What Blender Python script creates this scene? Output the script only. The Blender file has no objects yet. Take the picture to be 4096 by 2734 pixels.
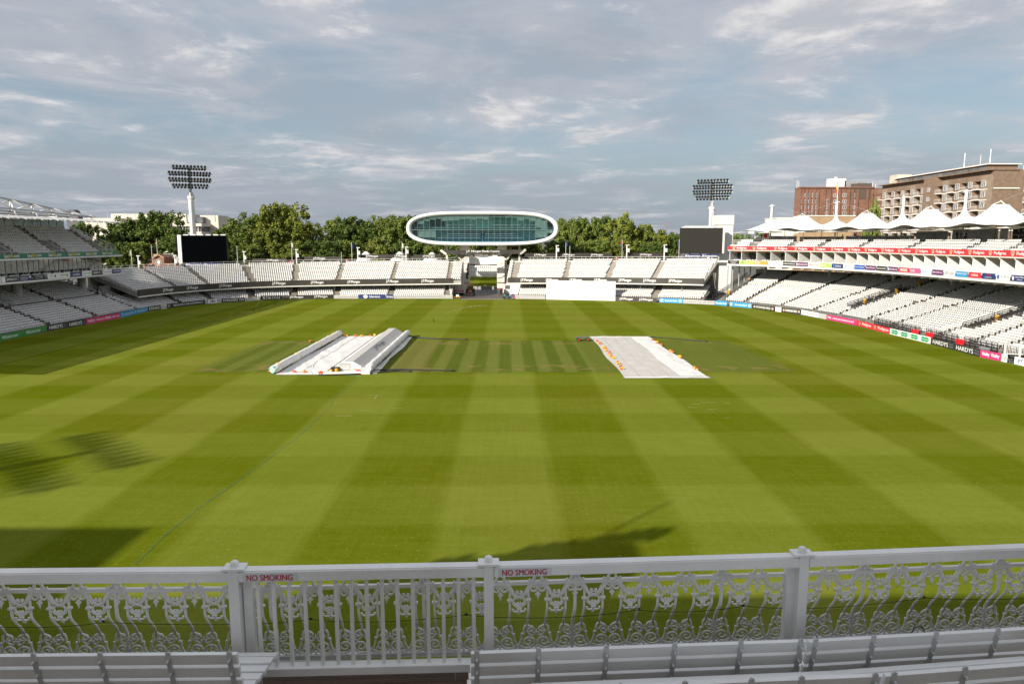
import bpy, math, random
import numpy as np
from mathutils import Vector, Matrix
random.seed(7); rng = np.random.default_rng(7)
S = bpy.context.scene; COL = S.collection
R = math.radians
# ------------------------------------------------------------------ camera
FPX, CAMH = 2844.4, 14.0                      # focal length in photograph pixels, eye height above the pitch
PIT = math.atan(406/FPX); YAW = R(0.319)
cam = bpy.data.cameras.new('camera'); camo = bpy.data.objects.new('camera', cam); COL.objects.link(camo)
cam.lens = 25.0; cam.sensor_width = 36.0; cam.clip_start = 0.1; cam.clip_end = 6000
camo.location = (0, 0, CAMH); camo.rotation_euler = (R(90)-PIT, 0, -YAW)
S.camera = camo
# ------------------------------------------------------------------ light
SUN_EL, SUN_AZ = R(24.5), R(43.9)             # the light travels towards +X +Y (azimuth measured from +Y)
EXPOSURE = 1.02
S.view_settings.view_transform = 'Standard'; S.view_settings.look = 'None'
S.view_settings.exposure = EXPOSURE; S.view_settings.gamma = 1.0
try: S.view_settings.use_curve_mapping = False
except Exception: pass
sd = Vector((math.cos(SUN_EL)*math.sin(SUN_AZ), math.cos(SUN_EL)*math.cos(SUN_AZ), -math.sin(SUN_EL)))
sl = bpy.data.lights.new('sun', 'SUN'); sl.energy = 3.6; sl.angle = R(0.42); sl.color = (1.0, 0.925, 0.80)
so = bpy.data.objects.new('sun', sl); COL.objects.link(so); so.rotation_euler = sd.to_track_quat('-Z', 'Y').to_euler(); so.location = (-60, -60, 80)

class NT:
    """tiny node-graph helper"""
    def __init__(s, nt): s.nt = nt; s.N = nt.nodes; s.L = nt.links
    def n(s, t, **k):
        o = s.N.new(t)
        for a, b in k.items(): setattr(o, a, b)
        return o
    def put(s, sock, v):
        if hasattr(v, 'is_linked') or isinstance(v, bpy.types.NodeSocket): s.L.new(v, sock)
        elif v is not None:
            try: sock.default_value = v
            except Exception: sock.default_value = (v[0], v[1], v[2], 1)
    def m(s, op, a, b=None, c=None, clamp=False):
        o = s.n('ShaderNodeMath', operation=op, use_clamp=clamp); s.put(o.inputs[0], a)
        if b is not None: s.put(o.inputs[1], b)
        if c is not None: s.put(o.inputs[2], c)
        return o.outputs[0]
    def mix(s, f, a, b, mode='MIX'):
        o = s.n('ShaderNodeMix', data_type='RGBA', blend_type=mode); s.put(o.inputs[0], f)
        for i, v in ((6, a), (7, b)):
            if isinstance(v, (tuple, list)): v = (v[0], v[1], v[2], 1)
            s.put(o.inputs[i], v)
        return o.outputs[2]
    def noise(s, vec, scale, detail=3, rough=.55, dist=0, out=0):
        o = s.n('ShaderNodeTexNoise'); 
        if vec is not None: s.L.new(vec, o.inputs['Vector'])
        o.inputs['Scale'].default_value = scale; o.inputs['Detail'].default_value = detail
        o.inputs['Roughness'].default_value = rough; o.inputs['Distortion'].default_value = dist
        return o.outputs[out]
    def rng(s, v, a, b, c=0, d=1, smooth=True):
        o = s.n('ShaderNodeMapRange', clamp=True, interpolation_type='SMOOTHSTEP' if smooth else 'LINEAR')
        s.put(o.inputs[0], v)
        for i, q in zip((1, 2, 3, 4), (a, b, c, d)): s.put(o.inputs[i], q)
        return o.outputs[0]
    def xyz(s, v): o = s.n('ShaderNodeSeparateXYZ'); s.L.new(v, o.inputs[0]); return o.outputs
    def comb(s, x, y, z): o = s.n('ShaderNodeCombineXYZ'); s.put(o.inputs[0], x); s.put(o.inputs[1], y); s.put(o.inputs[2], z); return o.outputs[0]

# sky: clear evening sky behind broken layers of cloud, the same all round
W = bpy.data.worlds.new('World'); S.world = W; W.use_nodes = True
q = NT(W.node_tree); q.N.clear()
wo = q.n('ShaderNodeOutputWorld'); bg = q.n('ShaderNodeBackground'); q.L.new(bg.outputs[0], wo.inputs[0])
bg.inputs[1].default_value = 0.10
sky = q.n('ShaderNodeTexSky', sky_type='NISHITA'); sky.sun_disc = False
sky.sun_elevation = SUN_EL; sky.sun_rotation = R(180)+SUN_AZ; sky.air_density = 1.3; sky.dust_density = 1.2; sky.ozone_density = 1.6
dx, dy, dz = q.xyz(q.n('ShaderNodeTexCoord').outputs['Generated'])
den = q.m('ADD', q.m('MAXIMUM', dz, 0.0), 0.085)
pc = q.comb(q.m('DIVIDE', dx, den), q.m('DIVIDE', dy, den), 0.37)
big = q.noise(pc, 0.42, 7, .56, .25)
mid = q.noise(pc, 1.25, 9, .60, .35)
fin = q.noise(pc, 3.4, 7, .62, .2)
BLUE = (1.30, 1.68, 2.16); GREY = (1.92, 2.10, 2.40); PALE = (2.72, 2.77, 2.97); WHITE = (4.5, 4.36, 4.26)
c = q.mix(0.80, sky.outputs[0], BLUE)
c = q.mix(q.m('MULTIPLY', q.rng(dz, 0.0, 0.16, 1, 0), 0.6), c, (1.34, 1.66, 2.06))
c = q.mix(q.m('MULTIPLY', q.rng(big, .40, .62), .85), c, GREY)
c = q.mix(q.m('MULTIPLY', q.rng(q.m('ADD', mid, q.m('MULTIPLY', dz, .42)), .46, .76), .85), c, PALE)
cm = q.m('ADD', q.m('MULTIPLY', mid, .62), q.m('MULTIPLY', fin, .38))
c = q.mix(q.m('MULTIPLY', q.m('MULTIPLY', q.rng(cm, .525, .67), .80), q.rng(dz, .02, .22, .35, 1)), c, WHITE)
q.L.new(c, bg.inputs[0])

# ------------------------------------------------------------------ pixel of the photograph -> direction -> place
def ray(x, y):
    r = (x-2048)/FPX; d = (y-1367)/FPX
    fw = math.cos(PIT)-d*math.sin(PIT); up = -math.sin(PIT)-d*math.cos(PIT)
    return Vector((r*math.cos(YAW)+fw*math.sin(YAW), fw*math.cos(YAW)-r*math.sin(YAW), up))
def G(x, y, z=0.0):
    v = ray(x, y); return Vector((0, 0, CAMH))+v*((z-CAMH)/v.z)
def atY(x, y, Y):
    v = ray(x, y); return Vector((0, 0, CAMH))+v*(Y/v.y)
def atX(x, y, X):
    v = ray(x, y); return Vector((0, 0, CAMH))+v*(X/v.x)

# ------------------------------------------------------------------ mesh helpers
BASE = {}
class MB:
    def __init__(s): s.v = []; s.f = []; s.mi = []
    def add(s, vs, fs, mi=0):
        o = len(s.v); s.v += [tuple(p) for p in vs]; s.f += [tuple(i+o for i in f) for f in fs]; s.mi += [mi]*len(fs); return s
    def box(s, c, d, rz=0.0, M=None, mi=0):
        hx, hy, hz = d[0]/2, d[1]/2, d[2]/2
        pts = [Vector((x*hx, y*hy, z*hz)) for z in (-1, 1) for y in (-1, 1) for x in (-1, 1)]
        Q = M if M is not None else (Matrix.Rotation(rz, 3, 'Z') if rz else None)
        if Q is not None: pts = [Q @ p for p in pts]
        C = Vector(c); pts = [p+C for p in pts]
        return s.add(pts, [(0,2,3,1),(4,5,7,6),(0,1,5,4),(2,6,7,3),(0,4,6,2),(1,3,7,5)], mi)
    def b2(s, x0, x1, y0, y1, z0, z1, mi=0): return s.box(((x0+x1)/2,(y0+y1)/2,(z0+z1)/2),(x1-x0,y1-y0,z1-z0),mi=mi)
    def beam(s, a, b, w, h, mi=0, up=(0,0,1)):
        a = Vector(a); b = Vector(b); d = b-a; L = d.length
        if L < 1e-6: return s
        d /= L; u = Vector(up); sx = d.cross(u)
        if sx.length < 1e-4: sx = d.cross(Vector((0,1,0)))
        sx.normalize(); uz = sx.cross(d)
        M = Matrix((d, sx, uz)).transposed()
        return s.box((a+b)/2, (L, w, h), M=M, mi=mi)
    def tube(s, pts, r, n=6, closed=False, mi=0, cap=True):
        P = [Vector(p) for p in pts]; N = len(P); rr = r if isinstance(r, (list, tuple)) else [r]*N
        prev = None; vs = []
        for i in range(N):
            a = P[(i-1) % N] if (closed or i > 0) else P[i]; b = P[(i+1) % N] if (closed or i < N-1) else P[i]
            t = (b-a); t = t.normalized() if t.length > 1e-9 else Vector((0,0,1))
            if prev is None:
                k = Vector((0,0,1)) if abs(t.z) < .9 else Vector((1,0,0)); u = t.cross(k).normalized()
            else:
                u = prev-t*prev.dot(t); u = u.normalized() if u.length > 1e-6 else t.orthogonal().normalized()
            prev = u; w = t.cross(u)
            for k in range(n):
                an = 2*math.pi*k/n; vs.append(P[i]+(u*math.cos(an)+w*math.sin(an))*rr[i])
        fs = []
        for i in range(N if closed else N-1):
            j = (i+1) % N
            for k in range(n):
                l = (k+1) % n; fs.append((i*n+k, i*n+l, j*n+l, j*n+k))
        if cap and not closed: fs.append(tuple(range(n))[::-1]); fs.append(tuple((N-1)*n+k for k in range(n)))
        return s.add(vs, fs, mi)
    def lathe(s, prof, c=(0,0,0), n=12, mi=0):
        C = Vector(c); vs = []; m = len(prof)
        for r, z in prof:
            for k in range(n): a = 2*math.pi*k/n; vs.append(C+Vector((r*math.cos(a), r*math.sin(a), z)))
        fs = [(i*n+k, i*n+(k+1)%n, (i+1)*n+(k+1)%n, (i+1)*n+k) for i in range(m-1) for k in range(n)]
        fs.append(tuple(range(n))[::-1]); fs.append(tuple((m-1)*n+k for k in range(n)))
        return s.add(vs, fs, mi)
    def ball(s, c, r, sc=(1,1,1), n=8, m=5, mi=0):
        C = Vector(c); vs = [C+Vector((0,0,r*sc[2]))]
        for i in range(1, m):
            a = math.pi*i/m
            for k in range(n):
                b = 2*math.pi*k/n; vs.append(C+Vector((r*sc[0]*math.sin(a)*math.cos(b), r*sc[1]*math.sin(a)*math.sin(b), r*sc[2]*math.cos(a))))
        vs.append(C-Vector((0,0,r*sc[2]))); e = len(vs)-1; fs = []
        for k in range(n): fs.append((0, 1+k, 1+(k+1)%n)); fs.append((e, 1+(m-2)*n+(k+1)%n, 1+(m-2)*n+k))
        for i in range(m-2):
            for k in range(n): fs.append((1+i*n+k, 1+(i+1)*n+k, 1+(i+1)*n+(k+1)%n, 1+i*n+(k+1)%n))
        return s.add(vs, fs, mi)
    def prism(s, poly, fr, d0, d1, mi=0):
        """polygon (u,v) in frame fr=(origin,u,v,n) extruded along n from d0 to d1"""
        O, u, v, n = fr; m = len(poly)
        vs = [O+u*p[0]+v*p[1]+n*d0 for p in poly]+[O+u*p[0]+v*p[1]+n*d1 for p in poly]
        fs = [tuple(range(m))[::-1], tuple(range(m, 2*m))]+[(i, (i+1)%m, m+(i+1)%m, m+i) for i in range(m)]
        return s.add(vs, fs, mi)
    def quad(s, a, b, c, d, mi=0): return s.add([a, b, c, d], [(0,1,2,3)], mi)
    def mesh(s, name, mats, base=Vector((0,0,0)), smooth=False):
        me = bpy.data.meshes.new(name)
        bx, by, bz = base
        me.from_pydata([(x-bx, y-by, z-bz) for x, y, z in s.v], [], s.f)
        ms = mats if isinstance(mats, (list, tuple)) else [mats]
        for m_ in ms: me.materials.append(m_)
        if len(ms) > 1: me.polygons.foreach_set('material_index', s.mi)
        if smooth: me.polygons.foreach_set('use_smooth', [True]*len(me.polygons))
        me.update(); return me
    def build(s, name, mats, parent=None, smooth=False, base=None):
        if parent is not None: base = BASE[parent.name]
        elif base is None:
            a = np.array(s.v); base = Vector(((a[:,0].min()+a[:,0].max())/2, (a[:,1].min()+a[:,1].max())/2, a[:,2].min()))
        base = Vector(base)
        o = bpy.data.objects.new(name, s.mesh(name, mats, base, smooth)); COL.objects.link(o)
        if parent is not None: o.parent = parent
        else: o.location = base
        BASE[o.name] = base
        return o
def link(name, me, parent=None, loc=(0,0,0), rz=0.0, sc=None, M=None):
    o = bpy.data.objects.new(name, me); COL.objects.link(o)
    if parent is not None: o.parent = parent
    if M is not None: o.matrix_local = M
    else:
        o.location = loc; o.rotation_euler = (0, 0, rz)
        if sc is not None: o.scale = sc if isinstance(sc, (tuple, list)) else (sc, sc, sc)
    BASE[o.name] = Vector((0,0,0))
    return o
def tag(o, label=None, cat=None, group=None, kind=None):
    if label: o['label'] = label
    if cat: o['category'] = cat
    if group: o['group'] = group
    if kind: o['kind'] = kind
    return o
def thing(name, label, cat, loc, group=None, rz=0.0):
    o = bpy.data.objects.new(name, None); COL.objects.link(o); o.location = loc; o.rotation_euler = (0,0,rz)
    o.empty_display_size = .3
    BASE[o.name] = Vector(loc) if not rz else Vector((0,0,0))
    return tag(o, label, cat, group)
def local(name, label, cat, loc, group=None, rz=0.0):
    """a thing whose parts are modelled in its own coordinates"""
    o = thing(name, label, cat, loc, group, rz); BASE[o.name] = Vector((0,0,0)); return o
def copy_tree(o, parent=None):
    c = o.copy(); COL.objects.link(c); c.parent = parent; BASE[c.name] = BASE.get(o.name, Vector((0,0,0)))
    for ch in list(o.children): copy_tree(ch, c)
    return c

# ------------------------------------------------------------------ materials
MATS = {}
def mat(name, col, rough=.6, var=.12, scale=1.5, metal=0.0, bump=0.0, bscale=40, spec=.5, dirt=None, coord='Object', stretch=None):
    if name in MATS: return MATS[name]
    m = bpy.data.materials.new(name); m.use_nodes = True; q = NT(m.node_tree); b = q.N['Principled BSDF']
    tc = q.n('ShaderNodeTexCoord').outputs[coord] if coord != 'World' else q.n('ShaderNodeNewGeometry').outputs['Position']
    if stretch:
        mp = q.n('ShaderNodeMapping'); q.L.new(tc, mp.inputs[0]); mp.inputs['Scale'].default_value = stretch; tc = mp.outputs[0]
    c = tuple(col)
    lo = tuple(max(0, x*(1-var)) for x in c); hi = tuple(min(1, x*(1+var)) for x in c)
    f = q.rng(q.noise(tc, scale, 5, .6), .3, .7)
    out = q.mix(f, lo, hi)
    if dirt:
        out = q.mix(q.m('MULTIPLY', q.rng(q.noise(tc, scale*.37+.3, 6, .65, .4), .52, .75), dirt[1]), out, dirt[0])
    q.L.new(out, b.inputs['Base Color'])
    b.inputs['Roughness'].default_value = rough; b.inputs['Metallic'].default_value = metal
    b.inputs['Specular IOR Level'].default_value = spec
    if bump:
        bp = q.n('ShaderNodeBump'); bp.inputs['Strength'].default_value = bump; bp.inputs['Distance'].default_value = .02
        q.L.new(q.noise(tc, bscale, 4, .6), bp.inputs['Height']); q.L.new(bp.outputs[0], b.inputs['Normal'])
    MATS[name] = m; return m
WHT = mat('white_paint', (.70,.69,.68), .42, .04, 3, dirt=((.55,.52,.47), .35))
CREAM = mat('cream_paint', (.74,.72,.66), .5, .05, 1)
SEATM = mat('white_seat_plastic', (.63,.625,.615), .4, .06, .6, coord='World')
CONC = mat('concrete', (.30,.285,.26), .85, .18, .8, bump=.2, dirt=((.17,.155,.135), .6))
TERR = mat('terrace_concrete', (.15,.142,.132), .9, .2, .5, coord='World', dirt=((.09,.085,.078), .6))
DCONC = mat('dark_concrete', (.16,.15,.14), .9, .2, .8)
STAIR = mat('stair_concrete', (.27,.225,.175), .85, .2, 2)
BROWNB = mat('brown_board', (.040,.033,.029), .55, .15, .5)
BLACKM = mat('black_metal', (.022,.022,.024), .45, .3, 3)
GREYM = mat('grey_metal', (.36,.37,.38), .45, .12, 2, metal=.3)
PALEM = mat('pale_metal', (.62,.63,.63), .4, .08, 2)
GALV = mat('galvanised_steel', (.50,.52,.54), .4, .15, 4, metal=.6)
TXTW = mat('white_lettering', (.82,.82,.80), .5, .02, 1)
TXTK = mat('black_lettering', (.03,.03,.035), .5, .02, 1)
TXTR = mat('red_lettering', (.55,.03,.04), .5, .03, 1)
TXTY = mat('yellow_lettering', (.78,.56,.04), .5, .03, 1)
TXTG = mat('green_lettering', (.06,.36,.08), .5, .03, 1)
TXTB = mat('blue_lettering', (.04,.12,.40), .5, .03, 1)
TXTD = mat('grey_lettering', (.22,.23,.26), .5, .03, 1)
TXTO = mat('orange_lettering', (.75,.26,.04), .5, .03, 1)
TXTS = mat('skin_tone_print', (.60,.42,.26), .5, .03, 1)
def paint(name, c, rough=.45): return mat(name, c, rough, .05, .8)
RED = paint('red_board', (.62,.030,.045)); MAG = paint('magenta_board', (.66,.030,.17)); DGREEN = paint('dark_green_board', (.010,.155,.085))
LGREEN = paint('leaf_green_board', (.045,.24,.05)); SKYB = paint('light_blue_board', (.03,.27,.56)); NAVY = paint('navy_board', (.018,.032,.14))
BLACKB = paint('black_board', (.022,.022,.024)); WHITEB = paint('white_board', (.78,.78,.77)); PURP = paint('purple_board', (.12,.025,.12))
ORANGE = paint('orange_board', (.78,.28,.06)); LIME = paint('lime_board', (.36,.58,.13)); PINK = paint('pink_board', (.72,.10,.24)); BLUEB = paint('blue_board', (.02,.10,.38))
GLASSG = None
def glassmat(name, tint, tr=.75, rough=.03):
    m = bpy.data.materials.new(name); m.use_nodes = True; q = NT(m.node_tree); q.N.clear()
    o = q.n('ShaderNodeOutputMaterial'); t = q.n('ShaderNodeBsdfTransparent'); g = q.n('ShaderNodeBsdfGlossy'); mx = q.n('ShaderNodeMixShader')
    t.inputs[0].default_value = (*tint, 1); g.inputs[0].default_value = (.9,.95,.95,1); g.inputs[1].default_value = rough
    fr = q.n('ShaderNodeFresnel'); fr.inputs[0].default_value = 1.5
    q.L.new(q.m('ADD', q.m('MULTIPLY', fr.outputs[0], .9), 1-tr if tr < 1 else 0, clamp=True), mx.inputs[0])
    q.L.new(t.outputs[0], mx.inputs[1]); q.L.new(g.outputs[0], mx.inputs[2]); q.L.new(mx.outputs[0], o.inputs[0]); MATS[name] = m; return m
TEAL = glassmat('teal_glazing', (.78,1.0,.98), .985)
GREENGL = glassmat('pale_green_glazing', (.62,.80,.72), .80, .2)
DARKGL = glassmat('dark_glazing', (.24,.28,.27), .95, .05)

# ------------------------------------------------------------------ lettering: meshes of every string, made once
STR = ['J.P.Morgan','J.P. Morgan Media Centre','bet','365','.com','Pedigree','Waitrose','HARDYS','ESTD','1853','Vitality','vitality.co.uk','Deutsche Bank','ETIHAD',
 'BROOKS MACDONALD','UBX','YORKSHIRE TEA','Liberance','Insu','Investec','STOWFORD PRESS','TOYOTA','CHANGING HEALTH INSURANCE FOR GOOD','Specsavers','Ly','ycam','NO SMOKING',
 'SPREAD EX','Bank of America','Merrill Lynch','Asset Management','BT','pca','amlin','essentially','Standard Chartered',"LORD'S",'THE MONTCALM','ICON','bgc','MARKS & SPENCER','#LoveLords',
 'WHATCAR?','SilverDoor','Invesco Perpetual','@HomeOfCricket','MARKEL','BARCLAYS','ROPES & GRAY','WHITE & CASE','NOMURA','TESCO','Every little helps','ALDRIDGE','Liberty Mutual','INSURANCE','MARKEL','LONDON','JP','L']
TX = {}
def make_text():
    tmp = []
    for s_ in dict.fromkeys(STR):
        for bold in (0, 1):
            cu = bpy.data.curves.new('t', 'FONT'); cu.body = s_; cu.size = 1; cu.resolution_u = 3; cu.offset = .001
            o = bpy.data.objects.new('t', cu); COL.objects.link(o); tmp.append((s_, bold, o, cu))
    dg = bpy.context.evaluated_depsgraph_get(); dg.update()
    for s_, bold, o, cu in tmp:
        me = o.evaluated_get(dg).to_mesh()
        v = np.array([tuple(p.co) for p in me.vertices]); f = [tuple(p.vertices) for p in me.polygons]
        a, b = v[:,:2].min(0), v[:,:2].max(0)
        TX[(s_, bold)] = ((v[:,:2]-a)/(b-a), f, (b-a)[0]/(b-a)[1]); o.evaluated_get(dg).to_mesh_clear()
    for s_, bold, o, cu in tmp: bpy.data.objects.remove(o); bpy.data.curves.remove(cu)
make_text()
def put_text(mb, s_, fr, uc, vc, w, h=None, d=.012, bold=1, mi=0):
    """lettering centred at (uc,vc) metres in frame fr, w metres wide"""
    v, f, asp = TX[(s_, bold)]; O, u, vv, n = fr; h = h or w/asp
    for k_, sh_ in enumerate((-.5, 0, .5) if bold else (0,)):
        mb.add([O+u*(uc+(p[0]-.5)*w+sh_*h*.055)+vv*(vc+(p[1]-.5)*h)+n*(d+k_*max(.0006, h*.004)) for p in v], f, mi)
def frame2(p0, p1, z0, lean=0.0):
    """frame of a board running from p0 to p1 (left to right as seen), foot at z0; n faces the viewer"""
    a = Vector((p0[0], p0[1], z0)); b = Vector((p1[0], p1[1], z0 if len(p1) < 3 else z0))
    u = (b-a).normalized(); n = u.cross(Vector((0,0,1))).normalized(); v = Vector((0,0,1))
    if lean: v = (v-n*lean).normalized(); n = u.cross(v).normalized()
    return (a, u, v, n), (b-a).length
def board(name, label, p0, p1, z0, h, bg, items, group=None, thick=.06, lean=0.0, parent=None, feet=False, cat='advertising board'):
    """items: (string, centre fraction, width fraction, height fraction, material[, vertical centre])"""
    fr, L = frame2(p0, p1, z0, lean); O, u, v, n = fr
    t = parent
    if t is None: t = thing(name, label, cat, (O+u*L/2), group)
    pm_ = MB().prism([(0,0),(L,0),(L,h),(0,h)], fr, -thick, 0).build('panel' if parent is None else name, bg, t)
    if feet:
        fb = MB()
        for k in range(max(2, int(L/2.5))+1):
            p = O+u*(.1+(L-.2)*k/max(2, int(L/2.5))); fb.beam(p-n*(thick+.02)+v*(h*.8), p-n*(thick+.5), .04, .04)
        fb.build('prop', GREYM, t)
    for it in items:
        s_, uc, wf, hf, m_ = it[:5]; vc = it[5] if len(it) > 5 else .5
        mb = MB()
        if callable(s_): s_(mb, fr, uc*L, vc*h, wf*L, hf*h)
        else: put_text(mb, s_, fr, uc*L, vc*h, wf*L, hf*h)
        mb.build('emblem' if callable(s_) else 'lettering', m_, pm_ if parent is not None else t)
    return t
def ring_shape(mb, fr, uc, vc, r0, r1, n=24, a0=0, a1=2*math.pi, d=.012, sx=1, sy=1):
    O, u, v, nn = fr; full = abs(a1-a0-2*math.pi) < 1e-4; k = n if full else n+1
    P = []
    for rr in (r0, r1):
        for i in range(k): a = a0+(a1-a0)*i/n; P.append(O+u*(uc+rr*sx*math.cos(a))+v*(vc+rr*sy*math.sin(a))+nn*d)
    mb.add(P, [(i, k+i, k+(i+1)%k, (i+1)%k) for i in range(n)])
def disc(mb, fr, uc, vc, rx, ry, d=.012, n=24):
    O, u, v, nn = fr
    mb.add([O+u*(uc+rx*math.cos(2*math.pi*i/n))+v*(vc+ry*math.sin(2*math.pi*i/n))+nn*d for i in range(n)], [tuple(range(n))])
def rect(mb, fr, u0, u1, v0, v1, d=.012):
    O, u, v, nn = fr; mb.quad(*[O+u*a+v*b+nn*d for a, b in ((u0,v0),(u1,v0),(u1,v1),(u0,v1))])
# ================================================================== THE GROUND
def grass_material():
    m = bpy.data.materials.new('mown_grass'); m.use_nodes = True; q = NT(m.node_tree); b = q.N['Principled BSDF']
    P = q.n('ShaderNodeNewGeometry').outputs['Position']; X, Y, Z = q.xyz(P)
    jit = q.m('MULTIPLY', q.m('SUBTRACT', q.noise(P, .9, 3), .5), .55)
    Xj = q.m('ADD', X, jit); Yj = q.m('ADD', Y, jit)
    A = q.m('MULTIPLY', q.m('SINE', q.m('MULTIPLY', q.m('ADD', Xj, 3.47), math.pi/6.08)), 5.0)
    B = q.m('MULTIPLY', q.m('SINE', q.m('MULTIPLY', q.m('SUBTRACT', Yj, 45.24), math.pi/5.75)), 5.0)
    A = q.m('MAXIMUM', q.m('MINIMUM', A, 1), -1); B = q.m('MAXIMUM', q.m('MINIMUM', B, 1), -1)
    bigp = q.noise(P, .045, 3); midp = q.noise(P, .35, 4, .6); 
    st = q.n('ShaderNodeMapping'); q.L.new(P, st.inputs[0]); st.inputs['Scale'].default_value = (.35, 2.6, 1)
    streak = q.noise(st.outputs[0], .9, 5, .65)
    st2 = q.n('ShaderNodeMapping'); q.L.new(P, st2.inputs[0]); st2.inputs['Scale'].default_value = (3.5, .16, 1)
    tracks = q.noise(st2.outputs[0], 1.0, 3, .5)
    far = q.rng(Y, 100, 112, 1, .45)
    f = q.m('ADD', .50, q.m('MULTIPLY', A, .235))
    f = q.m('ADD', f, q.m('MULTIPLY', q.m('MULTIPLY', B, .11), q.m('ADD', far, .25)))
    f = q.m('ADD', f, q.m('MULTIPLY', q.m('SUBTRACT', streak, .5), .60)); f = q.m('ADD', f, q.m('MULTIPLY', q.m('SUBTRACT', tracks, .5), .36))
    f = q.m('ADD', f, q.m('MULTIPLY', q.m('SUBTRACT', midp, .5), .32)); f = q.m('ADD', f, q.m('MULTIPLY', q.m('SUBTRACT', q.noise(P, 1.7, 5, .7), .5), .38)); f = q.m('ADD', f, q.m('MULTIPLY', q.m('SUBTRACT', q.noise(P, .13, 5, .65), .5), .30), clamp=True)
    col = q.mix(f, (.134,.168,.006), (.240,.276,.046))
    col = q.mix(q.m('MULTIPLY', q.rng(bigp, .45, .68), .45), col, q.mix(f, (.168,.158,.012), (.272,.258,.058)))
    # the square: close-cut strips, worn ends
    def box(a0, a1, v, s=.7):
        return q.m('MULTIPLY', q.rng(v, a0-s, a0+s), q.rng(v, a1-s, a1+s, 1, 0))
    wob = q.m('MULTIPLY', q.m('SUBTRACT', midp, .5), 2.0)
    Xw = q.m('ADD', X, wob); Yw = q.m('ADD', Y, wob)
    sq = q.m('MULTIPLY', box(-34, 31, Xw, 1.2), box(75.2, 99.6, Yw, .5))
    Cs = q.m('MAXIMUM', q.m('MINIMUM', q.m('MULTIPLY', q.m('SINE', q.m('MULTIPLY', q.m('SUBTRACT', X, .36), math.pi/1.45)), 3), 1), -1)
    cent = q.m('MAXIMUM', box(-13, 9.5, X, .4), q.m('MULTIPLY', box(-34, -24, X, .5), .7))
    sqf = q.m('ADD', .55, q.m('MULTIPLY', q.m('MULTIPLY', Cs, cent), .30)); sqf = q.m('ADD', sqf, q.m('MULTIPLY', q.m('SUBTRACT', streak, .5), .5)); sqf = q.m('ADD', sqf, q.m('MULTIPLY', q.m('SUBTRACT', tracks, .5), .45), clamp=True)
    sqc = q.mix(sqf, (.088,.124,.018), (.205,.228,.066))
    tan1 = q.m('MULTIPLY', box(-13.2, -9.4, X, .3), .6); sqc = q.mix(tan1, sqc, (.235,.205,.085))
    ends = q.m('MAXIMUM', box(76.2, 79.8, Y, .7), q.m('MULTIPLY', box(95.5, 98.6, Y, .6), .75))
    bare = q.m('MULTIPLY', q.rng(q.noise(P, .30, 5, .62, .5), .50, .60), ends)
    sqc = q.mix(q.m('MULTIPLY', bare, .6), sqc, (.36,.245,.12))
    col = q.mix(q.m('MULTIPLY', sq, .85), col, sqc)
    # straw flecks on the near outfield, fine blades
    fleck = q.m('MULTIPLY', q.rng(q.noise(P, 5.5, 2, .7), .62, .70), q.rng(Y, 44, 40, 0, .55))
    col = q.mix(fleck, col, (.38,.36,.12))
    gr = q.noise(P, 14, 3, .7); col = q.mix(.46, col, q.mix(gr, (.02,.03,.0), (.32,.33,.08)), 'OVERLAY')
    q.L.new(col, b.inputs['Base Color']); b.inputs['Roughness'].default_value = .85; b.inputs['Specular IOR Level'].default_value = .0
    b.inputs['Sheen Weight'].default_value = .0
    bp = q.n('ShaderNodeBump'); bp.inputs['Strength'].default_value = .35; bp.inputs['Distance'].default_value = .04
    q.L.new(gr, bp.inputs['Height']); q.L.new(bp.outputs[0], b.inputs['Normal'])
    return m
GRASS = grass_material()
ASPH = mat('asphalt', (.075,.072,.068), .9, .2, .4, bump=.3, coord='World')
PAVE = mat('stand_paving', (.17,.16,.145), .9, .2, .5, coord='World')
tag(MB().quad((-2600,-600,-.06),(2600,-600,-.06),(2600,4200,-.06),(-2600,4200,-.06)).build('ground', mat('city_ground', (.10,.10,.085), .95, .25, .02, coord='World')), 'wide ground under and beyond the stadium', kind='structure')
# boundary of the field, as seen at the foot of the boards
LB = [(0,1370),(189,1324),(347,1298),(482,1271),(594,1245),(684,1231),(821,1215),(980,1205),(1024,1200),(1335,1194),(1810,1194)]
RB = [(2063,1195),(2183,1197),(2461,1203),(2732,1213),(2859,1219),(3007,1233),(3072,1242),(3204,1257),(3307,1278),(3425,1301),(3557,1335),(3720,1375),(3918,1427),(4025,1449),(4096,1464)]
def foot(x):
    T = LB+RB; y = np.interp(x, [t[0] for t in T], [t[1] for t in T]); return G(x, float(y))
def smooth(ctrl, ds=.5):
    P = [Vector(c).to_2d() for c in ctrl]; P = [P[0]*2-P[1]]+P+[P[-1]*2-P[-2]]; out = []
    for i in range(1, len(P)-2):
        p0, p1, p2, p3 = P[i-1:i+3]; n = max(4, int((p2-p1).length/ds))
        for k in range(n):
            t = k/n; out.append(.5*((2*p1)+(p2-p0)*t+(2*p0-5*p1+4*p2-p3)*t*t+(3*p1-p0-3*p2+p3)*t**3))
    out.append(P[-2]); return out
BACKL = smooth([(-11.6,172.5),(-28,172.6),(-43,172.2),(-53,170.6),(-60.5,167.2),(-66.3,161),(-69.8,153.5),(-71.3,146),(-71.5,140)])
BACKR = smooth([(-.7,171.9),(1.8,171.6),(10,170),(18,168.2),(25,165.8),(32.5,162.5),(39.3,159),(43,156.6)])
MOUND = smooth([(43.8,156.2),(47.8,151.8),(51.2,146.5),(54.2,139),(56.3,130),(57.5,120),(57.8,110),(57.8,95),(57.8,80),(57.8,62)])
GRAND = [Vector((-71.3, 141-.5*i)) for i in range(0, 127)]
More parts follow.
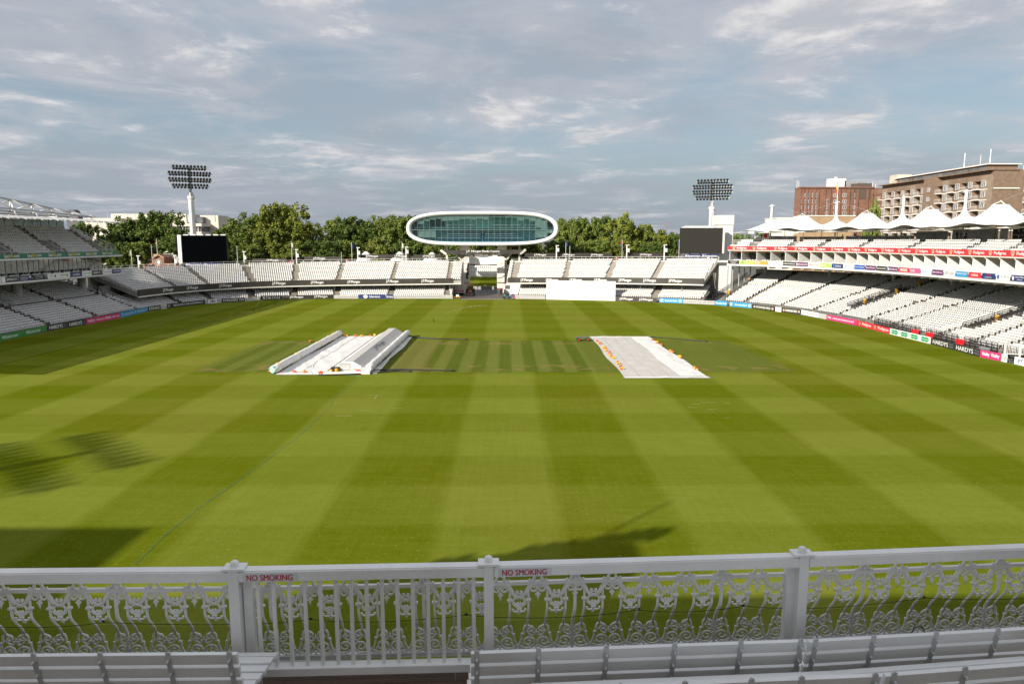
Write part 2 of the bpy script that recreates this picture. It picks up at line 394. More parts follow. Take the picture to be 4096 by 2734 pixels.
poly = [(-71.3,14)]+[(-71.3,60)]+[tuple(p) for p in BACKL[::-1]]+[tuple(p) for p in BACKR]+[tuple(p) for p in MOUND]+[(57.8,14)]
tag(MB().add([(x,y,0) for x,y in poly],[tuple(range(len(poly)))[::-1]]).build('playing_field', GRASS), 'striped green cricket outfield and worn central square', kind='structure')
tag(MB().quad((-12.4,171.4,.008),(1.4,171.4,.008),(1.4,206,.008),(-12.4,206,.008)).build('gateway_road', mat('wet_asphalt', (.085,.075,.066), .55, .3, .35, coord='World', dirt=((.17,.145,.115), .7))), 'brown tarmac roadway through the gap between the stands', kind='structure')
tag(MB().quad((-11.2,169.9,.006),(-.9,169.9,.006),(-.9,171.4,.006),(-11.2,171.4,.006)).build('threshold_paving', mat('threshold_matting', (.30,.23,.18), .9, .15, 1.2)), 'tan strip of matting at the foot of the roadway', kind='structure')
tag(MB().quad((-60,206,.004),(60,206,.004),(60,330,.004),(-60,330,.004)).build('practice_field', GRASS), 'striped practice ground seen through the gateway', kind='structure')

MK = mat('faded_line_paint', (.31,.34,.13), .9, .2, 3)
mk_ = MB()
for x_, y_, w_, d_ in ((1500,1580,62,0),(1502,1588,0,1.2),(1460,1640,50,0),(1590,1632,44,0),(1372,1662,70,0),(2780,1616,44,0),(2830,1609,60,0),(2850,1636,38,0),(2905,1612,30,0),(2910,1670,22,0),(2770,1628,36,0)):
    p_ = G(x_, y_); l_ = w_*p_.y/FPX/2 if w_ else .03; e_ = .03 if w_ else d_/2; mk_.quad((p_.x-l_,p_.y-e_,.005),(p_.x+l_,p_.y-e_,.005),(p_.x+l_,p_.y+e_,.005),(p_.x-l_,p_.y+e_,.005))
tag(mk_.build('crease_markings', MK), 'faint painted line marks on the outfield', kind='structure')
# ================================================================== SEATS AND TIERS
SEATS = []
def nrm(P, ref=Vector((-7, 115))):
    N = []
    for i in range(len(P)):
        t = (P[min(i+1, len(P)-1)]-P[max(i-1, 0)]).normalized(); n = Vector((t.y, -t.x))
        if n.dot(P[i]-ref) < 0: n = -n
        N.append(n)
    return N
def clen(P): 
    L = [0.0]
    for a, b in zip(P[:-1], P[1:]): L.append(L[-1]+(b-a).length)
    return np.array(L)
def off(C, N, d): return [p+n*d for p, n in zip(C, N)]
def tier(C, s0, s1, off0, z0, n, tread, rise, aisles=(), aw=1.3, sp=.5, lvl=0.0, skip=(), stand='', thick=.5, seat_sc=1.0, holes=(), solid=True):
    """stepped tier following curve C; returns (terrace, stairs) meshes and queues its seats"""
    N = nrm(C); Lb = clen(C); idx = [i for i in range(len(C)) if s0-1e-6 <= Lb[i] <= s1+1e-6]
    sub = idx[::3]+([idx[-1]] if idx[-1] not in idx[::3] else [])
    ter = MB(); stairs = []
    rows = []
    for r in range(n+1):
        o_ = off0+r*tread; zz = z0+r*rise
        rows.append((o_, zz))
    vs = []; m = len(sub)
    prof = []
    for r in range(n):
        prof += [(rows[r][0], rows[r][1]), (rows[r][0]+tread, rows[r][1])]
    if solid: prof = [(rows[0][0], rows[0][1]-thick)]+prof+[(rows[n-1][0]+tread, rows[n-1][1]-thick)]
    for o_, zz in prof:
        for i in sub:
            p = C[i]+N[i]*o_; vs.append((p.x, p.y, zz+lvl*p.x))
    k = len(prof); fs = []
    for a in range(k if solid else k-1):
        b = (a+1) % k
        for j in range(m-1): fs.append((a*m+j, a*m+j+1, b*m+j+1, b*m+j))
    if solid: fs.append(tuple(a*m for a in range(k))); fs.append(tuple(a*m+m-1 for a in range(k))[::-1])
    ter.add(vs, fs)
    for a in aisles:
        i = int(np.argmin(abs(Lb-a)))
        if not (s0 <= a <= s1): continue
        st = MB(); nn = N[i]; rz = math.atan2(-nn.x, nn.y)
        for r in range(n):
            p = C[i]+nn*(rows[r][0]+tread*.25); z = rows[r][1]+lvl*p.x
            st.box((p.x, p.y, z+.5*rise*.5+.004), (aw*.86, tread*.5, rise*.5+.008), rz)
        stairs.append(st)
    for r in range(n):
        if r in skip: continue
        Q = [C[i]+N[i]*(rows[r][0]+tread*.62) for i in idx]; L = clen(Q); cnt = int((L[-1]-.3)/sp)
        for k2 in range(cnt):
            l = .3+k2*sp+(sp*.5 if r % 2 else 0); j = min(int(np.searchsorted(L, l)), len(Q)-1); j = max(j, 1)
            t = (l-L[j-1])/max(1e-6, L[j]-L[j-1]); p = Q[j-1].lerp(Q[j], t); s_ = Lb[idx[j-1]]*(1-t)+Lb[idx[j]]*t
            sc = (L[-1]/max(1e-6, Lb[idx[-1]]-Lb[idx[0]]))
            if any(abs(s_-a)*sc < aw/2+.12 for a in aisles): continue
            if any(h[0] < s_ < h[1] and h[2] <= r <= h[3] for h in holes): continue
            nn = N[idx[j]]; SEATS.append((p.x, p.y, rows[r][1]+lvl*p.x, math.atan2(-nn.x, nn.y), stand))
    return ter, stairs, rows
def strip(C, s0, s1, pts, lvl=0.0, step=3):
    """sweep a closed profile [(offset,z)] along curve C"""
    N = nrm(C); Lb = clen(C); idx = [i for i in range(len(C)) if s0-1e-6 <= Lb[i] <= s1+1e-6]; sub = idx[::step]+([idx[-1]] if idx[-1] not in idx[::step] else [])
    vs = []; m = len(sub); k = len(pts)
    for o_, z in pts:
        for i in sub: p = C[i]+N[i]*o_; vs.append((p.x, p.y, z+lvl*p.x))
    fs = [(a*m+j, a*m+j+1, ((a+1)%k)*m+j+1, ((a+1)%k)*m+j) for a in range(k) for j in range(m-1)]
    fs += [tuple(a*m for a in range(k)), tuple(a*m+m-1 for a in range(k))[::-1]]
    mb = MB(); mb.add(vs, fs); return mb
def cpt(C, s_, o_=0.0):
    Lb = clen(C); s_ = min(max(s_, 0), Lb[-1]); N = nrm(C); j = max(1, min(int(np.searchsorted(Lb, s_)), len(C)-1)); t = (s_-Lb[j-1])/max(1e-6, Lb[j]-Lb[j-1])
    n = N[j-1].lerp(N[j], t).normalized(); return C[j-1].lerp(C[j], t)+n*o_, n
def railing(C, s0, s1, o_, zf, h=1.0, lvl=0.0, gap=1.6, r=.03, bars=1, mb=None, zfun=None):
    mb = mb or MB(); n = max(1, int(round(abs(s1-s0)/gap))); pts = []
    for i in range(n+1):
        p, nn = cpt(C, s0+(s1-s0)*i/n, o_); z = zf+lvl*p.x; pts.append(Vector((p.x, p.y, z)))
    rail_path(pts, h, r, bars, mb); return mb
def rail_path(pts, h=1.0, r=.03, bars=1, mb=None):
    mb = mb if mb is not None else MB(); up = Vector((0,0,1)); pts = [Vector(p) for p in pts]
    for p in pts: mb.beam(p, p+up*h, r*1.6, r*1.6)
    for a, b in zip(pts[:-1], pts[1:]):
        for k in range(bars+1):
            z = h*(1-k/(bars+1.0)); mb.beam(a+up*z, b+up*z, r*1.7, r*1.7)
    return mb

# ---------- the curved two-deck stand beyond the boundary, in two halves either side of the gateway
def aisle_s(C, pxs, o_=3.6, z=4.6):
    """arc position of each aisle seen at pixel column px at the front of the upper deck"""
    Lb = clen(C); N = nrm(C); out = []
    for x in pxs:
        r = ray(x, 1120); a = r.x/r.y
        best = min(range(len(C)), key=lambda i: abs((C[i]+N[i]*o_).x/(C[i]+N[i]*o_).y-a)); out.append(Lb[best])
    return out
def back_stand(C, label, s_end, aisle_px, fascia_px, side, up0, lo0, fa0):
    LV = .012; N = nrm(C); Lb = clen(C)
    p, n = cpt(C, s_end/2, 8)
    t = thing('curved_stand', label, 'stand', (p.x, p.y, 0), 'stands either side of the gateway')
    al = aisle_s(C, aisle_px)
    ter, st, rows = tier(C, up0, s_end, 3.4, 4.35, 14, .68, .305, al, lvl=LV, stand='back_upper', thick=.9)
    ter.build('upper_terrace', CONC, t)
    for s_ in st: s_.build('stairway', STAIR, t)
    lo, st2, rows2 = tier(C, lo0, Lb[-1]-.5, 1.9, .50, 9, .70, .27, [a+.4 for a in al], aw=1.5, lvl=LV*.6, stand='back_lower', thick=.5)
    lo.build('lower_terrace', TERR, t)
    for s_ in st2: s_.build('stairway', STAIR, t)
    strip(C, lo0, Lb[-1], [(8.9,0),(9.2,0),(9.2,6.0),(8.9,6.0)], LV).build('rear_wall', DCONC, t)
    strip(C, up0, s_end, [(13.1,0),(13.4,0),(13.4,8.7),(13.1,8.7)], LV).build('outer_wall', CREAM, t)
    strip(C, up0, s_end, [(3.05,3.42),(3.38,3.42),(3.38,3.66),(3.05,3.66)], LV).build('edge_beam', CREAM, t)
    fa = strip(C, fa0, s_end, [(3.2,3.68),(3.36,3.68),(3.36,4.98),(3.2,4.98)], LV).build('fascia', BROWNB, t)
    for x in fascia_px:
        s_ = aisle_s(C, [x], 3.2)[0]; q0, n0 = cpt(C, s_-1.55, 3.2-.035); q1, n1 = cpt(C, s_+1.55, 3.2-.035)
        if q0.x > q1.x: q0, q1 = q1, q0
        fr, L = frame2(q0, q1, 3.68+LV*(q0.x+q1.x)/2); mb = MB(); put_text(mb, 'J.P.Morgan', fr, L/2, .62, 3.0, .80, d=.0)
        mb.build('lettering', TXTW, fa)
    rw = railing(C, up0+.5, s_end-.3, 12.95, 4.35+14*.305, 1.0, LV, 1.8, .035, 1); rw.build('rear_railing', WHT, t)
    # sloping railing down the outer end of the upper deck
    pts = []
    for r in range(0, 15, 2):
        p_, nn = cpt(C, s_end-.12, 3.5+r*.68); pts.append((p_.x, p_.y, 4.35+r*.305+LV*p_.x))
    rail_path(pts, 1.0, .03, 2).build('end_railing', WHT, t)
    cm = []
    s_ = 3.0
    while s_ < s_end-2:
        p_, nn = cpt(C, s_, 5.2); MB().lathe([(.17,.5),(.17,4.1+LV*p_.x)], (p_.x, p_.y, 0), 10).build('column', GREYM if s_ > 8 else WHT, t); s_ += 9.4
    return t, al
sL = float(clen(BACKL)[-1]); 
BSL, ALL_ = back_stand(BACKL, 'curved white-seated stand beside the gateway, ending at the clock gable', sL-3.5, [704,839,1013,1177,1348,1570,1792], [667,762,900,1024+175*.51,1024+477*.51,1024+770*.51,1024+1062*.51,1024+1353*.51], -1, 0.0, 1.9, 1.6)
BSR, ARR_ = back_stand(BACKR, 'curved white-seated stand with a white sight screen before its lower rows', float(clen(BACKR)[-1])-.8, [2063,2260,2431,2617], [2048+v*.51 for v in (120,312,505,698,890,1082,1272)], 1, 0.0, 2.5, .2)
# ================================================================== LEFT: the two-tier stand with a steel-trussed roof
t = thing('grand_stand', 'tall shaded stand with a white truss roof and a green band', 'stand', (-80, 118, 0))
def gs(px, X=-72.6): r = ray(px, 1200); return 141-X/(r.x/r.y)
GA = [gs(188), gs(381), gs(545)]; dA = GA[0]-GA[1]; GA = [GA[0]+dA*1.05, GA[0]+dA*2.1]+GA
lo, st, rw = tier(GRAND, 0, 63, 1.2, .45, 20, .74, .29, GA, aw=1.2, stand='left_lower', thick=.9, skip=(9,), holes=[(GA[2]-1.5, GA[2]+6.5, 9, 13)])
lo.build('lower_terrace', TERR, t)
for s_ in st: s_.build('stairway', STAIR, t)
MB().b2(-96,-95.6,46,141,0,17).build('rear_wall', DCONC, t)
MB().b2(-95.6,-88.2,140.6,140.9,0,7.2).build('end_wall', DCONC, t)
MB().b2(-95.6,-76.6,46,142,7.28,7.58).build('box_floor', CONC, t)
MB().tube([(-76.6,77.8,7.44),(-76.6,142.1,7.44)], .17, 10).build('floor_edge', WHT, t, True)
MB().b2(-95.6,-76.8,46,141.4,10.85,11.15).build('upper_floor', CONC, t)
MB().tube([(-76.5,77.8,11.0),(-76.5,142.2,11.0)], .19, 10).build('deck_edge', PALEM, t, True)
up, st, rw = tier([Vector((-76.3,141-.5*i)) for i in range(127)], 0, 63, 1.1, 11.3, 10, .70, .5, [a+1.2 for a in GA], aw=1.25, stand='left_upper', thick=.35, sp=.5, holes=[(GA[4]-2.2, GA[4]+.9, 0, 4), (GA[3]-2.2, GA[3]+.9, 0, 4), (GA[2]-2.2, GA[2]+.9, 0, 4)])
up.build('upper_terrace', DCONC, t)
for s_ in st: s_.build('stairway', STAIR, t)
gb = MB().b2(-76.72,-76.6,78,140.6,11.22,11.95).build('green_band', DGREEN, t)
for x, y in ((48,1100),(138,1090),(220,1083),(297,1075),(366,1068),(430,1062)):
    p = atX(x, 760+y*.2384, -76.55)
    fr, L = frame2((-76.56, p.y-1.9), (-76.56, p.y+1.9), 11.22)   # left to right as seen from the field
    for s_, uc, w, m_ in (('bet', .72, .98, TXTW), ('365', 1.68, .88, TXTY), ('.com', 2.9, 1.35, TXTW)):
        mb = MB(); put_text(mb, s_, fr, uc, .38 if s_ != '.com' else .33, w, .5 if s_ != '.com' else .36); mb.build('lettering', m_, gb)
rail_path([(-76.7, 78+1.75*i, 11.95) for i in range(37)], .35, .03, 0).build('deck_railing', WHT, t)
# glazed box fronts, mullions, posts
for i in range(14):
    y0 = 141.2-2.6*(i+1)*1.0-i*.12; 
    MB().b2(-80.0,-79.94,y0+.14,y0+2.5,7.9,10.7).build('box_window', DARKGL, t)
    f = MB(); f.b2(-80.06,-79.9,y0-.05,y0+.1,7.6,10.85); f.b2(-80.05,-79.9,y0+1.3,y0+1.36,7.6,10.85); f.b2(-80.05,-79.91,y0-.05,y0+2.62,7.58,7.9); f.b2(-80.05,-79.91,y0-.05,y0+2.62,10.68,10.85); f.build('window_frame', PALEM, t)
    for k in range(4): SEATS.append((-77.7, y0+.5+k*.5, 7.75, math.pi/2, 'left_box'))
MB().b2(-86,-85.8,78,141,7.58,10.85).build('box_back_wall', DCONC, t)
for y in (139.6, 121, 102.5): 
    MB().lathe([(.8,0),(.8,7.3)], (-83.2,y,0), 18).build('column', PALEM, t, True)
    MB().lathe([(.55,11),(.5,19)], (-88,y,0), 14).build('roof_column', PALEM, t, True)
# sponsor panels along the box parapet
SP = [(-20,2,WHITEB,[]),(5,20,WHITEB,[]),(20,71,BLACKB,[('SPREAD EX',.5,.82,.42,TXTW)]),(76,128,NAVY,[('Bank of America',.40,.6,.25,TXTW,.66),('Merrill Lynch',.36,.5,.25,TXTW,.28),(lambda mb,fr,u,v,w,h:rect(mb,fr,u-w/2,u+w/2,v-h/2,v+h/2),.84,.14,.3,TXTW,.7)]),(132,180,BLACKB,[('J.P.Morgan',.5,.62,.28,TXTW,.66),('Asset Management',.5,.6,.14,TXTW,.26)]),
 (191,236,WHITEB,[('BT',.36,.24,.36,TXTB),(lambda mb,fr,u,v,w,h:disc(mb,fr,u,v,w/2,h/2),.66,.18,.5,PURP)]),(237,280,WHITEB,[('pca',.36,.44,.42,TXTK),(lambda mb,fr,u,v,w,h:disc(mb,fr,u,v,w/2,h/2),.76,.20,.52,TXTG)]),(285,327,NAVY,[('amlin',.5,.66,.5,TXTW)]),(330,368,WHITEB,[('essentially',.5,.92,.46,TXTG)]),
 (372,410,BLACKB,[('HARDYS',.42,.70,.44,TXTW),('ESTD',.87,.17,.14,TXTD,.66),('1853',.87,.17,.14,TXTD,.34)]),(413,449,WHITEB,[('Standard Chartered',.44,.74,.24,TXTB),(lambda mb,fr,u,v,w,h:ring_shape(mb,fr,u,v,h*.25,h*.45),.9,.08,.5,TXTG)]),(452,485,NAVY,[('Investec',.55,.62,.36,TXTW,.6),(lambda mb,fr,u,v,w,h:ring_shape(mb,fr,u,v,h*.25,h*.42),.15,.12,.36,TXTW,.6)])]
for a, b, bg, it in SP:
    pa, pb = atX(a, 1100, -76.8), atX(b, 1100, -76.8); board('sponsor_panel', None, (-76.82, pa.y), (-76.82, pb.y), 7.63, .8, bg, it, parent=t, thick=.05)
rail_path([(-76.86, 78+1.9*i, 7.58) for i in range(34)], .95, .03, 0).build('box_railing', PALEM, t)
# pale green glass screens behind the top rows
for i in range(26):
    y0 = 78.6+2.36*i
    if y0 > 138: continue
    MB().b2(-85.9,-85.86,y0+.06,y0+2.3,15.7,17.75).build('glass_screen', GREENGL, t); MB().b2(-85.95,-85.8,y0-.04,y0+.04,15.6,17.8).build('screen_post', GREYM, t)
# barred handrails of the stairs up to the top deck, end railing
for a in GA[2:]:
    y = 141-(a+1.2)
    for dy in (.75, 2.3):
        mb = MB(); A0 = Vector((-77.2, y+dy, 11.35)); A1 = Vector((-81.4, y+dy, 13.9)); up_ = Vector((0,0,1))
        mb.beam(A0+up_, A1+up_, .06, .06); mb.beam(A0+up_*.15, A1+up_*.15, .04, .04)
        for k in range(19): p = A0.lerp(A1, k/18); mb.beam(p+up_*.15, p+up_, .022, .022)
        mb.beam(A0, A0+up_, .06, .06); mb.beam(A1, A1+up_, .06, .06); mb.build('stair_railing', WHT, t)
mb = rail_path([(-77-.9*i, 141.15, 11.95+.40*i if i < 9 else 15.3) for i in range(10)], 1.0, .035, 1); mb.build('end_railing', WHT, t)
rail_path([(-72.6-.74*i, 141.1, .5+.29*i) for i in range(0, 20, 2)], 1.0, .03, 2).build('lower_end_railing', WHT, t)
mb = MB(); y = 141-(GA[2]+3)
rail_path([(-79.3-.74*i, y, 3.1+.29*i) for i in range(0, 5)], 1.05, .03, 4, mb); rail_path([(-79.3-.74*i, y+5.2, 3.1+.29*i) for i in range(0, 5)], 1.05, .03, 4, mb); mb.build('vomitory_railing', GREYM, t)
# roof: white louvre canopy on a tubular truss
for i in range(24):
    y1 = 142.4-4*i; y0 = y1-3.86
    mb = MB(); 
    for k in range(9):
        x0 = -75.6-1.15*k; z = 17.42+.09*k+.02*i*.0
        mb.add([(x0,y0,z),(x0-1.0,y0,z+.16),(x0-1.0,y1,z+.16),(x0,y1,z),(x0,y0,z+.05),(x0-1.0,y0,z+.21),(x0-1.0,y1,z+.21),(x0,y1,z+.05)],[(0,1,2,3),(4,7,6,5),(0,3,7,4),(1,5,6,2),(0,4,5,1),(3,2,6,7)])
    mb.beam((-75.5,y0+.2,17.3),(-92,y0+.2,18.9),.12,.18)
    mb.build('roof_louvre', WHT, t)
MB().b2(-96,-86,46,138,18.5,18.75).build('roof_deck', PALEM, t)
def truss_z(y, z0, z1): return float(np.interp(y, [76, 100, 120, 142], [z0+.25, z0, z0-.6 if z0 > 20 else z0-.25, z1]))
ys = [142-2.75*i for i in range(25)]
top = [Vector((-84, y, truss_z(y, 21.6, 19.05))) for y in ys]; bot = [Vector((-84+s, y, truss_z(y, 19.55, 18.75))) for s in (0,) for y in ys]; bot2 = [b+Vector((2.2,0,-.2)) for b in bot]
MB().tube(top, .2, 8).build('truss_top_chord', GREYM, t, True); MB().tube(bot2, .17, 8).build('truss_bottom_chord', GREYM, t, True); MB().tube([b-Vector((2.2,0,.2)) for b in bot], .17, 8).build('truss_bottom_chord', GREYM, t, True)
for i in range(len(ys)-1):
    mb = MB(); a = top[i] if i % 2 else bot2[i]; b = bot2[i+1] if i % 2 else top[i+1]; mb.tube([a, b], .15, 7); c_ = Vector((-4.4,0,0)); mb.tube([a if i % 2 else a+c_, b+c_ if i % 2 else b], .15, 7); mb.build('truss_brace', WHT, t, True)
for i in range(0, 25, 2): MB().tube([bot2[i], bot2[i]+Vector((.4,0,-.9))], .1, 6).build('roof_strut', WHT, t)

# ================================================================== RIGHT: the stand under the white tents
mt = thing('tented_stand', 'sunlit stand with white tent roof, red band and glass boxes', 'stand', (70, 110, 0))
Lm = clen(MOUND); NM = nrm(MOUND)
def ms(px, o_=2.4): 
    r = ray(px, 1250); a = r.x/r.y
    return float(Lm[min(range(len(MOUND)), key=lambda i: abs((MOUND[i]+NM[i]*o_).x/(MOUND[i]+NM[i]*o_).y-a))])
MA = [ms(v) for v in (2981,3125,3261,3366,3480,3584,3776,3904,4025)]; MA += [MA[-1]+6, MA[-1]+12]
V = [ms(3352), ms(3800), ms(2868)+.6]
lo, st, rw = tier(MOUND, 1.0, 92, 2.0, .75, 26, .7, .22, MA, aw=1.15, stand='right_lower', thick=.85, skip=(12,), holes=[(V[0]-1.1, V[0]+1.1, 4, 19), (V[1]-1.1, V[1]+1.1, 4, 19), (V[2]-1.6, V[2]+1.6, 0, 24)])
lo.build('lower_terrace', TERR, mt)
for s_ in st: s_.build('stairway', STAIR, mt)
strip(MOUND, 0, 94, [(21.2,0),(21.5,0),(21.5,7.2),(21.2,7.2)]).build('rear_wall', DCONC, mt)
strip(MOUND, 0, 94, [(8.0,8.35),(26,8.35),(26,8.68),(8.0,8.68)]).build('box_floor', CONC, mt)
strip(MOUND, 0, 94, [(7.8,8.38),(8.0,8.38),(8.0,8.72),(7.8,8.72)]).build('floor_edge', WHT, mt)
strip(MOUND, 0, 94, [(8.2,11.62),(26,11.62),(26,11.9),(8.2,11.9)]).build('upper_floor', CREAM, mt)
strip(MOUND, 0, 94, [(11.6,8.68),(11.75,8.68),(11.75,11.6),(11.6,11.6)]).build('box_back_wall', mat('box_wall', (.26,.26,.25), .7, .2, .4), mt)
strip(MOUND, 0, 94, [(7.9,11.72),(8.2,11.72),(8.2,11.86),(7.9,11.86)]).build('deck_edge', CREAM, mt)
strip(MOUND, 0, 94, [(8.5,11.42),(8.75,11.42),(8.75,11.52),(8.5,11.52)]).build('orange_trim', paint('orange_trim', (.55,.22,.08)), mt)
rb = strip(MOUND, 0, 94, [(7.86,11.9),(8.0,11.9),(8.0,12.68),(7.86,12.68)]).build('red_band', RED, mt)
up, st, rw = tier(MOUND, 0.6, 93, 8.3, 12.1, 4, .85, .40, [], stand='', thick=.35)
up.build('upper_terrace', TERR, mt)
UA = [ms(v, 8.5) for v in (2990,3140,3250,3405,3600,3826,3995)]; UA += [UA[-1]+8, UA[-1]+16]
tier(MOUND, .9, 93, 8.3, 12.1, 4, .85, .40, UA, aw=1.5, stand='right_upper')
strip(MOUND, 0, 94, [(11.7,13.2),(24,13.2),(24,13.72),(11.7,13.72)]).build('promenade', CONC, mt)
# bays of the boxes: partition, glass, little seats
s_ = .4; bay = 2.9; nb = 0
while s_ < 92:
    a, n = cpt(MOUND, s_, 8.25); b, _ = cpt(MOUND, s_, 11.6); mb = MB(); mb.beam((a.x,a.y,10.15),(b.x,b.y,10.15),.12,2.94); mb.build('box_partition', WHT, mt)
    a2, _ = cpt(MOUND, s_, 7.95); MB().tube([(a2.x,a2.y,11.66),(a.x,a.y,11.35),(a.x,a.y,8.75)], .07, 6).build('roof_bracket', WHT, mt)
    c0, n0 = cpt(MOUND, s_+.25, 11.2); c1, n1 = cpt(MOUND, s_+bay-.25, 11.2)
    mb = MB(); fr, L = frame2(c0, c1, 9.3) if c0.x < c1.x or True else None
    O, u, v, n_ = fr; mb.quad(O, O+u*L, O+u*L+v*2.1, O+v*2.1); mb.build('box_window', DARKGL, mt)
    if nb < 27:
        for k in range(4):
            for r_ in (0, 1):
                p_, nn = cpt(MOUND, s_+.55+k*.5, 8.7+.8*r_); 
                if r_ == 0 and k > 2: continue
                SEATS.append((p_.x, p_.y, 8.72+.22*r_, math.atan2(-nn.x, nn.y), 'right_box'))
    s_ += bay; nb += 1
SR = [('THE MONTCALM',BLACKB,[('THE MONTCALM',.5,.62,.2,TXTW,.72),('LONDON',.5,.4,.16,TXTW,.28)]),('',LIME,[(lambda mb,fr,u,v,w,h:disc(mb,fr,u,v,w/2,h/2),.22,.22,.5,TXTG)]),('',ORANGE,[('ICON',.24,.36,.5,TXTW)]),('',WHITEB,[('bgc',.5,.22,.4,TXTD)]),('',BLACKB,[('MARKS & SPENCER',.5,.9,.3,TXTW)]),('',PURP,[('#LoveLords',.58,.74,.4,TXTW),(lambda mb,fr,u,v,w,h:disc(mb,fr,u,v,h/2,h/2),.1,.1,.5,TXTW)]),('',WHITEB,[('WHATCAR?',.5,.92,.66,TXTR)]),('',LIME,[('ICON',.26,.36,.5,TXTW)]),('',NAVY,[('SilverDoor',.58,.55,.36,TXTW),(lambda mb,fr,u,v,w,h:disc(mb,fr,u,v,w/2,h/2),.18,.12,.6,SKYB)]),('',WHITEB,[(lambda mb,fr,u,v,w,h:disc(mb,fr,u,v,w/2,h/2),.25,.14,.46,SKYB),('Standard Chartered',.62,.5,.2,TXTB)]),
 ('',BLUEB,[('Invesco Perpetual',.5,.84,.32,TXTW)]),('',PURP,[('@HomeOfCricket',.5,.9,.36,TXTW)]),('',BLACKB,[('BROOKS MACDONALD',.5,.92,.26,TXTW)]),('',PURP,[('#LoveLords',.58,.74,.4,TXTW),(lambda mb,fr,u,v,w,h:disc(mb,fr,u,v,h/2,h/2),.1,.1,.5,TXTW)]),('',RED,[('MARKEL',.52,.74,.6,TXTW)]),('',PINK,[('ICON',.26,.4,.5,TXTW)]),('',WHITEB,[('BARCLAYS',.56,.6,.34,SKYB),(lambda mb,fr,u,v,w,h:disc(mb,fr,u,v,w/2,h/2),.17,.10,.4,SKYB)]),('',PURP,[('@HomeOfCricket',.5,.9,.36,TXTW)]),('',WHITEB,[('ROPES & GRAY',.5,.86,.62,TXTD)]),('',SKYB,[('WHITE & CASE',.5,.86,.28,TXTW,.6)]),('',RED,[('NOMURA',.5,.56,.38,TXTW)]),('',NAVY,[('TESCO',.5,.4,.28,TXTR,.7),('Every little helps',.5,.52,.2,TXTW,.28)]),('',WHITEB,[('ALDRIDGE',.66,.66,.4,TXTD,.6),(lambda mb,fr,u,v,w,h:disc(mb,fr,u,v,w/2,h/2),.15,.2,.8,TXTB)]),('',NAVY,[('Liberty Mutual',.6,.66,.3,TXTW,.66),('INSURANCE',.6,.38,.14,TXTW,.26),(lambda mb,fr,u,v,w,h:disc(mb,fr,u,v,w/2,h/2),.14,.13,.7,TXTW)]),('',WHITEB,[(lambda mb,fr,u,v,w,h:rect(mb,fr,u-w/2,u+w/2,v-h/2,v+h/2),.3,.24,.6,RED)])]
for k, (_, bg, it) in enumerate(SR):
    a, _n = cpt(MOUND, .12+k*bay, 7.98); b, _n = cpt(MOUND, .12+k*bay+2.62+(.2 if k < 10 else 0), 7.98)
    board('sponsor_panel', None, a, b, 8.76, .78, bg, it, parent=mt, thick=.04)
railing(MOUND, 0, 92, 8.06, 8.7, .92, 0, 1.45, .028, 0).build('box_railing', WHT, mt)
# red band lettering: a badge and a word, again and again
def badge(mb, fr, u, v, w, h): ring_shape(mb, fr, u, v-.12*h, h*.36, h*.55, 14, .25, math.pi-.25)
k = 0; s_ = 1.0
while s_ < 84:
    a, _n = cpt(MOUND, s_, 7.84); b, _n = cpt(MOUND, s_+4.1, 7.84); fr, L = frame2(a, b, 11.9)
    mb = MB(); put_text(mb, 'Pedigree', fr, 2.55, .36, 2.35, .55, d=.02); mb.build('lettering', TXTW, rb)
    mb = MB(); badge(mb, fr, .62, .40, 1, .75); disc(mb, fr, .62, .25, .26, .21, .02, 14); mb.build('badge', TXTS, rb)
    s_ += 4.35
railing(MOUND, .5, 92, 8.15, 12.55, .28, 0, 1.45, .025, 0).build('deck_railing', WHT, mt)
# columns below the boxes and under the tents
for s_ in [ms(3058,18.5), ms(3311,18.5), ms(3564,18.5), ms(3803,18.5), ms(4093,18.5)]:
    p_, n_ = cpt(MOUND, s_, 18.5); MB().lathe([(.30,5.2),(.30,8.4)], (p_.x,p_.y,0), 14).build('column', CREAM, mt, True)
for i in range(38):
    p_, n_ = cpt(MOUND, 1.5+i*2.45, 9.4); MB().box((p_.x,p_.y,8.16), (.5,1.6,.34), math.atan2(-n_.x,n_.y)).build('floor_bracket', CREAM, mt)
p0, _ = cpt(MOUND, .2, 8); 
for dx_, dy_ in ((0,0),(1.5,1.2),(3.4,2.6),(5.2,4.2),(7,5.6)):
    MB().tube([(p0.x+dx_,p0.y+dy_,0),(p0.x+dx_,p0.y+dy_,8.4)], .13, 6).build('steel_post', GREYM, mt)
mb = MB()
for i in range(11): mb.box((53.0+i*.24, 166-.35*i, 1.0+i*.42), (1.2,.5,.06), .5)
mb.beam((52.6,166,1.8),(55.6,162.2,6.2),.06,.06); mb.build('steel_staircase', GREYM, mt)
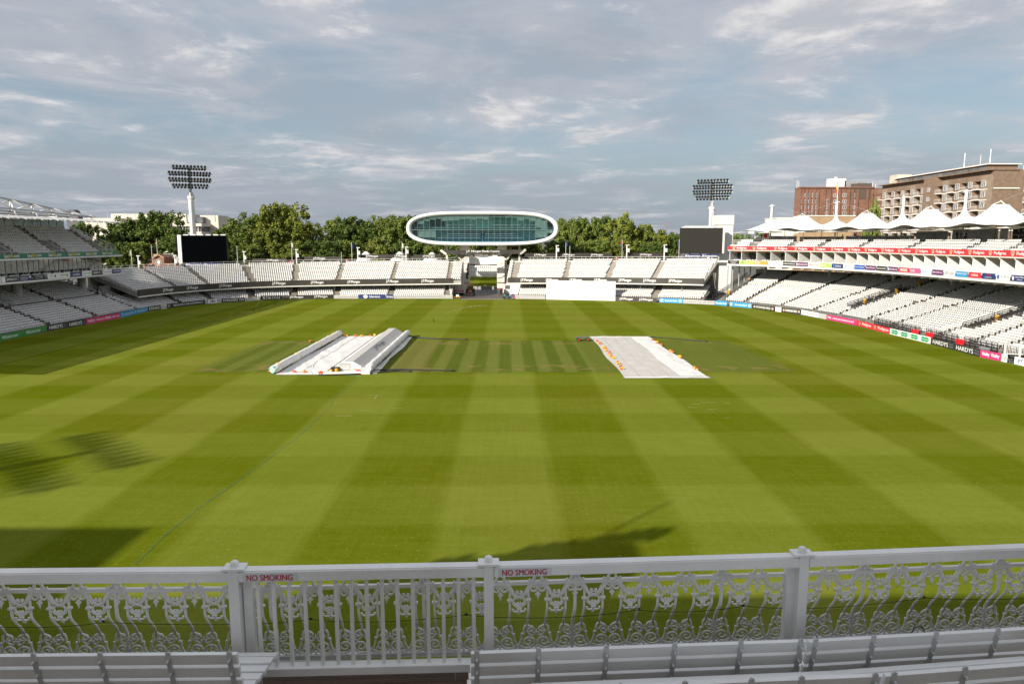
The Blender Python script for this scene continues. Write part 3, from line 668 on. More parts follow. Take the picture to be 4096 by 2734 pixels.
# promenade furniture under the tents: dark back rooms, kitchen panels, posts, awnings
def spanel(s0, s1, o_, z0, z1, m_, name): strip(MOUND, s0, s1, [(o_,z0),(o_+.12,z0),(o_+.12,z1),(o_,z1)]).build(name, m_, mt)
PANELG = mat('grey_panel', (.34,.34,.34), .6, .15, .5); DKROOM = mat('dark_room', (.035,.036,.04), .7, .3, .5)
r103 = float(Lm[int(np.argmin([abs(p.y-103.0)+abs(p.x-57.8) for p in MOUND]))])
for k_, (a, b, z0, z1, m_) in enumerate([(0,8,13.7,15.0,PANELG),(8,16,13.7,14.8,mat('tan_panel',(.42,.33,.22),.7,.1,.5)),(16,30,13.7,14.9,PANELG),(30,37,13.7,15.6,PANELG),(37.4,47,13.7,15.9,mat('pale_panel',(.55,.54,.52),.6,.1,.5)),(47,49.5,13.7,16.0,WHT),(50,61,13.7,15.9,DKROOM),(62,78,13.7,15.0,PANELG),(78,93,13.7,15.2,mat('tan_panel',(.42,.33,.22),.7,.1,.5))]):
    spanel(a, b, 19.5, z0, z1, m_, 'back_panel')
for i in range(30):
    p_, n_ = cpt(MOUND, 1.0+i*3.1, 16.5); MB().tube([(p_.x,p_.y,13.7),(p_.x,p_.y,16.6)], .05, 6).build('canopy_post', GREYM, mt)
railing(MOUND, .5, 92, 12.2, 13.72, 1.0, 0, 3.1, .02, 1).build('promenade_railing', GREYM, mt)
for i in range(11):
    p_, n_ = cpt(MOUND, 4+8.4*i, 10.6); MB().box((p_.x,p_.y,15.75),(1.5,.35,.5),math.atan2(-n_.x,n_.y)).build('heater_panel', WHT, mt)
# ---- tents
tm = bpy.data.materials.new('tent_fabric'); tm.use_nodes = True; _b = tm.node_tree.nodes['Principled BSDF']; _b.inputs['Base Color'].default_value = (.82,.81,.79,1); _b.inputs['Roughness'].default_value = .5; _b.inputs['Transmission Weight'].default_value = 0
_q = NT(tm.node_tree); _q.L.new(_q.mix(_q.rng(_q.noise(_q.n('ShaderNodeTexCoord').outputs['Object'], .25, 4), .3, .7), (.74,.73,.71), (.84,.83,.81)), _b.inputs['Base Color'])
peaks = [(ms(px_, 15.0), False) for px_ in (3069, 3323, 3580, 3827)]+[(ms(px_, 13.2), True) for px_ in (3190, 3444, 3694, 3964)]
_e = max(p_[0] for p_ in peaks); peaks += [(_e+6.6, False), (_e+13.2, True), (_e+20, False)]; peaks.sort()
def tent_h(s_, o_):
    acc = 0.0
    for sp_, ring in peaks:
        oc, h, Rr, flat = (13.2, 2.9, 5.9, .95) if ring else (15.0, 1.65, 5.6, .85)
        r_ = math.hypot(s_-sp_, (o_-oc)*.95); r_ = max(r_, flat)
        if r_ < Rr: acc += (h*((1-r_/Rr)**1.9)*(1/((1-flat/Rr)**1.9)))**2.6
    e = abs((o_-14)/5.6); edge = -.25*max(0, e-.55)
    sc_ = .18*math.cos(2*math.pi*(s_-r103)/7.0)*max(0, e-.5)
    return 16.15+acc**(1/2.6)+edge-sc_
ns, no = 280, 30; s_a, s_b = peaks[0][0]-5.6, 95.0; vs = []
tsv = np.linspace(max(-4.0, s_a), s_b, ns); tov = np.linspace(8.9, 19.6, no)
def cpx(s_, o_):
    if s_ >= 0: return cpt(MOUND, s_, o_)[0]
    p_, n_ = cpt(MOUND, 0, o_); return p_+Vector((n_.y, -n_.x))*(s_ if (Vector((n_.y,-n_.x)).dot(MOUND[1]-MOUND[0]) > 0) else -s_)
_N = NM; _far_t = (MOUND[1]-MOUND[0]).normalized()
for s_ in tsv:
    if s_ >= 0: p_, n_ = cpt(MOUND, float(s_), 0)
    else: p_, n_ = MOUND[0]+_far_t*float(s_), NM[0]
    for o_ in tov:
        w = o_
        if s_ < tsv[0]+6: w = 14.4+(o_-14.4)*(.12+.88*min(1, (float(s_)-tsv[0])/6.0))
        Q = p_+n_*w; vs.append((Q.x, Q.y, tent_h(float(s_), w)-(.25 if s_ < -2.5 else 0)))
mb = MB(); mb.add(vs, [(i*no+j, i*no+j+1, (i+1)*no+j+1, (i+1)*no+j) for i in range(ns-1) for j in range(no-1)])
tent = mb.build('tent_roof', tm, mt, True)
sld = tent.modifiers.new('thickness', 'SOLIDIFY'); sld.thickness = .03
for sp_, ring in peaks:
    if sp_ < 0 and ring: continue
    s2 = max(sp_, .2)
    if ring:
        p_, n_ = cpt(MOUND, s2, 13.2); z = tent_h(s2, 13.2); mb = MB()
        mb.tube([(p_.x+1.1*math.cos(a), p_.y+1.1*math.sin(a), z-.02) for a in np.linspace(0, 2*math.pi, 20, endpoint=False)], .06, 6, True)
        for a in (0.3, 2.4, 4.5): mb.tube([(p_.x+1.15*math.cos(a), p_.y+1.15*math.sin(a), z), (p_.x, p_.y, z+.55)], .045, 5)
        mb.ball((p_.x,p_.y,z+.55), .12); mb.build('tent_ring', WHT, mt)
    else:
        p_, n_ = cpt(MOUND, s2, 15.0); z = tent_h(s2, 15.0); top_ = z+4.0
        mb = MB(); mb.lathe([(1.0,z-.06),(.98,z),(.62,z+.3),(.40,z+.7),(.27,z+1.2),(.22,z+1.7),(.22,top_),(.12,top_+.15)], (p_.x,p_.y,0), 12)
        for a in (-.25, .1, math.pi-.2, math.pi+.25): d_ = Vector((-n_.y,n_.x))*math.cos(a)+n_*math.sin(a)*.6; mb.tube([(p_.x,p_.y,top_), (p_.x+d_.x*.7,p_.y+d_.y*.7,top_-.12 if a > 1 else top_-.3)], [.13,.05], 6)
        mb.tube([(p_.x,p_.y,13.7),(p_.x,p_.y,z)], .16, 8); mb.build('tent_mast', WHT, mt, True)
        for sq_, rg_ in peaks:
            if rg_ and abs(sq_-s2) < 10:
                r_, n2 = cpt(MOUND, sq_, 13.2); zr = tent_h(sq_, 13.2)+.55; MB().tube([(p_.x,p_.y,top_),(r_.x,r_.y,zr)], .02, 4).build('stay_cable', GREYM, mt)
for i in range(14):
    s_ = max(.5, r103-7.0*(9-i*1.0)-1.7)
    if s_ < 95:
        a, n_ = cpt(MOUND, s_, 8.6); b, _n = cpt(MOUND, s_+3.4, 10.8); MB().tube([(a.x,a.y,15.65),(a.x*.5+b.x*.5,a.y*.5+b.y*.5,15.75),(b.x,b.y,15.72)], [.05,.16,.1], 7).build('tent_boom', WHT, mt, True)
# far end: little bridge to the white lift tower
rail_path([(54.0,171.5,13.0),(56.2,171.7,13.0),(58.4,172,13.0)], 1.15, .04, 3).build('bridge_railing', WHT, mt)
MB().beam((53.8,172.2,12.85),(59.2,172.8,12.85),1.6,.3).build('bridge_deck', WHT, mt)
# black railings of the lower tier and its stair passages
def rail_run(s_, r0, r1, side, bars=3):
    pts = []
    for r_ in range(r0, r1+1, 3): p_, n_ = cpt(MOUND, s_+side, 2.1+r_*.7); pts.append((p_.x,p_.y,.75+r_*.22+.05))
    return rail_path(pts, 1.1, .05, bars)
for s_, a, b in ((V[0],4,19),(V[1],4,19)):
    for sd_ in (-1.05, 1.05): rail_run(s_, a, b, sd_).build('passage_railing', BLACKM, mt)
for sd_ in (-1.5, 1.5): rail_run(V[2], 0, 23, sd_).build('passage_railing', BLACKM, mt)
for a_, b_ in ((ms(3520),ms(3700)),(ms(3725),ms(3860)),(ms(3890),ms(4030)),(ms(4045),ms(4045)+9)):
    railing(MOUND, a_, b_, 1.75, .0, 1.62, 0, 1.15, .046, 4).build('front_railing', BLACKM, mt)
# ================================================================== THE MEDIA CENTRE above the gateway
MCX, MCY, MCZ, MA_, MB_ = -6.75, 190.0, 17.05, 20.15, 4.48
mc = thing('media_centre', 'white pod-shaped media centre with teal glazing raised over the gateway', 'building', (MCX, MCY+6, 0))
def se(a, b, n=96):
    out = []
    for i in range(n):
        t_ = 2*math.pi*i/n; c_, s_ = math.cos(t_), math.sin(t_); out.append((a*math.copysign(abs(c_)**(2/4.3), c_), b*math.copysign(abs(s_)**(2/2.4), s_)))
    return out
def pod_ring(sx, y, oz=0): return [Vector((MCX+p[0], y, MCZ+oz+p[1]+.10*(1-(p[0]/MA_)**2)*(1 if p[1] > 0 else 0))) for p in se(*sx)]
rings = [pod_ring((MA_-1.28, MB_-1.08), MCY+1.0), pod_ring((MA_-1.12, MB_-.95), MCY+.25), pod_ring((MA_-.85, MB_-.68), MCY-.18), pod_ring((MA_-.4, MB_-.3), MCY-.25), pod_ring((MA_-.08, MB_-.06), MCY+.1), pod_ring((MA_, MB_), MCY+.8), pod_ring((MA_, MB_), MCY+2.5), pod_ring((MA_-.5, MB_-.2), MCY+7), pod_ring((MA_-2.5, MB_-.9), MCY+11), pod_ring((MA_-6, MB_-2.4), MCY+14)]
mb = MB(); n_ = 96
for r_ in rings: mb.v += [tuple(p) for p in r_]
for i in range(len(rings)-1):
    for k in range(n_): mb.f.append((i*n_+k, i*n_+(k+1)%n_, (i+1)*n_+(k+1)%n_, (i+1)*n_+k))
mb.f.append(tuple((len(rings)-1)*n_+k for k in range(n_))); mb.mi = [0]*len(mb.f)
mb.build('shell', mat('pod_white', (.80,.80,.79), .35, .03, .2), mc, True)
# glazing, pane by pane, slightly raked; interior of two floors behind it
def inside(x, a, b):
    u = abs(x)/a
    return b*(1-u**4.3)**(1/2.4) if u < 1 else 0
pw = 1.555; MULL = mat('glazing_mullion', (.16,.26,.26), .5, .1, 1)
ga, gbh = MA_-1.15, MB_-.98
xs = np.arange(-12, 13)*pw
zl = -.30
for a, b in zip(xs[:-1], xs[1:]):
    a2, b2 = max(a, -ga+.02), min(b, ga-.02)
    if b2 <= a2: continue
    ta, tb = inside(a2, ga, gbh), inside(b2, ga, gbh); e = .012
    for lo_, hi_ in ((-1, 0), (0, 1)):
        if lo_ < 0: q_ = [(a2, max(-ta, -9) if ta > -zl else zl), (b2, -tb if tb > -zl else zl), (b2, zl-.02), (a2, zl-.02)]
        else: q_ = [(a2, zl+.02), (b2, zl+.02), (b2, max(tb, zl+.03)), (a2, max(ta, zl+.03))]
        MB().add([(MCX+x_+(e if i in (0,3) else -e), MCY+.50+.03*z_, MCZ+z_) for i, (x_, z_) in enumerate(q_)], [(0,1,2,3)]).build('pane', TEAL, mc)
for x_ in xs:
    h_ = inside(x_, ga, gbh)
    if h_ > .3: MB().beam((MCX+x_, MCY+.47-.03*h_, MCZ-h_), (MCX+x_, MCY+.47+.03*h_, MCZ+h_), .05, .06).build('mullion', MULL, mc)
MB().b2(MCX-ga+.2, MCX+ga-.2, MCY+.40, MCY+.52, MCZ+zl-.05, MCZ+zl+.05).build('transom', MULL, mc)
INT = mat('interior_teal', (.56,.90,.88), .6, .10, .3); INTD = mat('interior_dark', (.08,.14,.15), .7, .2, .3); INTB = mat('interior_blue', (.05,.34,.56), .6, .1, .5); INTW = mat('interior_white', (.72,.72,.70), .5, .04, 1)
MB().b2(MCX-17.8, MCX+17.8, MCY+8.2, MCY+8.4, MCZ-3.2, MCZ+.05).build('interior_wall', INT, mc); MB().b2(MCX-17.2, MCX+17.2, MCY+4.75, MCY+4.9, MCZ+.5, MCZ+3.05).build('gallery_wall', INT, mc)
MB().b2(MCX-18.4, MCX+18.4, MCY+3.0, MCY+8.2, MCZ+.05, MCZ+.5).build('gallery_floor', mat('gallery_floor', (.36,.52,.50), .5, .1, 1), mc)
MB().b2(MCX-17.5, MCX+17.5, MCY+.9, MCY+8.2, MCZ-3.3, MCZ-3.1).build('interior_floor', INTB, mc)
MB().b2(MCX-17.2, MCX+17.2, MCY+.8, MCY+8.2, MCZ+3.05, MCZ+3.2).build('interior_ceiling', INTW, mc)
for x0, x1 in ((-14.6,-10.4),): MB().b2(MCX+x0, MCX+x1, MCY+4.2, MCY+4.7, MCZ+.5, MCZ+3).build('dark_studio', INTD, mc)
MB().b2(MCX+3.0, MCX+7.2, MCY+4.2, MCY+4.35, MCZ+.5, MCZ+3.0).build('studio_wall', mat('studio_wall', (.25,.50,.46), .6, .05, 1), mc)
# blinds drawn down different lengths: (pane index from the left, depth)
for i, d_ in ((1,.9),(2,.62),(3,.55),(4,.5),(5,1.15),(6,1.15),(7,1.12),(8,.82),(9,.80),(10,.95),(11,.75),(12,.95),(16,.42),(17,.42),(18,1.05),(19,.5),(20,.95),(21,2.25),(22,2.3)):
    x0 = xs[0]+i*pw; h_ = min(inside(x0, ga, gbh), inside(x0+pw, ga, gbh))
    MB().b2(MCX+x0+.08, MCX+x0+pw-.08, MCY+.95, MCY+.98, MCZ+h_-.15-d_, MCZ+h_-.15).build('blind', INTW, mc)
for i in (1,2,3,21,22,23):
    x0 = xs[0]+i*pw; lo_ = -min(inside(x0, ga, gbh), inside(x0+pw, ga, gbh)); MB().b2(MCX+x0+.08, MCX+x0+pw-.08, MCY+.95, MCY+.98, MCZ+max(lo_+.1, -2.3), MCZ-.42).build('blind', INTW, mc)
for a, b in ((-9.8,-5.4),(-5.2,-2.4),(2.2,6.8),(7.0,10.2),(11.2,14.5)):
    mb = MB(); mb.b2(MCX+a, MCX+b, MCY+3.1, MCY+3.9, MCZ+1.05, MCZ+1.12); 
    for k in range(int((b-a)/.9)+1): mb.b2(MCX+a+.9*k, MCX+a+.9*k+.06, MCY+3.1, MCY+3.7, MCZ+.5, MCZ+1.05)
    mb.b2(MCX+a, MCX+b, MCY+3.1, MCY+3.13, MCZ+.85, MCZ+1.05); mb.build('gallery_desk', INTW, mc)
for r_ in range(4):
    z = -3.0+r_*.55; y = MCY+1.6+r_*1.35; w0 = 12.0-1.15*r_
    for a, b in ((-w0,-.6),(.5,w0-1.2)):
        mb = MB(); mb.b2(MCX+a, MCX+b, y, y+.5, MCZ+z+.62, MCZ+z+.70); mb.b2(MCX+a, MCX+b, y, y+.03, MCZ+z+.45, MCZ+z+.62); mb.build('press_desk', INTW, mc)
        mb = MB()
        for k in range(int((b-a)/.85)): mb.box((MCX+a+.5+.85*k, y+.8, MCZ+z+.45), (.42,.1,.6))
        mb.build('press_chairs', INTB, mc); 
    MB().b2(MCX-w0-.3, MCX+w0, y+.5, y+1.35, MCZ+z-.3, MCZ+z+.02).build('press_step', INTB, mc)
# legs, soffit, banner, fan-shaped brackets
LEG = mat('media_leg', (.62,.58,.53), .6, .06, .4)
for x_ in (-11.4, 0.9):
    MB().lathe([(1.1,0),(1.1,13.2)], (-12.3 if x_ < 0 else -1.4, MCY+8.5, 0), 20).build('leg', LEG, mc, True)
pl = atY(1600+805*.298, 990, MCY+4).x; 
for a, b in ((805,935),(1305,1430)): MB().b2(atY(1600+a*.298,990,MCY+4).x, atY(1600+b*.298,990,MCY+4).x, MCY+4, MCY+7, 7.5, 13.4).build('leg_head', LEG, mc)
for a in (615, 1590): MB().b2(atY(1600+a*.298,990,MCY+5).x, atY(1600+(a+24)*.298,990,MCY+5).x, MCY+5, MCY+5.6, 6, 13.6).build('stay_post', LEG, mc)
bn = MB().add([(atY(1600+x_*.298, 820+y_*.298, 182.5+d_)) for d_ in (0,.15) for x_, y_ in ((575,605),(1655,598),(1612,655),(625,660))], [(0,3,2,1),(4,5,6,7),(0,1,5,4),(1,2,6,5),(2,3,7,6),(3,0,4,7)]).build('banner', BROWNB, mc)
p0, p1 = atY(1600+890*.298, 820+640*.298, 182.4), atY(1600+1335*.298, 820+640*.298, 182.4); fr, L = frame2(p0, p1, p0.z); mb = MB(); put_text(mb, 'J.P. Morgan Media Centre', fr, L/2, .32, L, .62); mb.build('lettering', TXTW, bn)
for a, b in (((550,605),(625,660)),((1685,598),(1612,655))):
    A, B = atY(1600+a[0]*.298,820+a[1]*.298,183), atY(1600+b[0]*.298,820+b[1]*.298,182.6); MB().beam(A, B, .5, .5).build('soffit_edge', LEG, mc)
MB().b2(atY(1600+560*.298,1000,183).x, atY(1600+1670*.298,1000,183).x, 182.7, 183.3, atY(1800,1002,183).z-.15, atY(1800,1002,183).z+.05).build('canopy', LEG, mc)
FANM = mat('fan_panel', (.24,.20,.165), .7, .15, .5)
for (l, r_, t_, apx) in ((740,905,660,(825,735)),(1345,1490,655,(1430,735))):
    mb = MB(); vs = [atY(1600+x_*.298, 820+y_*.298, 184.2) for x_, y_ in ((l,t_),(r_,t_),apx)]; vs += [v_+Vector((0,.4,0)) for v_ in vs]; mb.add(vs, [(0,2,1),(3,4,5),(0,1,4,3),(1,2,5,4),(2,0,3,5)]); mb.build('bracket_panel', FANM, mc)
for (a, b) in (((740,660),(825,735)),((1490,655),(1430,735))):
    MB().beam(atY(1600+a[0]*.298,820+a[1]*.298,184), atY(1600+b[0]*.298,820+b[1]*.298,184), .3, .3).build('bracket_arm', LEG, mc)
for k in range(6):
    for (a0, a1, b0, b1) in ((905,955,838,880),(1290,1345,1365,1430)):
        f_ = k/5; a = (a0+(a1-a0)*f_, 660); b = (b0+(b1-b0)*f_, 735)
        MB().beam(atY(1600+a[0]*.298,820+a[1]*.298,184.0), atY(1600+b[0]*.298,820+b[1]*.298,183.2), .16, .16).build('bracket_slat', LEG, mc)

# gateway: rounded white end walls of the two stands, the footbridge screens and awning in the gap
ENDW = mat('gate_wall', (.70,.66,.60), .55, .05, .4)
for nm, x0, x1, lab, pxl in (('gate_wall', -12.75, -10.4, 'pale rounded gate wall beside the parked tractor', -1), ('gate_wall', -2.95, -.95, 'pale rounded gate wall beside the white kiosk', 1)):
    g = thing(nm, lab, 'wall', ((x0+x1)/2, 193, 0), 'walls flanking the gateway')
    mb = MB(); cx_ = (x0+x1)/2
    prof = [(191.6,0),(191.6,2.6),(191.0,2.9),(190.7,6.0),(191.0,9.2),(192.0,10.6),(196,10.6),(196,0)]
    vs = [(x0, y, z) for y, z in prof]+[(x1, y, z) for y, z in prof]; k = len(prof)
    mb.add(vs, [tuple(range(k)), tuple(range(2*k-1, k-1, -1))]+[(i, k+i, k+(i+1)%k, (i+1)%k) for i in range(k)]); mb.build('wall_body', ENDW, g)
    if pxl > 0:
        for j in range(3): MB().tube([(x0-.05+.22*i, 190.75-.3*math.sin(i/9*math.pi), 4.0+1.25*j+.75*(i/9)**.7) for i in range(10)], .08, 6).build('rib', ENDW, g)
    fr, L = frame2((x0, 190.6), (x1, 190.6), 0); mb = MB(); put_text(mb, "LORD'S", fr, 1.0, 8.0, 1.3, .28); mb.build('lettering', mat('bronze_lettering', (.40,.28,.18), .5, .1, 1), g)
SCR = mat('bridge_screen', (.66,.67,.68), .35, .05, .5)
fb = thing('footbridge', 'white panelled footbridge screens spanning the gateway', 'footbridge', (-6, 193, 0))
for j, (ya, yb) in enumerate(((808,852),(862,903),(912,948))):
    za, zb = atY(1800, 820+ya*.298, 192.5).z, atY(1800, 820+yb*.298, 192.5).z
    x0, x1 = atY(1600+905*.298, 1080, 192.5).x, atY(1600+1322*.298, 1080, 192.5).x; n_p = 16
    for k in range(n_p):
        a = x0+(x1-x0)*k/n_p; b = x0+(x1-x0)*(k+1)/n_p-.05
        MB().add([(a,192.5,zb),(b,192.5,zb),(b,192.5,za),(a,192.5,za),((a+b)/2,192.3,(za+zb)/2)],[(0,1,4),(1,2,4),(2,3,4),(3,0,4)]).build('screen_panel', SCR, fb)
    MB().beam((x0-.6,192.6,zb-.12),(x1+.3,192.6,zb-.12),.3,.22).build('bridge_beam', SCR, fb)
z0_ = atY(1800, 820+790*.298, 194).z; 
MB().b2(x0-.8, x1+.6, 195, 196, z0_-.7, z0_-.1).build('bridge_soffit', DCONC, fb)
mb = MB(); N_ = 14; xa, xb = atY(1600+935*.298,1040,194).x, atY(1600+1308*.298,1040,194).x; vs = []
for i in range(N_+1):
    f_ = i/N_; zt = atY(1800, 820+(665+40*math.sin(math.pi*f_)-(0))*.298, 194).z; zb = atY(1800, 820+(785+14*math.sin(math.pi*f_))*.298, 194).z
    vs += [(xa+(xb-xa)*f_, 194+.8*math.sin(math.pi*f_), zt), (xa+(xb-xa)*f_, 194+.2*math.sin(math.pi*f_), zb)]
mb.add(vs, [(2*i,2*i+1,2*i+3,2*i+2) for i in range(N_)]); aw_ = mb.build('fabric_awning', tm); tag(aw_, 'white curved fabric screen stretched across the gateway under the banner', 'awning')
aw_.modifiers.new('thickness', 'SOLIDIFY').thickness = .04
mb = MB()
for i in range(30):
    z = 8.0-i*.135; mb.ball((-10.6+.10*math.sin(i*.45)+.07*random.uniform(-1,1)-.012*i, 190.4+.1*random.random(), z), .15+.13*abs(math.sin(i*.38)), (1,.6,1.2), 6, 4)
tag(mb.build('hanging_netting', mat('black_netting', (.012,.012,.014), .9, .3, 5)), 'black bundled netting hanging on the pale gate wall', 'netting')

# ================================================================== SIGHT SCREEN, SCREENS, FLOODLIGHTS
ss = thing('sight_screen', 'wide plain white sight screen before the lower seats', 'sight screen', (17, 166.5, 0))
a, b = foot(2183+2), foot(2461); a = Vector((a.x, a.y, 0)); b = Vector((b.x, b.y, 0)); fr, L = frame2(a, b, 0); O, u, v, n_ = fr
MB().prism([(0,0),(L,0),(L,.95),(0,.95)], fr, -.3, 0).build('base_panel', WHT, ss)
for i in range(8): MB().prism([(i*L/8+.01,.97),((i+1)*L/8-.01,.97),((i+1)*L/8-.01,4.55),(i*L/8+.01,4.55)], fr, -.3, -.05).build('screen_panel', WHT, ss)
mb = MB(); 
for f0, f1 in ((1.5,1.58),(L-1.9,L-1.82)): mb.prism([(f0,1.1),(f1,1.1),(f1,4.35),(f0,4.35)], fr, -.05, .02)
mb.prism([(1.5,4.32),(L-1.82,4.32),(L-1.82,4.4),(1.5,4.4)], fr, -.05, .02); mb.prism([(1.5,1.02),(L-1.82,1.02),(L-1.82,1.1),(1.5,1.1)], fr, -.05, .02); mb.build('screen_frame', PALEM, ss)
def big_screen(px0, px1, py0, py1, Y, label, side_px, txt_px, slope):
    A, B = atY(px0, py1, Y), atY(px1, py1, Y); top_ = atY(px0, py0, Y).z
    s = thing('video_screen', label, 'screen', ((A.x+B.x)/2, Y, 0), 'video screens above the stands')
    fr, L = frame2(A, B, A.z); H_ = top_-A.z
    MB().prism([(0,0),(L,0),(L,H_),(0,H_)], fr, -.9, -.1).build('casing', BLACKM, s)
    MB().prism([(.05,.05),(L-.05,.05),(L-.05,H_-.05),(.05,H_-.05)], fr, -.1, 0).build('display', mat('screen_black' if Y < 181 else 'screen_grey', (.0015,.002,.0025) if Y < 181 else (.040,.038,.034), .7, .1, 6, spec=.0), s)
    if side_px < px0: MB().prism([(-(px0-side_px)*Y/FPX,-.2),(-.02,-.2),(-.02,H_+.1),(-(px0-side_px)*Y/FPX,H_+.1)], fr, -1.5, .35).build('side_panel', WHT, s)
    else: MB().prism([(L+.02,0),(L+(side_px-px1)*Y/FPX,0),(L+(side_px-px1)*Y/FPX,H_),(L+.02,H_)], fr, -1.2, .0).build('side_panel', WHT, s)
    for f_ in (.25, .5, .75): MB().tube([(A.x+L*f_, Y+.8, 0), (A.x+L*f_, Y+.8, A.z+1)], .2, 8).build('support_post', GREYM, s)
    mb = MB(); 
    for i in range(6): mb.box((A.x+L*(i+.5)/6, Y+.6, top_+.12), (L*.11, .3, .24))
    mb.build('top_lamp_box', WHT, s)
    tp0, tp1, ty0, ty1 = txt_px; a_, b_ = atY(tp0, ty1, Y-.6), atY(tp1, ty1, Y-.6); h_ = atY(tp0, ty0, Y-.6).z-a_.z; fr2, L2 = frame2(a_, b_, a_.z)
    nb_ = MB().prism([(0,0),(L2,0),(L2,h_),(0,h_)], fr2, -.1, 0).build('name_board', NAVY, s); mb = MB()
    for c_ in (.29, .79): put_text(mb, 'Investec', fr2, L2*c_, h_*.5, L2*.37, h_*.62); ring_shape(mb, fr2, L2*(c_-.235), h_*.5, h_*.22, h_*.33); rect(mb, fr2, L2*(c_-.235)-h_*.04, L2*(c_-.235)+h_*.04, h_*.2, h_*.8, .014); rect(mb, fr2, L2*(c_-.235)-h_*.3, L2*(c_-.235)+h_*.3, h_*.46, h_*.54, .016)
    mb.build('lettering', TXTW, nb_)
    return s
big_screen(732, 910, 941, 1051, 180.0, 'black video screen with a white left edge below the tall floodlight', 718, (740, 884, 1052, 1064), 0)
big_screen(2720, 2888, 911, 1013, 183.0, 'dark grey video screen beside the white clad tower', 2896, (2737, 2873, 1016, 1029), 0)
lt = thing('lift_tower', 'tall white tower clad in horizontal boards beside the dark screen', 'tower', (47, 186, 0))
a, b = atY(2869, 900, 186), atY(2934, 900, 186); zt = atY(2869, 860, 186).z; zm = atY(2869, 899, 186).z
for i in range(26):
    z = .3+i*(zm-.3)/26; MB().b2(a.x+.25, b.x-.02, 186, 190, z, z+(zm-.3)/26-.035).build('cladding_board', WHT, lt)
for i in range(6):
    z = zm+i*(zt-zm)/6; MB().b2(a.x, b.x+.05, 185.8, 190.2, z, z+(zt-zm)/6-.035).build('cladding_board', WHT, lt)
MB().b2(a.x+.3, b.x-.07, 186.06, 189.9, 0, zt-.1).build('tower_core', CONC, lt)
wbx = MB(); wa, wb = atY(2740,912,190), atY(2835,905,190); wbx.b2(wa.x, wb.x, 190, 191, wa.z-1.5, wb.z+.1); tag(wbx.build('equipment_box', WHT), 'long white equipment box above the dark grey screen', 'box')
# floodlight: tapered mast, collar, four swept crossarms, rows of lamps
lampm = MB(); lampm.lathe([(.30,-.16),(.36,-.05),(.34,.10),(.20,.30),(.10,.34)], n=10)
lamp_me = lampm.mesh('lamp', mat('lamp_housing', (.03,.035,.038), .35, .2, 2), smooth=True)
lensm = MB().lathe([(.29,-.175),(.29,-.165)], n=10).mesh('lamp_lens', mat('lamp_glass', (.025,.03,.034), .45, .1, 2, spec=.2))
def floodlight(loc, ztop, zneck, label, rz, wscale=1.0, parts=True):
    f = local('floodlight', label, 'floodlight', loc, 'floodlight towers', rz)
    MB().lathe([(.95,0),(.80,zneck*.55),(.72,zneck-1.0),(.92,zneck-.55),(.96,zneck)], n=12).build('mast', WHT, f)
    MB().b2(-.14,.14,-.85,-.62,6,zneck-1.2).build('ladder_duct', GREYM, f)
    m_ = MB(); m_.lathe([(.62,zneck),(.5,zneck+.9),(.62,zneck+1.0)], n=10)
    for k in range(7): a = k*.9; m_.box((.62*math.cos(a), .62*math.sin(a), zneck+.3+.08*(k%3)), (.3,.2,.35), a)
    m_.build('collar', GREYM, f); MB().b2(-.3,.3,-.2,.2,zneck+.6,ztop-.4).build('head_spine', GREYM, f)
    rows = [(10,12,5.6),(14,14,6.9),(14,14,6.9),(12,10,5.9)]; dz_ = (ztop-zneck-1.7)/4.0
    for r_, (nu, nl, hw) in enumerate(rows):
        z = ztop-.55-dz_*r_*1.02
        for sg in (-1, 1): MB().beam((0,-.3,z),(sg*hw*wscale,-1.35 if parts else -.3,z-.12),.16,.2).build('crossarm', GREYM, f)
        for cnt, dzz in ((nu,.36),(nl,-.34)):
            for i in range(cnt):
                xx = ((i+.5)/cnt*2-1)*(hw-.25)*wscale*(1 if dzz > 0 else .96); yy = -.55-(1.05 if parts else 0)*abs(xx)/(hw*wscale)
                Mx = Matrix.Translation((xx, yy, z+dzz-.12*abs(xx)/hw)) @ Matrix.Rotation(-R(52)+xx*0, 4, 'X').to_4x4()
                Mx = Matrix.Translation((xx, yy, z+dzz-.12*abs(xx)/hw)) @ Matrix.Rotation(xx*.05, 4, 'Z') @ Matrix.Rotation(-R(58), 4, 'X')
                lo_ = link('lamp', lamp_me, f, M=Mx)
                if parts: link('lens', lensm, lo_)
    for xx in (-4.6*wscale, 4.6*wscale): MB().tube([(xx,-1,ztop-2.6*1.6),(xx,-1,ztop+1.6)], .03, 4).build('lightning_rod', GREYM, f)
    return f
p = atY(2048-1275, 930, 196); floodlight((p.x, 196, 0), atY(773, 663, 196).z, atY(773, 785, 196).z, 'tall floodlight tower rising behind the black screen', .42, .80)
p = atY(2850, 900, 200); floodlight((p.x-.3, 200, 0), atY(2850, 718, 200).z, atY(2850, 828, 200).z, 'floodlight tower rising between the grey screen and the clad tower', -.36, .80)
floodlight((-96, -24.5, 0), 45.5, 35.0, 'floodlight tower standing beyond the pavilion, casting its shadow on the outfield', R(136.1), 1.0, False)
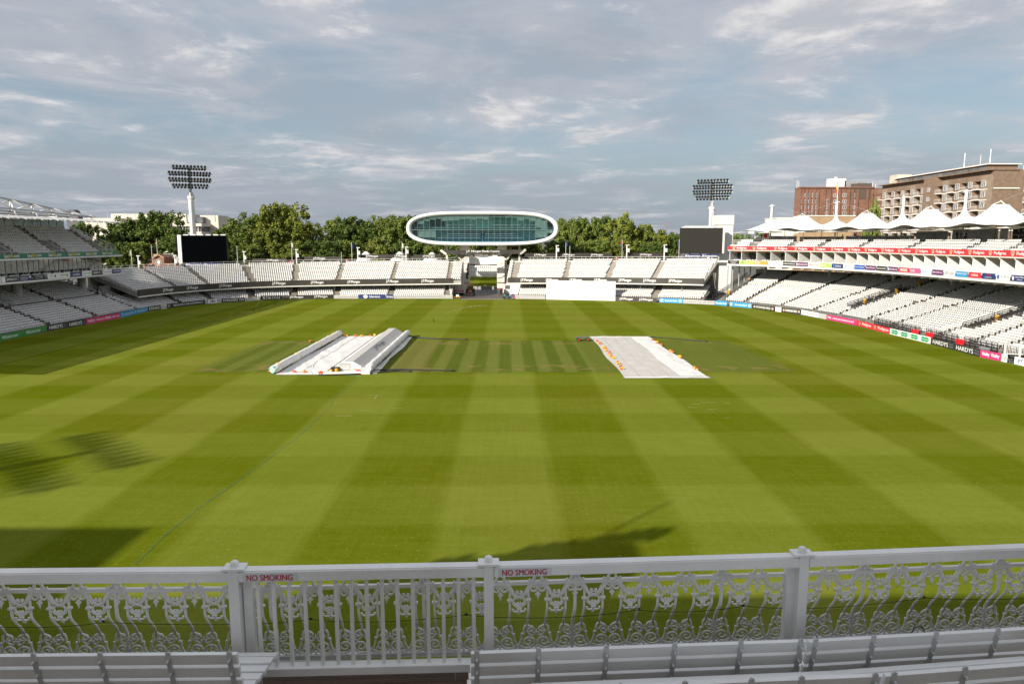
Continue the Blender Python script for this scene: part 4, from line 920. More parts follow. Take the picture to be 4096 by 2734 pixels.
# ================================================================== BOUNDARY BOARDS
def two(s_, m_=TXTW, w=.36, h=.55): return [(s_, .26, w, h, m_), (s_, .74, w, h, m_)]
def hardys(n): 
    out = []
    for k in range(n): c0 = (k+.5)/n; out += [('HARDYS', c0-.07/n*1.0, .66/n, .62, TXTW), ('ESTD', c0+.40/n, .17/n, .22, TXTD, .68), ('1853', c0+.40/n, .17/n, .26, TXTD, .32)]
    return out
def specs(n):
    def f(mb, fr, u, v, w, h): disc(mb, fr, u-w*.28, v, w*.38, h*.5); disc(mb, fr, u+w*.28, v, w*.38, h*.5, .014)
    o = []
    for k in range(n): o.append((f, (k+.5)/n, .56/n, .78, TXTG2)); o.append((txt_off('Specsavers'), (k+.5)/n, .66/n, .26, TXTW))
    return o
def txt_off(s_): return lambda mb, fr, u, v, w, h: put_text(mb, s_, fr, u, v, w, h, d=.03)
TXTG2 = paint('oval_green', (.01,.32,.12))
def dbk(mb, fr, u, v, w, h): rect(mb, fr, u-h/2, u+h/2, v-h/2, v-h*.38); rect(mb, fr, u-h/2, u+h/2, v+h*.38, v+h/2); rect(mb, fr, u-h/2, u-h*.38, v-h/2, v+h/2); rect(mb, fr, u+h*.38, u+h/2, v-h/2, v+h/2); O, uu, vv, n = fr; mb.quad(*[O+uu*(u+a*h)+vv*(v+b*h)+n*.014 for a, b in ((-.22,-.3),(-.08,-.3),(.22,.3),(.08,.3))])
def pbadge(mb, fr, u, v, w, h): ring_shape(mb, fr, u, v-.1*h, h*.34, h*.52, 14, .25, math.pi-.25, .014); disc(mb, fr, u, v-.18*h, h*.26, h*.22, .016, 14)
def tring(mb, fr, u, v, w, h): ring_shape(mb, fr, u, v, h*.40, h*.5, 24, sx=1.3); ring_shape(mb, fr, u, v, h*.32, h*.42, 18, sx=.5, d=.014)
BD = [(-60,189,LGREEN,[('Waitrose',.14,.22,.5,TXTW),('Waitrose',.44,.22,.5,TXTW),('Waitrose',.78,.22,.5,TXTW)],'green board with white lettering in front of the shaded lower seats'),
 (190,346,BLACKB,hardys(2),'black board with two large white words, next to the green board'),(347,481,MAG,[('Vitality',.13,.2,.62,TXTW),('vitality.co.uk',.39,.26,.42,TXTW),('Vitality',.63,.17,.62,TXTW),('vitality.co.uk',.86,.25,.42,TXTW)],'magenta board with white script in the stand shadow'),
 (482,592,SKYB,[('Deutsche Bank',.30,.30,.36,TXTW),('Deutsche Bank',.75,.28,.36,TXTW),(dbk,.08,.1,.55,TXTW),(dbk,.53,.1,.5,TXTW),(dbk,.95,.1,.5,TXTW)],'blue board with white square emblems in the stand shadow'),(594,643,BLACKB,[('ETIHAD',.5,.84,.6,TXTW)],'short black board with large white capitals at the foot of the end railing'),
 (670,683,BLACKB,[(lambda mb,fr,u,v,w,h:disc(mb,fr,u,v,w/2,h/2),.5,.5,.5,TXTS)],'small black board with a tan disc'),(685,821,BLACKB,[('BROOKS MACDONALD',.5,.86,.42,TXTW)],'long black board with pale thin capitals and a small star'),(834,869,WHITEB,[('UBX',.5,.6,.62,TXTK)],'short white board with three black capitals'),(887,980,BLACKB,[('YORKSHIRE TEA',.5,.92,.6,TXTW)],'black board filled with heavy white capitals'),
 (1042,1131,BLACKB,[('ETIHAD',.5,.76,.58,TXTW)],'black board with white outlined capitals beside the brown board'),(1133,1335,BROWNB,two('J.P.Morgan',TXTW,.26,.62),'long brown board with white serif words before the shaded lower seats'),(1434,1542,NAVY,[('Liberance',.60,.4,.5,TXTW),(lambda mb,fr,u,v,w,h:disc(mb,fr,u,v,w/2,h/2),.26,.16,.8,TXTW)],'navy board with a pale figure emblem'),(1544,1574,NAVY,[('Insu',.5,.8,.55,TXTW)],'short navy board cut off after four letters'),
 (2462,2627,BROWNB,two('J.P.Morgan',TXTW,.32,.62),'brown board with white serif words beside the sight screen'),(2636,2732,SKYB,[('Deutsche Bank',.5,.5,.36,TXTW),(dbk,.12,.1,.6,TXTW),(dbk,.88,.1,.6,TXTW)],'light blue board with two square emblems next to the picket fence'),
 (2860,2908,SKYB,[('Deutsche Bank',.5,.92,.42,TXTW)],'short light blue board by the dark stair passage'),(2917,3007,SKYB,[('Deutsche Bank',.52,.54,.36,TXTW),(dbk,.08,.1,.6,TXTW),(dbk,.90,.1,.6,TXTW)],'blue board with square emblems touching a black board'),(3008,3099,BLACKB,[('STOWFORD PRESS',.5,.62,.5,TXTW),(lambda mb,fr,u,v,w,h:rect(mb,fr,u-w/2,u+w/2,v-h/2,v+h/2),.11,.08,.5,TXTS),(lambda mb,fr,u,v,w,h:rect(mb,fr,u-w/2,u+w/2,v-h/2,v+h/2),.9,.08,.5,TXTS)],'black board with white capitals and tan crests touching a blue board'),
 (3126,3203,BLACKB,[('STOWFORD PRESS',.5,.62,.5,TXTW),(lambda mb,fr,u,v,w,h:rect(mb,fr,u-w/2,u+w/2,v-h/2,v+h/2),.11,.08,.5,TXTS),(lambda mb,fr,u,v,w,h:rect(mb,fr,u-w/2,u+w/2,v-h/2,v+h/2),.9,.08,.5,TXTS)],'black board with white capitals and tan crests touching a white board'),(3204,3273,WHITEB,[('TOYOTA',.64,.56,.42,TXTR),(tring,.2,.2,.6,TXTD)],'white board with red capitals and a grey ring emblem'),
 (3306,3424,MAG,[('Vitality',.1,.14,.55,TXTW),('CHANGING HEALTH INSURANCE FOR GOOD',.57,.72,.34,TXTW)],'pink board with one long line of white capitals'),(3426,3557,RED,[('Pedigree',.32,.28,.62,TXTW),('Pedigree',.82,.30,.62,TXTW),(pbadge,.10,.12,.8,TXTS),(pbadge,.58,.12,.8,TXTS)],'red board with white words and tan badges at pitch level'),
 (3559,3720,WHITEB,specs(4),'white board with four pairs of green ovals'),(3722,3917,BLACKB,hardys(2),'black board with two large white words before the red bins'),(3919,4003,MAG,[('Vitality',.27,.36,.62,TXTW),('Vitality',.72,.40,.62,TXTW)],'short pink board with white script beside a black board'),(4004,4026,WHITEB,[('Ly',.5,.8,.62,TXTG)],'narrow white board with two green letters'),(4056,4150,WHITEB,[('ycam',.42,.6,.6,TXTB)],'white board with large coloured letters by the picket gate')]
def footx(x):
    if x < 0: return Vector((-70.6, 97.7+x*.066, 0))
    if x > 4096: return G(4096, 1464)+Vector((0, -(x-4096)*.045, 0))
    return foot(x)
for i, (a, b, bg, it, lab) in enumerate(BD):
    A, B = footx(a), footx(b); h = .92 if a < 1000 else (1.0 if a < 3000 else .88)
    board('advertising_board', lab, A, B, .02, h, bg, it, 'advertising boards around the boundary', feet=True)
pm = MB(); pm.box((0,0,.45),(.07,.022,.9)); pick_me = pm.mesh('pale', WHT)
def pickets(x0, x1, label, h=.9, z=0.0):
    A, B = footx(x0), footx(x1); t_ = thing('picket_fence', label, 'fence', ((A+B)/2), 'white picket fences at the boundary'); u = (B-A); L = u.length; u.normalize(); rz = math.atan2(u.y, u.x); n = max(3, int(L/.17))
    MB().beam(A+Vector((0,0,.25)), B+Vector((0,0,.25)), .03, .06).build('rail', WHT, t_); MB().beam(A+Vector((0,0,.72)), B+Vector((0,0,.72)), .03, .06).build('rail', WHT, t_)
    for k in range(n+1): o = link('pale', pick_me, t_, (A+u*(L*k/n))-((A+B)/2)+Vector((0,0,z)), rz)
for x0, x1, lab in ((645,668,'short white picket fence between two black boards in shadow'),(822,833,'white picket fence between the long black board and a white board'),(870,886,'white picket fence just before the heavy-lettered black board'),(981,1040,'white picket fence between two black boards under the curved stand'),(1337,1432,'white picket fence between the brown board and the navy board'),(1576,1810,'long white picket fence ending at the gateway roadway'),(2063,2180,'white picket fence between the gateway and the sight screen'),(2734,2826,'white picket fence ending at the dark stair passage'),(2828,2857,'white picket gate before the dark stair passage'),(3276,3304,'white picket gate between the white board and the pink board')):
    pickets(x0, x1, lab)
tag(board('advertising_board', 'plain small white board between two black boards', foot(3101), foot(3124), .02, .9, WHITEB, [], 'advertising boards around the boundary'))
# white gate with vertical bars at the near right
gA, gB = Vector((57.75, 81.4, 0)), Vector((62.6, 79.8, 0)); t_ = thing('barred_gate', 'tall white barred gate at the end of the advertising boards', 'gate', (gA+gB)/2); c0 = (gA+gB)/2
MB().beam(gA+Vector((0,0,2.05)), gB+Vector((0,0,2.05)), .08, .1).build('rail', WHT, t_); MB().beam(gA+Vector((0,0,.95)), gB+Vector((0,0,.95)), .08, .08).build('rail', WHT, t_)
for p in (gA, gA.lerp(gB, .3), gB): MB().beam(p, p+Vector((0,0,2.1)), .14, .14).build('post', WHT, t_)
for k in range(34): p = gA.lerp(gB, k/33); MB().beam(p+Vector((0,0,.95)), p+Vector((0,0,2.05)), .035, .035).build('bar', WHT, t_)

# ---------- brown name boards, posts and flags along the back of the curved stand
for a, b, y0, y1, tx, lab in ((1000,1146,1034,1048,[.62],'brown name board above the seats, farthest from the gateway'),(1195,1366,1026,1041,[.48],'brown name board with a single word above the seats'),(1437,1766,1018,1032,[.155,.50,.845],'long brown name board with three words left of the pod'),(2099,2448,1012,1027,[.175,.50,.825],'long brown name board with three words right of the pod'),(2510,2655,1011,1026,[.5],'brown name board between two white camera posts')):
    A, B = atY(a, y1, 193), atY(b, y1-1, 193); h = atY(a, y0, 193).z-A.z; L = B.x-A.x
    t_ = board('name_board', lab, (A.x,193), (B.x,193), A.z, h, BROWNB, [('J.P.Morgan', f_, 3.2/L, .62, TXTW) for f_ in tx], 'name boards behind the curved stand', cat='sign')
    mb = MB()
    for k in range(5): x = A.x+L*(k+.5)/5; mb.beam((x,193.15,0),(x,193.15,A.z+h*.9),.12,.12)
    mb.build('support_leg', GREYM, t_)
def cam_post(px, ytop, ybot, Y, lab):
    p = atY(px, ybot, Y); zt = atY(px, ytop, Y).z; z0 = 8.9+.012*p.x
    t_ = thing('camera_post', lab, 'post', (p.x, Y, 0), 'white equipment posts behind the seats')
    MB().tube([(p.x,Y,0),(p.x,Y,zt)], .17, 8).build('pole', WHT, t_); MB().box((p.x+.15,Y-.1,zt+.05),(.85,.5,.22)).build('camera', WHT, t_); MB().box((p.x+.35,Y-.25,zt-(zt-p.z)*.48),(.62,.35,.95)).build('cabinet', WHT, t_)
for px, yt, yb, lab in ((556,1024,1078,'white equipment post left of the clock gable'),(702,1022,1072,'white equipment post between the clock gable and the screen'),(978,1007,1055,'white equipment post right of the black screen'),(1187,999,1045,'white equipment post beside the single-word brown board'),(1432,991,1032,'white equipment post at the start of the long brown board'),(1625,989,1025,'white equipment post above the long brown board near the pod'),(2226,983,1016,'white equipment post right of the pod'),(2507,981,1022,'white equipment post left of the short brown board'),(2657,980,1022,'white equipment post right of the short brown board'),(2924,981,1028,'white equipment post against the clad tower')):
    cam_post(px, yt, yb, 192.2 if px < 2600 else 184.5, lab)
FLAGC = {}
def flagpole(px, ytop, ybot, Y, lab, cols=None, dirn=1, fh=1.2, fw=.5):
    p = atY(px, ybot, Y); zt = atY(px, ytop, Y).z; t_ = thing('flagpole', lab, 'flagpole', (p.x, Y, 0), 'flagpoles')
    MB().tube([(p.x,Y,0),(p.x,Y,zt)], [.09,.05], 7).build('pole', WHT, t_); MB().ball((p.x,Y,zt+.06), .09).build('finial', WHT, t_)
    if cols:
        n = 7
        for k, c_ in enumerate(cols):
            mb = MB(); vs = []
            for j in range(n+1):
                f_ = j/n; x = p.x+dirn*(.05+fw*f_*.75); y = Y+.16*math.sin(f_*7+k); zz = zt-.1-fw*.55*f_
                h0, h1 = fh*k/len(cols), fh*(k+1)/len(cols); vs += [(x,y,zz-h0),(x,y,zz-h1)]
            mb.add(vs, [(2*j,2*j+1,2*j+3,2*j+2) for j in range(n)]); mb.build('flag', c_, t_)
FR, FY, FB, FW = paint('flag_red', (.6,.04,.03), .7), paint('flag_yellow', (.75,.45,.03), .7), paint('flag_blue', (.03,.05,.22), .7), paint('flag_white', (.75,.75,.74), .7)
for px, yt, yb, Y, lab, cols, d in ((530,1000,1080,188,'bare flagpole before the dark trees near the shaded stand',[FW],-1),(608,981,1022,197,'short bare mast behind the clock gable',None,1),(630,957,1018,196,'flagpole flying a red and yellow flag above the clock gable',[FR,FY],-1),(722,992,1066,191,'flagpole with a drooping yellow and purple flag beside the black screen',[FY,FR],-1),(951,985,1053,193,'bare flagpole right of the black screen',None,1),(1169,968,1044,193,'flagpole with a white flag beside the camera post',[FW],1),(1366,1010,1038,193,'short dark mast at the end of a brown board',None,1),(1408,972,1033,193,'flagpole with a dark blue flag left of the long brown board',[FB],1),(1609,970,1025,193,'flagpole standing behind the long brown board near the pod',[FW],1),(2263,964,1013,193,'flagpole with a dark blue flag right of the pod',[FB],1),(2279,986,1040,192,'lamp post with a curved head right of the pod',None,1),(2488,962,1024,193,'flagpole with a red and blue flag beside the short brown board',[FR,FB],-1),(2715,960,1030,185,'flagpole with a blue flag at the edge of the grey screen',[FB],-1)):
    flagpole(px, yt, yb, Y, lab, cols, d)
fp, nn_ = cpt(MOUND, ms(3323, 15.0), 15.0); t_ = thing('flagpole', 'flagpole with a red and yellow flag rising from a tent mast', 'flagpole', (fp.x, fp.y, 21.7)); MB().tube([(fp.x,fp.y,21.7),(fp.x,fp.y,26.0)], .06, 6).build('pole', WHT, t_)
mb = MB(); mb.add([(fp.x,fp.y,26),(fp.x-.35,fp.y-.1,25.6),(fp.x-.3,fp.y+.1,24.2),(fp.x,fp.y,24.6)],[(0,1,2,3)]); mb.build('flag', FY, t_); mb = MB(); mb.add([(fp.x,fp.y,24.6),(fp.x-.3,fp.y+.1,24.2),(fp.x-.22,fp.y,23),(fp.x,fp.y,23.4)],[(0,1,2,3)]); mb.build('flag', FR, t_)
DOME = tm
for px, yt, lab in ((1465,1006,'white peaked marquee roof behind the long brown board, next to a white post'),(1600,1007,'white peaked marquee roof behind the middle word of the long brown board'),(1729,1009,'white peaked marquee roof behind the long brown board, nearest the pod')):
    p = atY(px, 1020, 201); zt = atY(px, yt, 201).z; t_ = thing('marquee', lab, 'tent', (p.x, 201, 0), 'marquee peaks behind the stand')
    MB().lathe([(3.0,zt-2.6),(1.7,zt-1.2),(.95,zt-.5),(.55,zt-.15),(.5,zt)], (p.x,201,0), 20).build('roof', tm, t_, True)
    for a in range(4): MB().tube([(p.x+2.1*math.cos(a*1.57+.8),201+2.1*math.sin(a*1.57+.8),0),(p.x+2.1*math.cos(a*1.57+.8),201+2.1*math.sin(a*1.57+.8),zt-1.6)], .06, 6).build('leg', WHT, t_)
def bin_(p, m_, lab, group, sc=1.0, lid=True, rz=0):
    t_ = local('wheelie_bin', lab, 'bin', p, group, rz); b = MB(); b.add([(-.24,-.27,.08),(.24,-.27,.08),(.24,.27,.08),(-.24,.27,.08),(-.29,-.33,.95),(.29,-.33,.95),(.29,.33,.95),(-.29,.33,.95)],[(3,2,1,0),(4,5,6,7),(0,1,5,4),(1,2,6,5),(2,3,7,6),(3,0,4,7)]); b.build('body', m_, t_)
    MB().add([(-.31,-.36,.95),(.31,-.36,.95),(.31,.38,.95),(-.31,.38,.95),(-.29,-.33,1.03),(.29,-.33,1.03),(.29,.38,1.08),(-.29,.38,1.08)],[(3,2,1,0),(4,5,6,7),(0,1,5,4),(1,2,6,5),(2,3,7,6),(3,0,4,7)]).build('lid', m_, t_)
    for s in (-1, 1): MB().tube([(s*.22,.30,.1),(s*.28,.30,.1)], .1, 10).build('wheel', BLACKM, t_)
    t_.scale = (sc, sc, sc); return t_
REDP = paint('red_plastic', (.62,.02,.03), .4); YELP = paint('yellow_plastic', (.72,.36,.02), .4)
for px, py, lab in ((3659,1340,'red wheelie bin behind the board of green ovals'),(3718,1352,'red wheelie bin at the corner of the black railing'),(3838,1384,'red wheelie bin behind the black lettered board')):
    v_ = ray(px, py); q_ = Vector((0,0,CAMH))+v_*(59.1/v_.x); bin_((59.1, q_.y, .0), REDP, lab, 'red bins behind the boards', 1.15, rz=1.57)
for px, py, lab in ((1164,1052,'small red bin at the top of the stairs beside the brown board'),(1388,1047,'small red bin at the top of the stairs beside the white marquee'),(2469,1040,'red bin at the top of the stairs right of the pod'),(712,1071,'red bin at the top of the stairs by the clock gable')):
    p = atY(px, py, 190.3 if px > 720 else 178); bin_((p.x, p.y, p.z-.5), REDP, lab, 'red bins on the upper deck', 1.0)
def ybin(s_, o_, r_, lab):
    p, n = cpt(MOUND, s_, o_); t_ = local('litter_bin', lab, 'bin', (p.x, p.y, .75+(o_-2.1)/.7*.22+.25), 'yellow bins in the stair passages', math.atan2(-n.x, n.y))
    MB().lathe([(.24,0),(.28,.1),(.29,.75),(.30,.8)], n=12).build('body', YELP, t_, True); MB().lathe([(.31,.8),(.31,.9),(.2,.98)], n=12).build('lid', YELP, t_, True); MB().box((0,-.28,.62),(.34,.06,.1)).build('slot', BLACKM, t_)
for k, (s_, o_, lab) in enumerate(((V[0]+.5,7.2,'yellow litter bin low in the middle stair passage'),(V[0]+.6,13.2,'yellow litter bin half way up the middle stair passage'),(V[0]+.6,17.5,'yellow litter bin high in the middle stair passage'),(V[1]+.5,8.5,'yellow litter bin low in the nearest stair passage'),(V[1]+.6,17,'yellow litter bin high in the nearest stair passage'),(V[2]+.6,5.5,'yellow litter bin low in the dark corner stair passage'),(V[2]+.6,14.5,'yellow litter bin high in the dark corner stair passage'))):
    ybin(s_, o_, 0, lab)

# ================================================================== TREES
fm = bpy.data.materials.new('foliage'); fm.use_nodes = True; q = NT(fm.node_tree); b = q.N['Principled BSDF']
oi = q.n('ShaderNodeObjectInfo'); P = q.n('ShaderNodeNewGeometry').outputs['Position']
c1 = q.mix(q.rng(q.noise(P, .28, 3), .35, .65), (.086,.122,.022), (.165,.205,.040)); c1 = q.mix(q.rng(q.noise(P, 2.2, 2), .4, .7), c1, q.mix(.4, c1, (.17,.19,.045)))
c1 = q.mix(1.0, c1, oi.outputs['Color'], 'MULTIPLY'); q.L.new(c1, b.inputs['Base Color']); b.inputs['Roughness'].default_value = .6; b.inputs['Specular IOR Level'].default_value = .25
BARK = mat('bark', (.20,.17,.13), .9, .3, 2, bump=.4)
def crown_mesh(seed, nb=230, nl=84, tall=1.0):
    g = np.random.default_rng(seed); C = []
    lob = [(g.uniform(-.26,.26), g.uniform(-.26,.26), g.uniform(.30,.78), g.uniform(.16,.27)) for _ in range(9)]+[(0,0,.5,.34),(.05,.03,.76,.2)]
    while len(C) < nb:
        l = lob[g.integers(len(lob))]; d = g.normal(size=3); d /= np.linalg.norm(d); r = l[3]*g.uniform(.55,1.05); c = np.array(l[:3])+d*r*np.array([1,1,1.0])
        if .04 < c[2] < 1.0: C.append((c, g.uniform(.032,.066)))
    vs = []; fs = []
    for c, r in C:
        k = nl; d = g.normal(size=(k,3)); d /= np.linalg.norm(d, axis=1)[:,None]; p = c+d*r*g.uniform(.45,1.1,(k,1))
        nr = d*.7+g.normal(size=(k,3))*.5+np.array([0,-.1,.35]); nr /= np.linalg.norm(nr, axis=1)[:,None]
        a = np.cross(nr, g.normal(size=(k,3))); a /= np.linalg.norm(a, axis=1)[:,None]; bb = np.cross(nr, a); s = g.uniform(.007,.0145,(k,1))
        base = len(vs); q4 = np.stack([p-a*s-bb*s*.7, p+a*s-bb*s*.6, p+a*s*.8+bb*s*.9, p-a*s*.8+bb*s], 1).reshape(-1,3); vs.extend(map(tuple, q4)); fs.extend([(base+4*i, base+4*i+1, base+4*i+2, base+4*i+3) for i in range(k)])
    me = bpy.data.meshes.new('crown'); me.from_pydata(vs, [], fs); me.materials.append(fm); me.update(); return me
CROWNS = [crown_mesh(40+i) for i in range(6)]
def trunk_mesh(seed):
    g = random.Random(seed); mb = MB(); mb.tube([(0,0,-.35),(.01,.0,.0),(.02,.01,.3),(.0,.02,.6),(.03,.0,.85)], [.030,.024,.020,.014,.005], 8)
    for k in range(7):
        a = g.uniform(0, 6.28); z0 = g.uniform(.05,.5); L = g.uniform(.2,.36); mb.tube([(.01,.01,z0),(L*.5*math.cos(a),L*.5*math.sin(a),z0+.12),(L*math.cos(a),L*math.sin(a),z0+.26)], [.012,.009,.003], 6)
    return mb.mesh('trunk', BARK, smooth=True)
TRUNKS = [trunk_mesh(i) for i in range(3)]
def tree(px, ytop, hw, Y, lab, tint, seed, zbase=3.0, group='trees beyond the stands'):
    p = atY(px, ytop, Y); w = 2*hw*Y/FPX; H = p.z-zbase
    t_ = local('tree', lab, 'tree', (p.x, Y, 0), group, seed*1.7)
    c_ = link('crown', CROWNS[seed % 6], t_, (0,0,zbase), 0, (w*1.12, w*1.12, H*1.03)); c_.color = (*tint, 1)
    link('trunk', TRUNKS[seed % 3], t_, (0,0,zbase), 0, (w, w, H)); return t_
DK = (.62,.74,.62); MD = (.95,1.0,.85); LT = (1.25,1.15,.8); OL = (1.05,.98,.8)
TR = [(482,858,100,214,'dark green tree beside the shaded stand roof',DK,0),(575,880,85,222,'dark green low tree between the shaded stand and the clock gable',DK,1),(640,842,110,212,'dark round-topped tree behind the clock gable',DK,2),(330,890,60,205,'dark tree glimpsed at the end of the shaded stand',DK,3),(700,930,70,204,'dark bushy tree beside the black screen',DK,4),
 (905,905,90,216,'light green tree right of the tall floodlight',MD,5),(985,843,125,222,'broad light green tree right of the black screen',MD,0),(1060,900,90,210,'mid green tree between the two tallest crowns',OL,1),(1133,809,115,216,'tallest light green tree with a bare forked limb',LT,2),(1215,905,80,214,'mid green tree at the foot of the tallest tree',OL,3),
 (1330,872,95,240,'dense green tree right of the gap in the tree line',MD,4),(1415,860,90,236,'dense green tree behind the brown name board',DK,5),(1500,856,90,238,'dense mid green tree left of the pod',MD,0),(1580,856,85,236,'dense green tree just left of the pod',MD,1),(1660,860,85,238,'dense green tree half hidden by the pod',DK,2),
 (1760,880,90,262,'green tree showing below the pod beside the concrete post',MD,3),(1880,884,100,300,'green tree behind the pod, above the banner',MD,4),(2000,884,100,300,'green tree behind the pod, right of the banner middle',DK,5),(2110,866,90,240,'green tree rising behind the right end of the pod',MD,0),
 (2265,870,80,236,'green tree just right of the pod',MD,1),(2340,868,75,232,'mid green tree right of the pod by the flagpole',MD,2),(2410,866,75,240,'dense tree behind the long brown board right of the pod',DK,3),(2490,857,100,220,'largest light green tree right of the pod',LT,4),(2590,893,80,222,'light green rounded tree before the grey screen',LT,5),(2655,935,60,226,'small green tree left of the grey screen',MD,0),(2700,928,45,300,'far dark tree below the red cranes',DK,1),
 (2965,936,55,260,'small far tree right of the clad tower',MD,2),(3055,930,60,262,'small far tree behind the tent edge',MD,3),(3500,800,45,190,'green tree top between tents and balconied flats',MD,4)]
for px, yt, hw, Y, lab, tint, sd_ in TR: tree(px, yt-4, hw*1.05, Y, lab, tint, sd_)
for k, (px, yt) in enumerate(((440,960),(560,965),(800,960),(900,970),(1020,965),(1160,960),(1280,955),(1390,955),(1510,950),(1640,950),(1740,965),(2090,955),(2250,955),(2380,955),(2500,950),(2620,960))):
    tree(px, yt, 95, 206 if px < 1300 else 212, 'low shrubby tree filling the gap under the taller crowns behind the stand', (DK, MD, OL)[k % 3], k+2, 2.0, 'low trees under the taller crowns')
mb = MB(); g_ = np.random.default_rng(3)
for k in range(26): MB
tag(mb.build('far_hedge', fm) if mb.v else MB().b2(-300,300,420,424,0,9).build('distant_roofline', mat('distant_brick', (.16,.15,.15), .9, .3, .05, coord='World')), 'low distant line of buildings beyond the trees', 'building')

# ================================================================== BUILDINGS
BRK = mat('brown_brick', (.205,.142,.10), .85, .16, .9, coord='World', dirt=((.16,.105,.075), .5)); BRK2 = mat('dark_red_brick', (.20,.10,.066), .85, .16, .6, coord='World', dirt=((.085,.045,.032), .6)); RECESS = mat('recess_brown', (.11,.085,.066), .85, .15, 1); STONEW = mat('white_band', (.74,.72,.68), .7, .06, .5)
PANEC = mat('window_pane', (.12,.13,.14), .15, .5, .35, coord='World', spec=.8)
def window(t_, c, w, h, axis, nrm_=-1, frame=WHT):
    """window centred at c in a wall whose outward normal is -X (axis 'x') or -Y (axis 'y')"""
    f = MB(); x, y, z = c
    def bb(a, b, c0, c1, d0, d1):
        return (x+d0, x+d1, y+a, y+b, z+c0, z+c1) if axis == 'x' else (x+a, x+b, y+d0, y+d1, z+c0, z+c1)
    t = .09
    for a, b, c0, c1 in ((-w/2,w/2,h/2-t,h/2),(-w/2,w/2,-h/2,-h/2+t),(-w/2,-w/2+t,-h/2,h/2),(w/2-t,w/2,-h/2,h/2),(-.04,.04,-h/2,h/2)): f.b2(*bb(a, b, c0, c1, -.12, .02))
    o = f.build('window', frame, t_); MB().b2(*bb(-w/2+t, w/2-t, -h/2+t, h/2-t, -.06, -.02)).build('pane', PANEC, o); return o
fl = thing('apartment_block', 'brown brick flats with white bands and rows of balconies', 'building', (130, 217, 0))
X0 = 126.0; Ya, Yb, ZT = 190.0, 246.0, 32.2
MB().b2(X0+1.3, X0+12, Ya, Yb, 0, ZT).build('wall', BRK, fl)
MB().b2(X0+8, X0+12.0, Ya-.0-.25, Ya-.02, 0, ZT+.02).build('end_wall', BRK, fl)
colw = 5.6; ncol = 10
for i in range(ncol):
    y0 = Ya+i*colw; tower = i in (4,)
    if tower: MB().b2(X0-.8, X0+1.3, y0, y0+colw, 0, ZT-.02).build('pier', BRK, fl)
    else:
        MB().b2(X0, X0+1.3, y0, y0+2.9, 0, ZT-1.2-.02*i).build('pier', BRK if i % 3 else mat('pale_brown_brick', (.26,.20,.15), .85, .12, .9, coord='World'), fl)
        MB().b2(X0, X0+1.3, y0+2.9, y0+colw, 29.6, ZT-1.25).build('parapet', BRK, fl)
    for k in range(8):
        z = 8.2+2.75*k
        if tower: window(fl, (X0-.8, y0+2.8, z+1.4), 1.3, 1.3, 'x'); continue
        window(fl, (X0, y0+1.5, z+1.4), 1.5, 1.7, 'x')
        MB().b2(X0-.55, X0+1.3, y0+2.9, y0+colw, z-.12, z+.1).build('balcony_floor', STONEW, fl)
        MB().b2(X0+1.22, X0+1.28, y0+3.3, y0+5.2, z+.1, z+2.4).build('balcony_door', PANEC, fl)
        m_ = MB(); m_.b2(X0-.55, X0-.5, y0+2.95, y0+colw-.05, z+1.0, z+1.08)
        for j in range(8): m_.b2(X0-.54, X0-.51, y0+2.95+j*.37, y0+2.98+j*.37, z+.1, z+1.0)
        m_.build('balcony_railing', WHT, fl)
for k in range(0, 8): MB().b2(X0-.06, X0-.003, Ya, Yb, 8.05+2.75*k-.1, 8.05+2.75*k+.12).build('string_course', STONEW, fl)
MB().b2(X0-.12, X0+12.2, Ya-.3, Yb, ZT, ZT+.3).build('coping', BRK, fl)
for z in (27.4, 16.4): MB().b2(X0+1.4, X0+12.1, Ya-.34, Ya-.26, z, z+.3).build('string_course', STONEW, fl)
MB().b2(X0+3, X0+11, Ya+5, Yb-6, ZT+.3, ZT+1.9).build('roof_storey', BRK, fl)
for i in range(26): MB().b2(X0+2.9, X0+2.99, Ya+5.6+i*1.65, Ya+6.8+i*1.65, ZT+.7, ZT+1.5).build('roof_window', PANEC, fl)
MB().b2(X0+2.3, X0+11.6, Ya+4.2, Yb-5, ZT+1.9, ZT+2.15).build('roof_slab', STONEW, fl)
for y, h in ((Ya+6,4.0),(Ya+17,4.2),(Ya+10,3.0)): MB().tube([(X0+4,y,ZT+2.1),(X0+4,y,ZT+2.1+h)], .12 if h > 3.5 else .06, 6).build('aerial', WHT, fl)
rail_path([(X0+4, Ya+5+2*i, ZT+2.15) for i in range(9)], 1.2, .03, 1).build('roof_railing', GREYM, fl)
MB().b2(X0+3, X0+8, Yb-5.5, Yb-1.0, ZT+.3, ZT+3.4).build('water_tank', mat('rusty_tank', (.52,.46,.38), .7, .15, .6, dirt=((.38,.18,.07), .8)), fl)
f2 = thing('apartment_block', 'brown brick flats with stacked balconies at the stand end', 'building', (130, 165, 0))
MB().b2(X0+1.3, X0+14, 150, 178, 0, 31.2).build('wall', BRK, f2); MB().b2(X0, X0+1.3, 175.6, 178, 0, 31.0).build('pier', BRK, f2); MB().b2(X0, X0+1.3, 150, 171.9, 0, 31.0).build('pier', BRK, f2)
for k in range(8):
    z = 9.4+2.75*k; MB().b2(X0-.7, X0+1.3, 171.9, 175.6, z-.15, z+.1).build('balcony_floor', STONEW, f2); MB().b2(X0+1.22, X0+1.28, 172.6, 175.0, z+.1, z+2.4).build('balcony_door', PANEC, f2); m_ = MB(); m_.b2(X0-.7, X0-.64, 171.9, 175.6, z+1, z+1.1)
    for j in range(10): m_.b2(X0-.69, X0-.65, 171.9+j*.4, 171.94+j*.4, z+.1, z+1)
    m_.build('balcony_railing', WHT, f2)
    for y in (168.5, 164.0): window(f2, (X0, y, z+1.4), 1.5, 1.6, 'x')
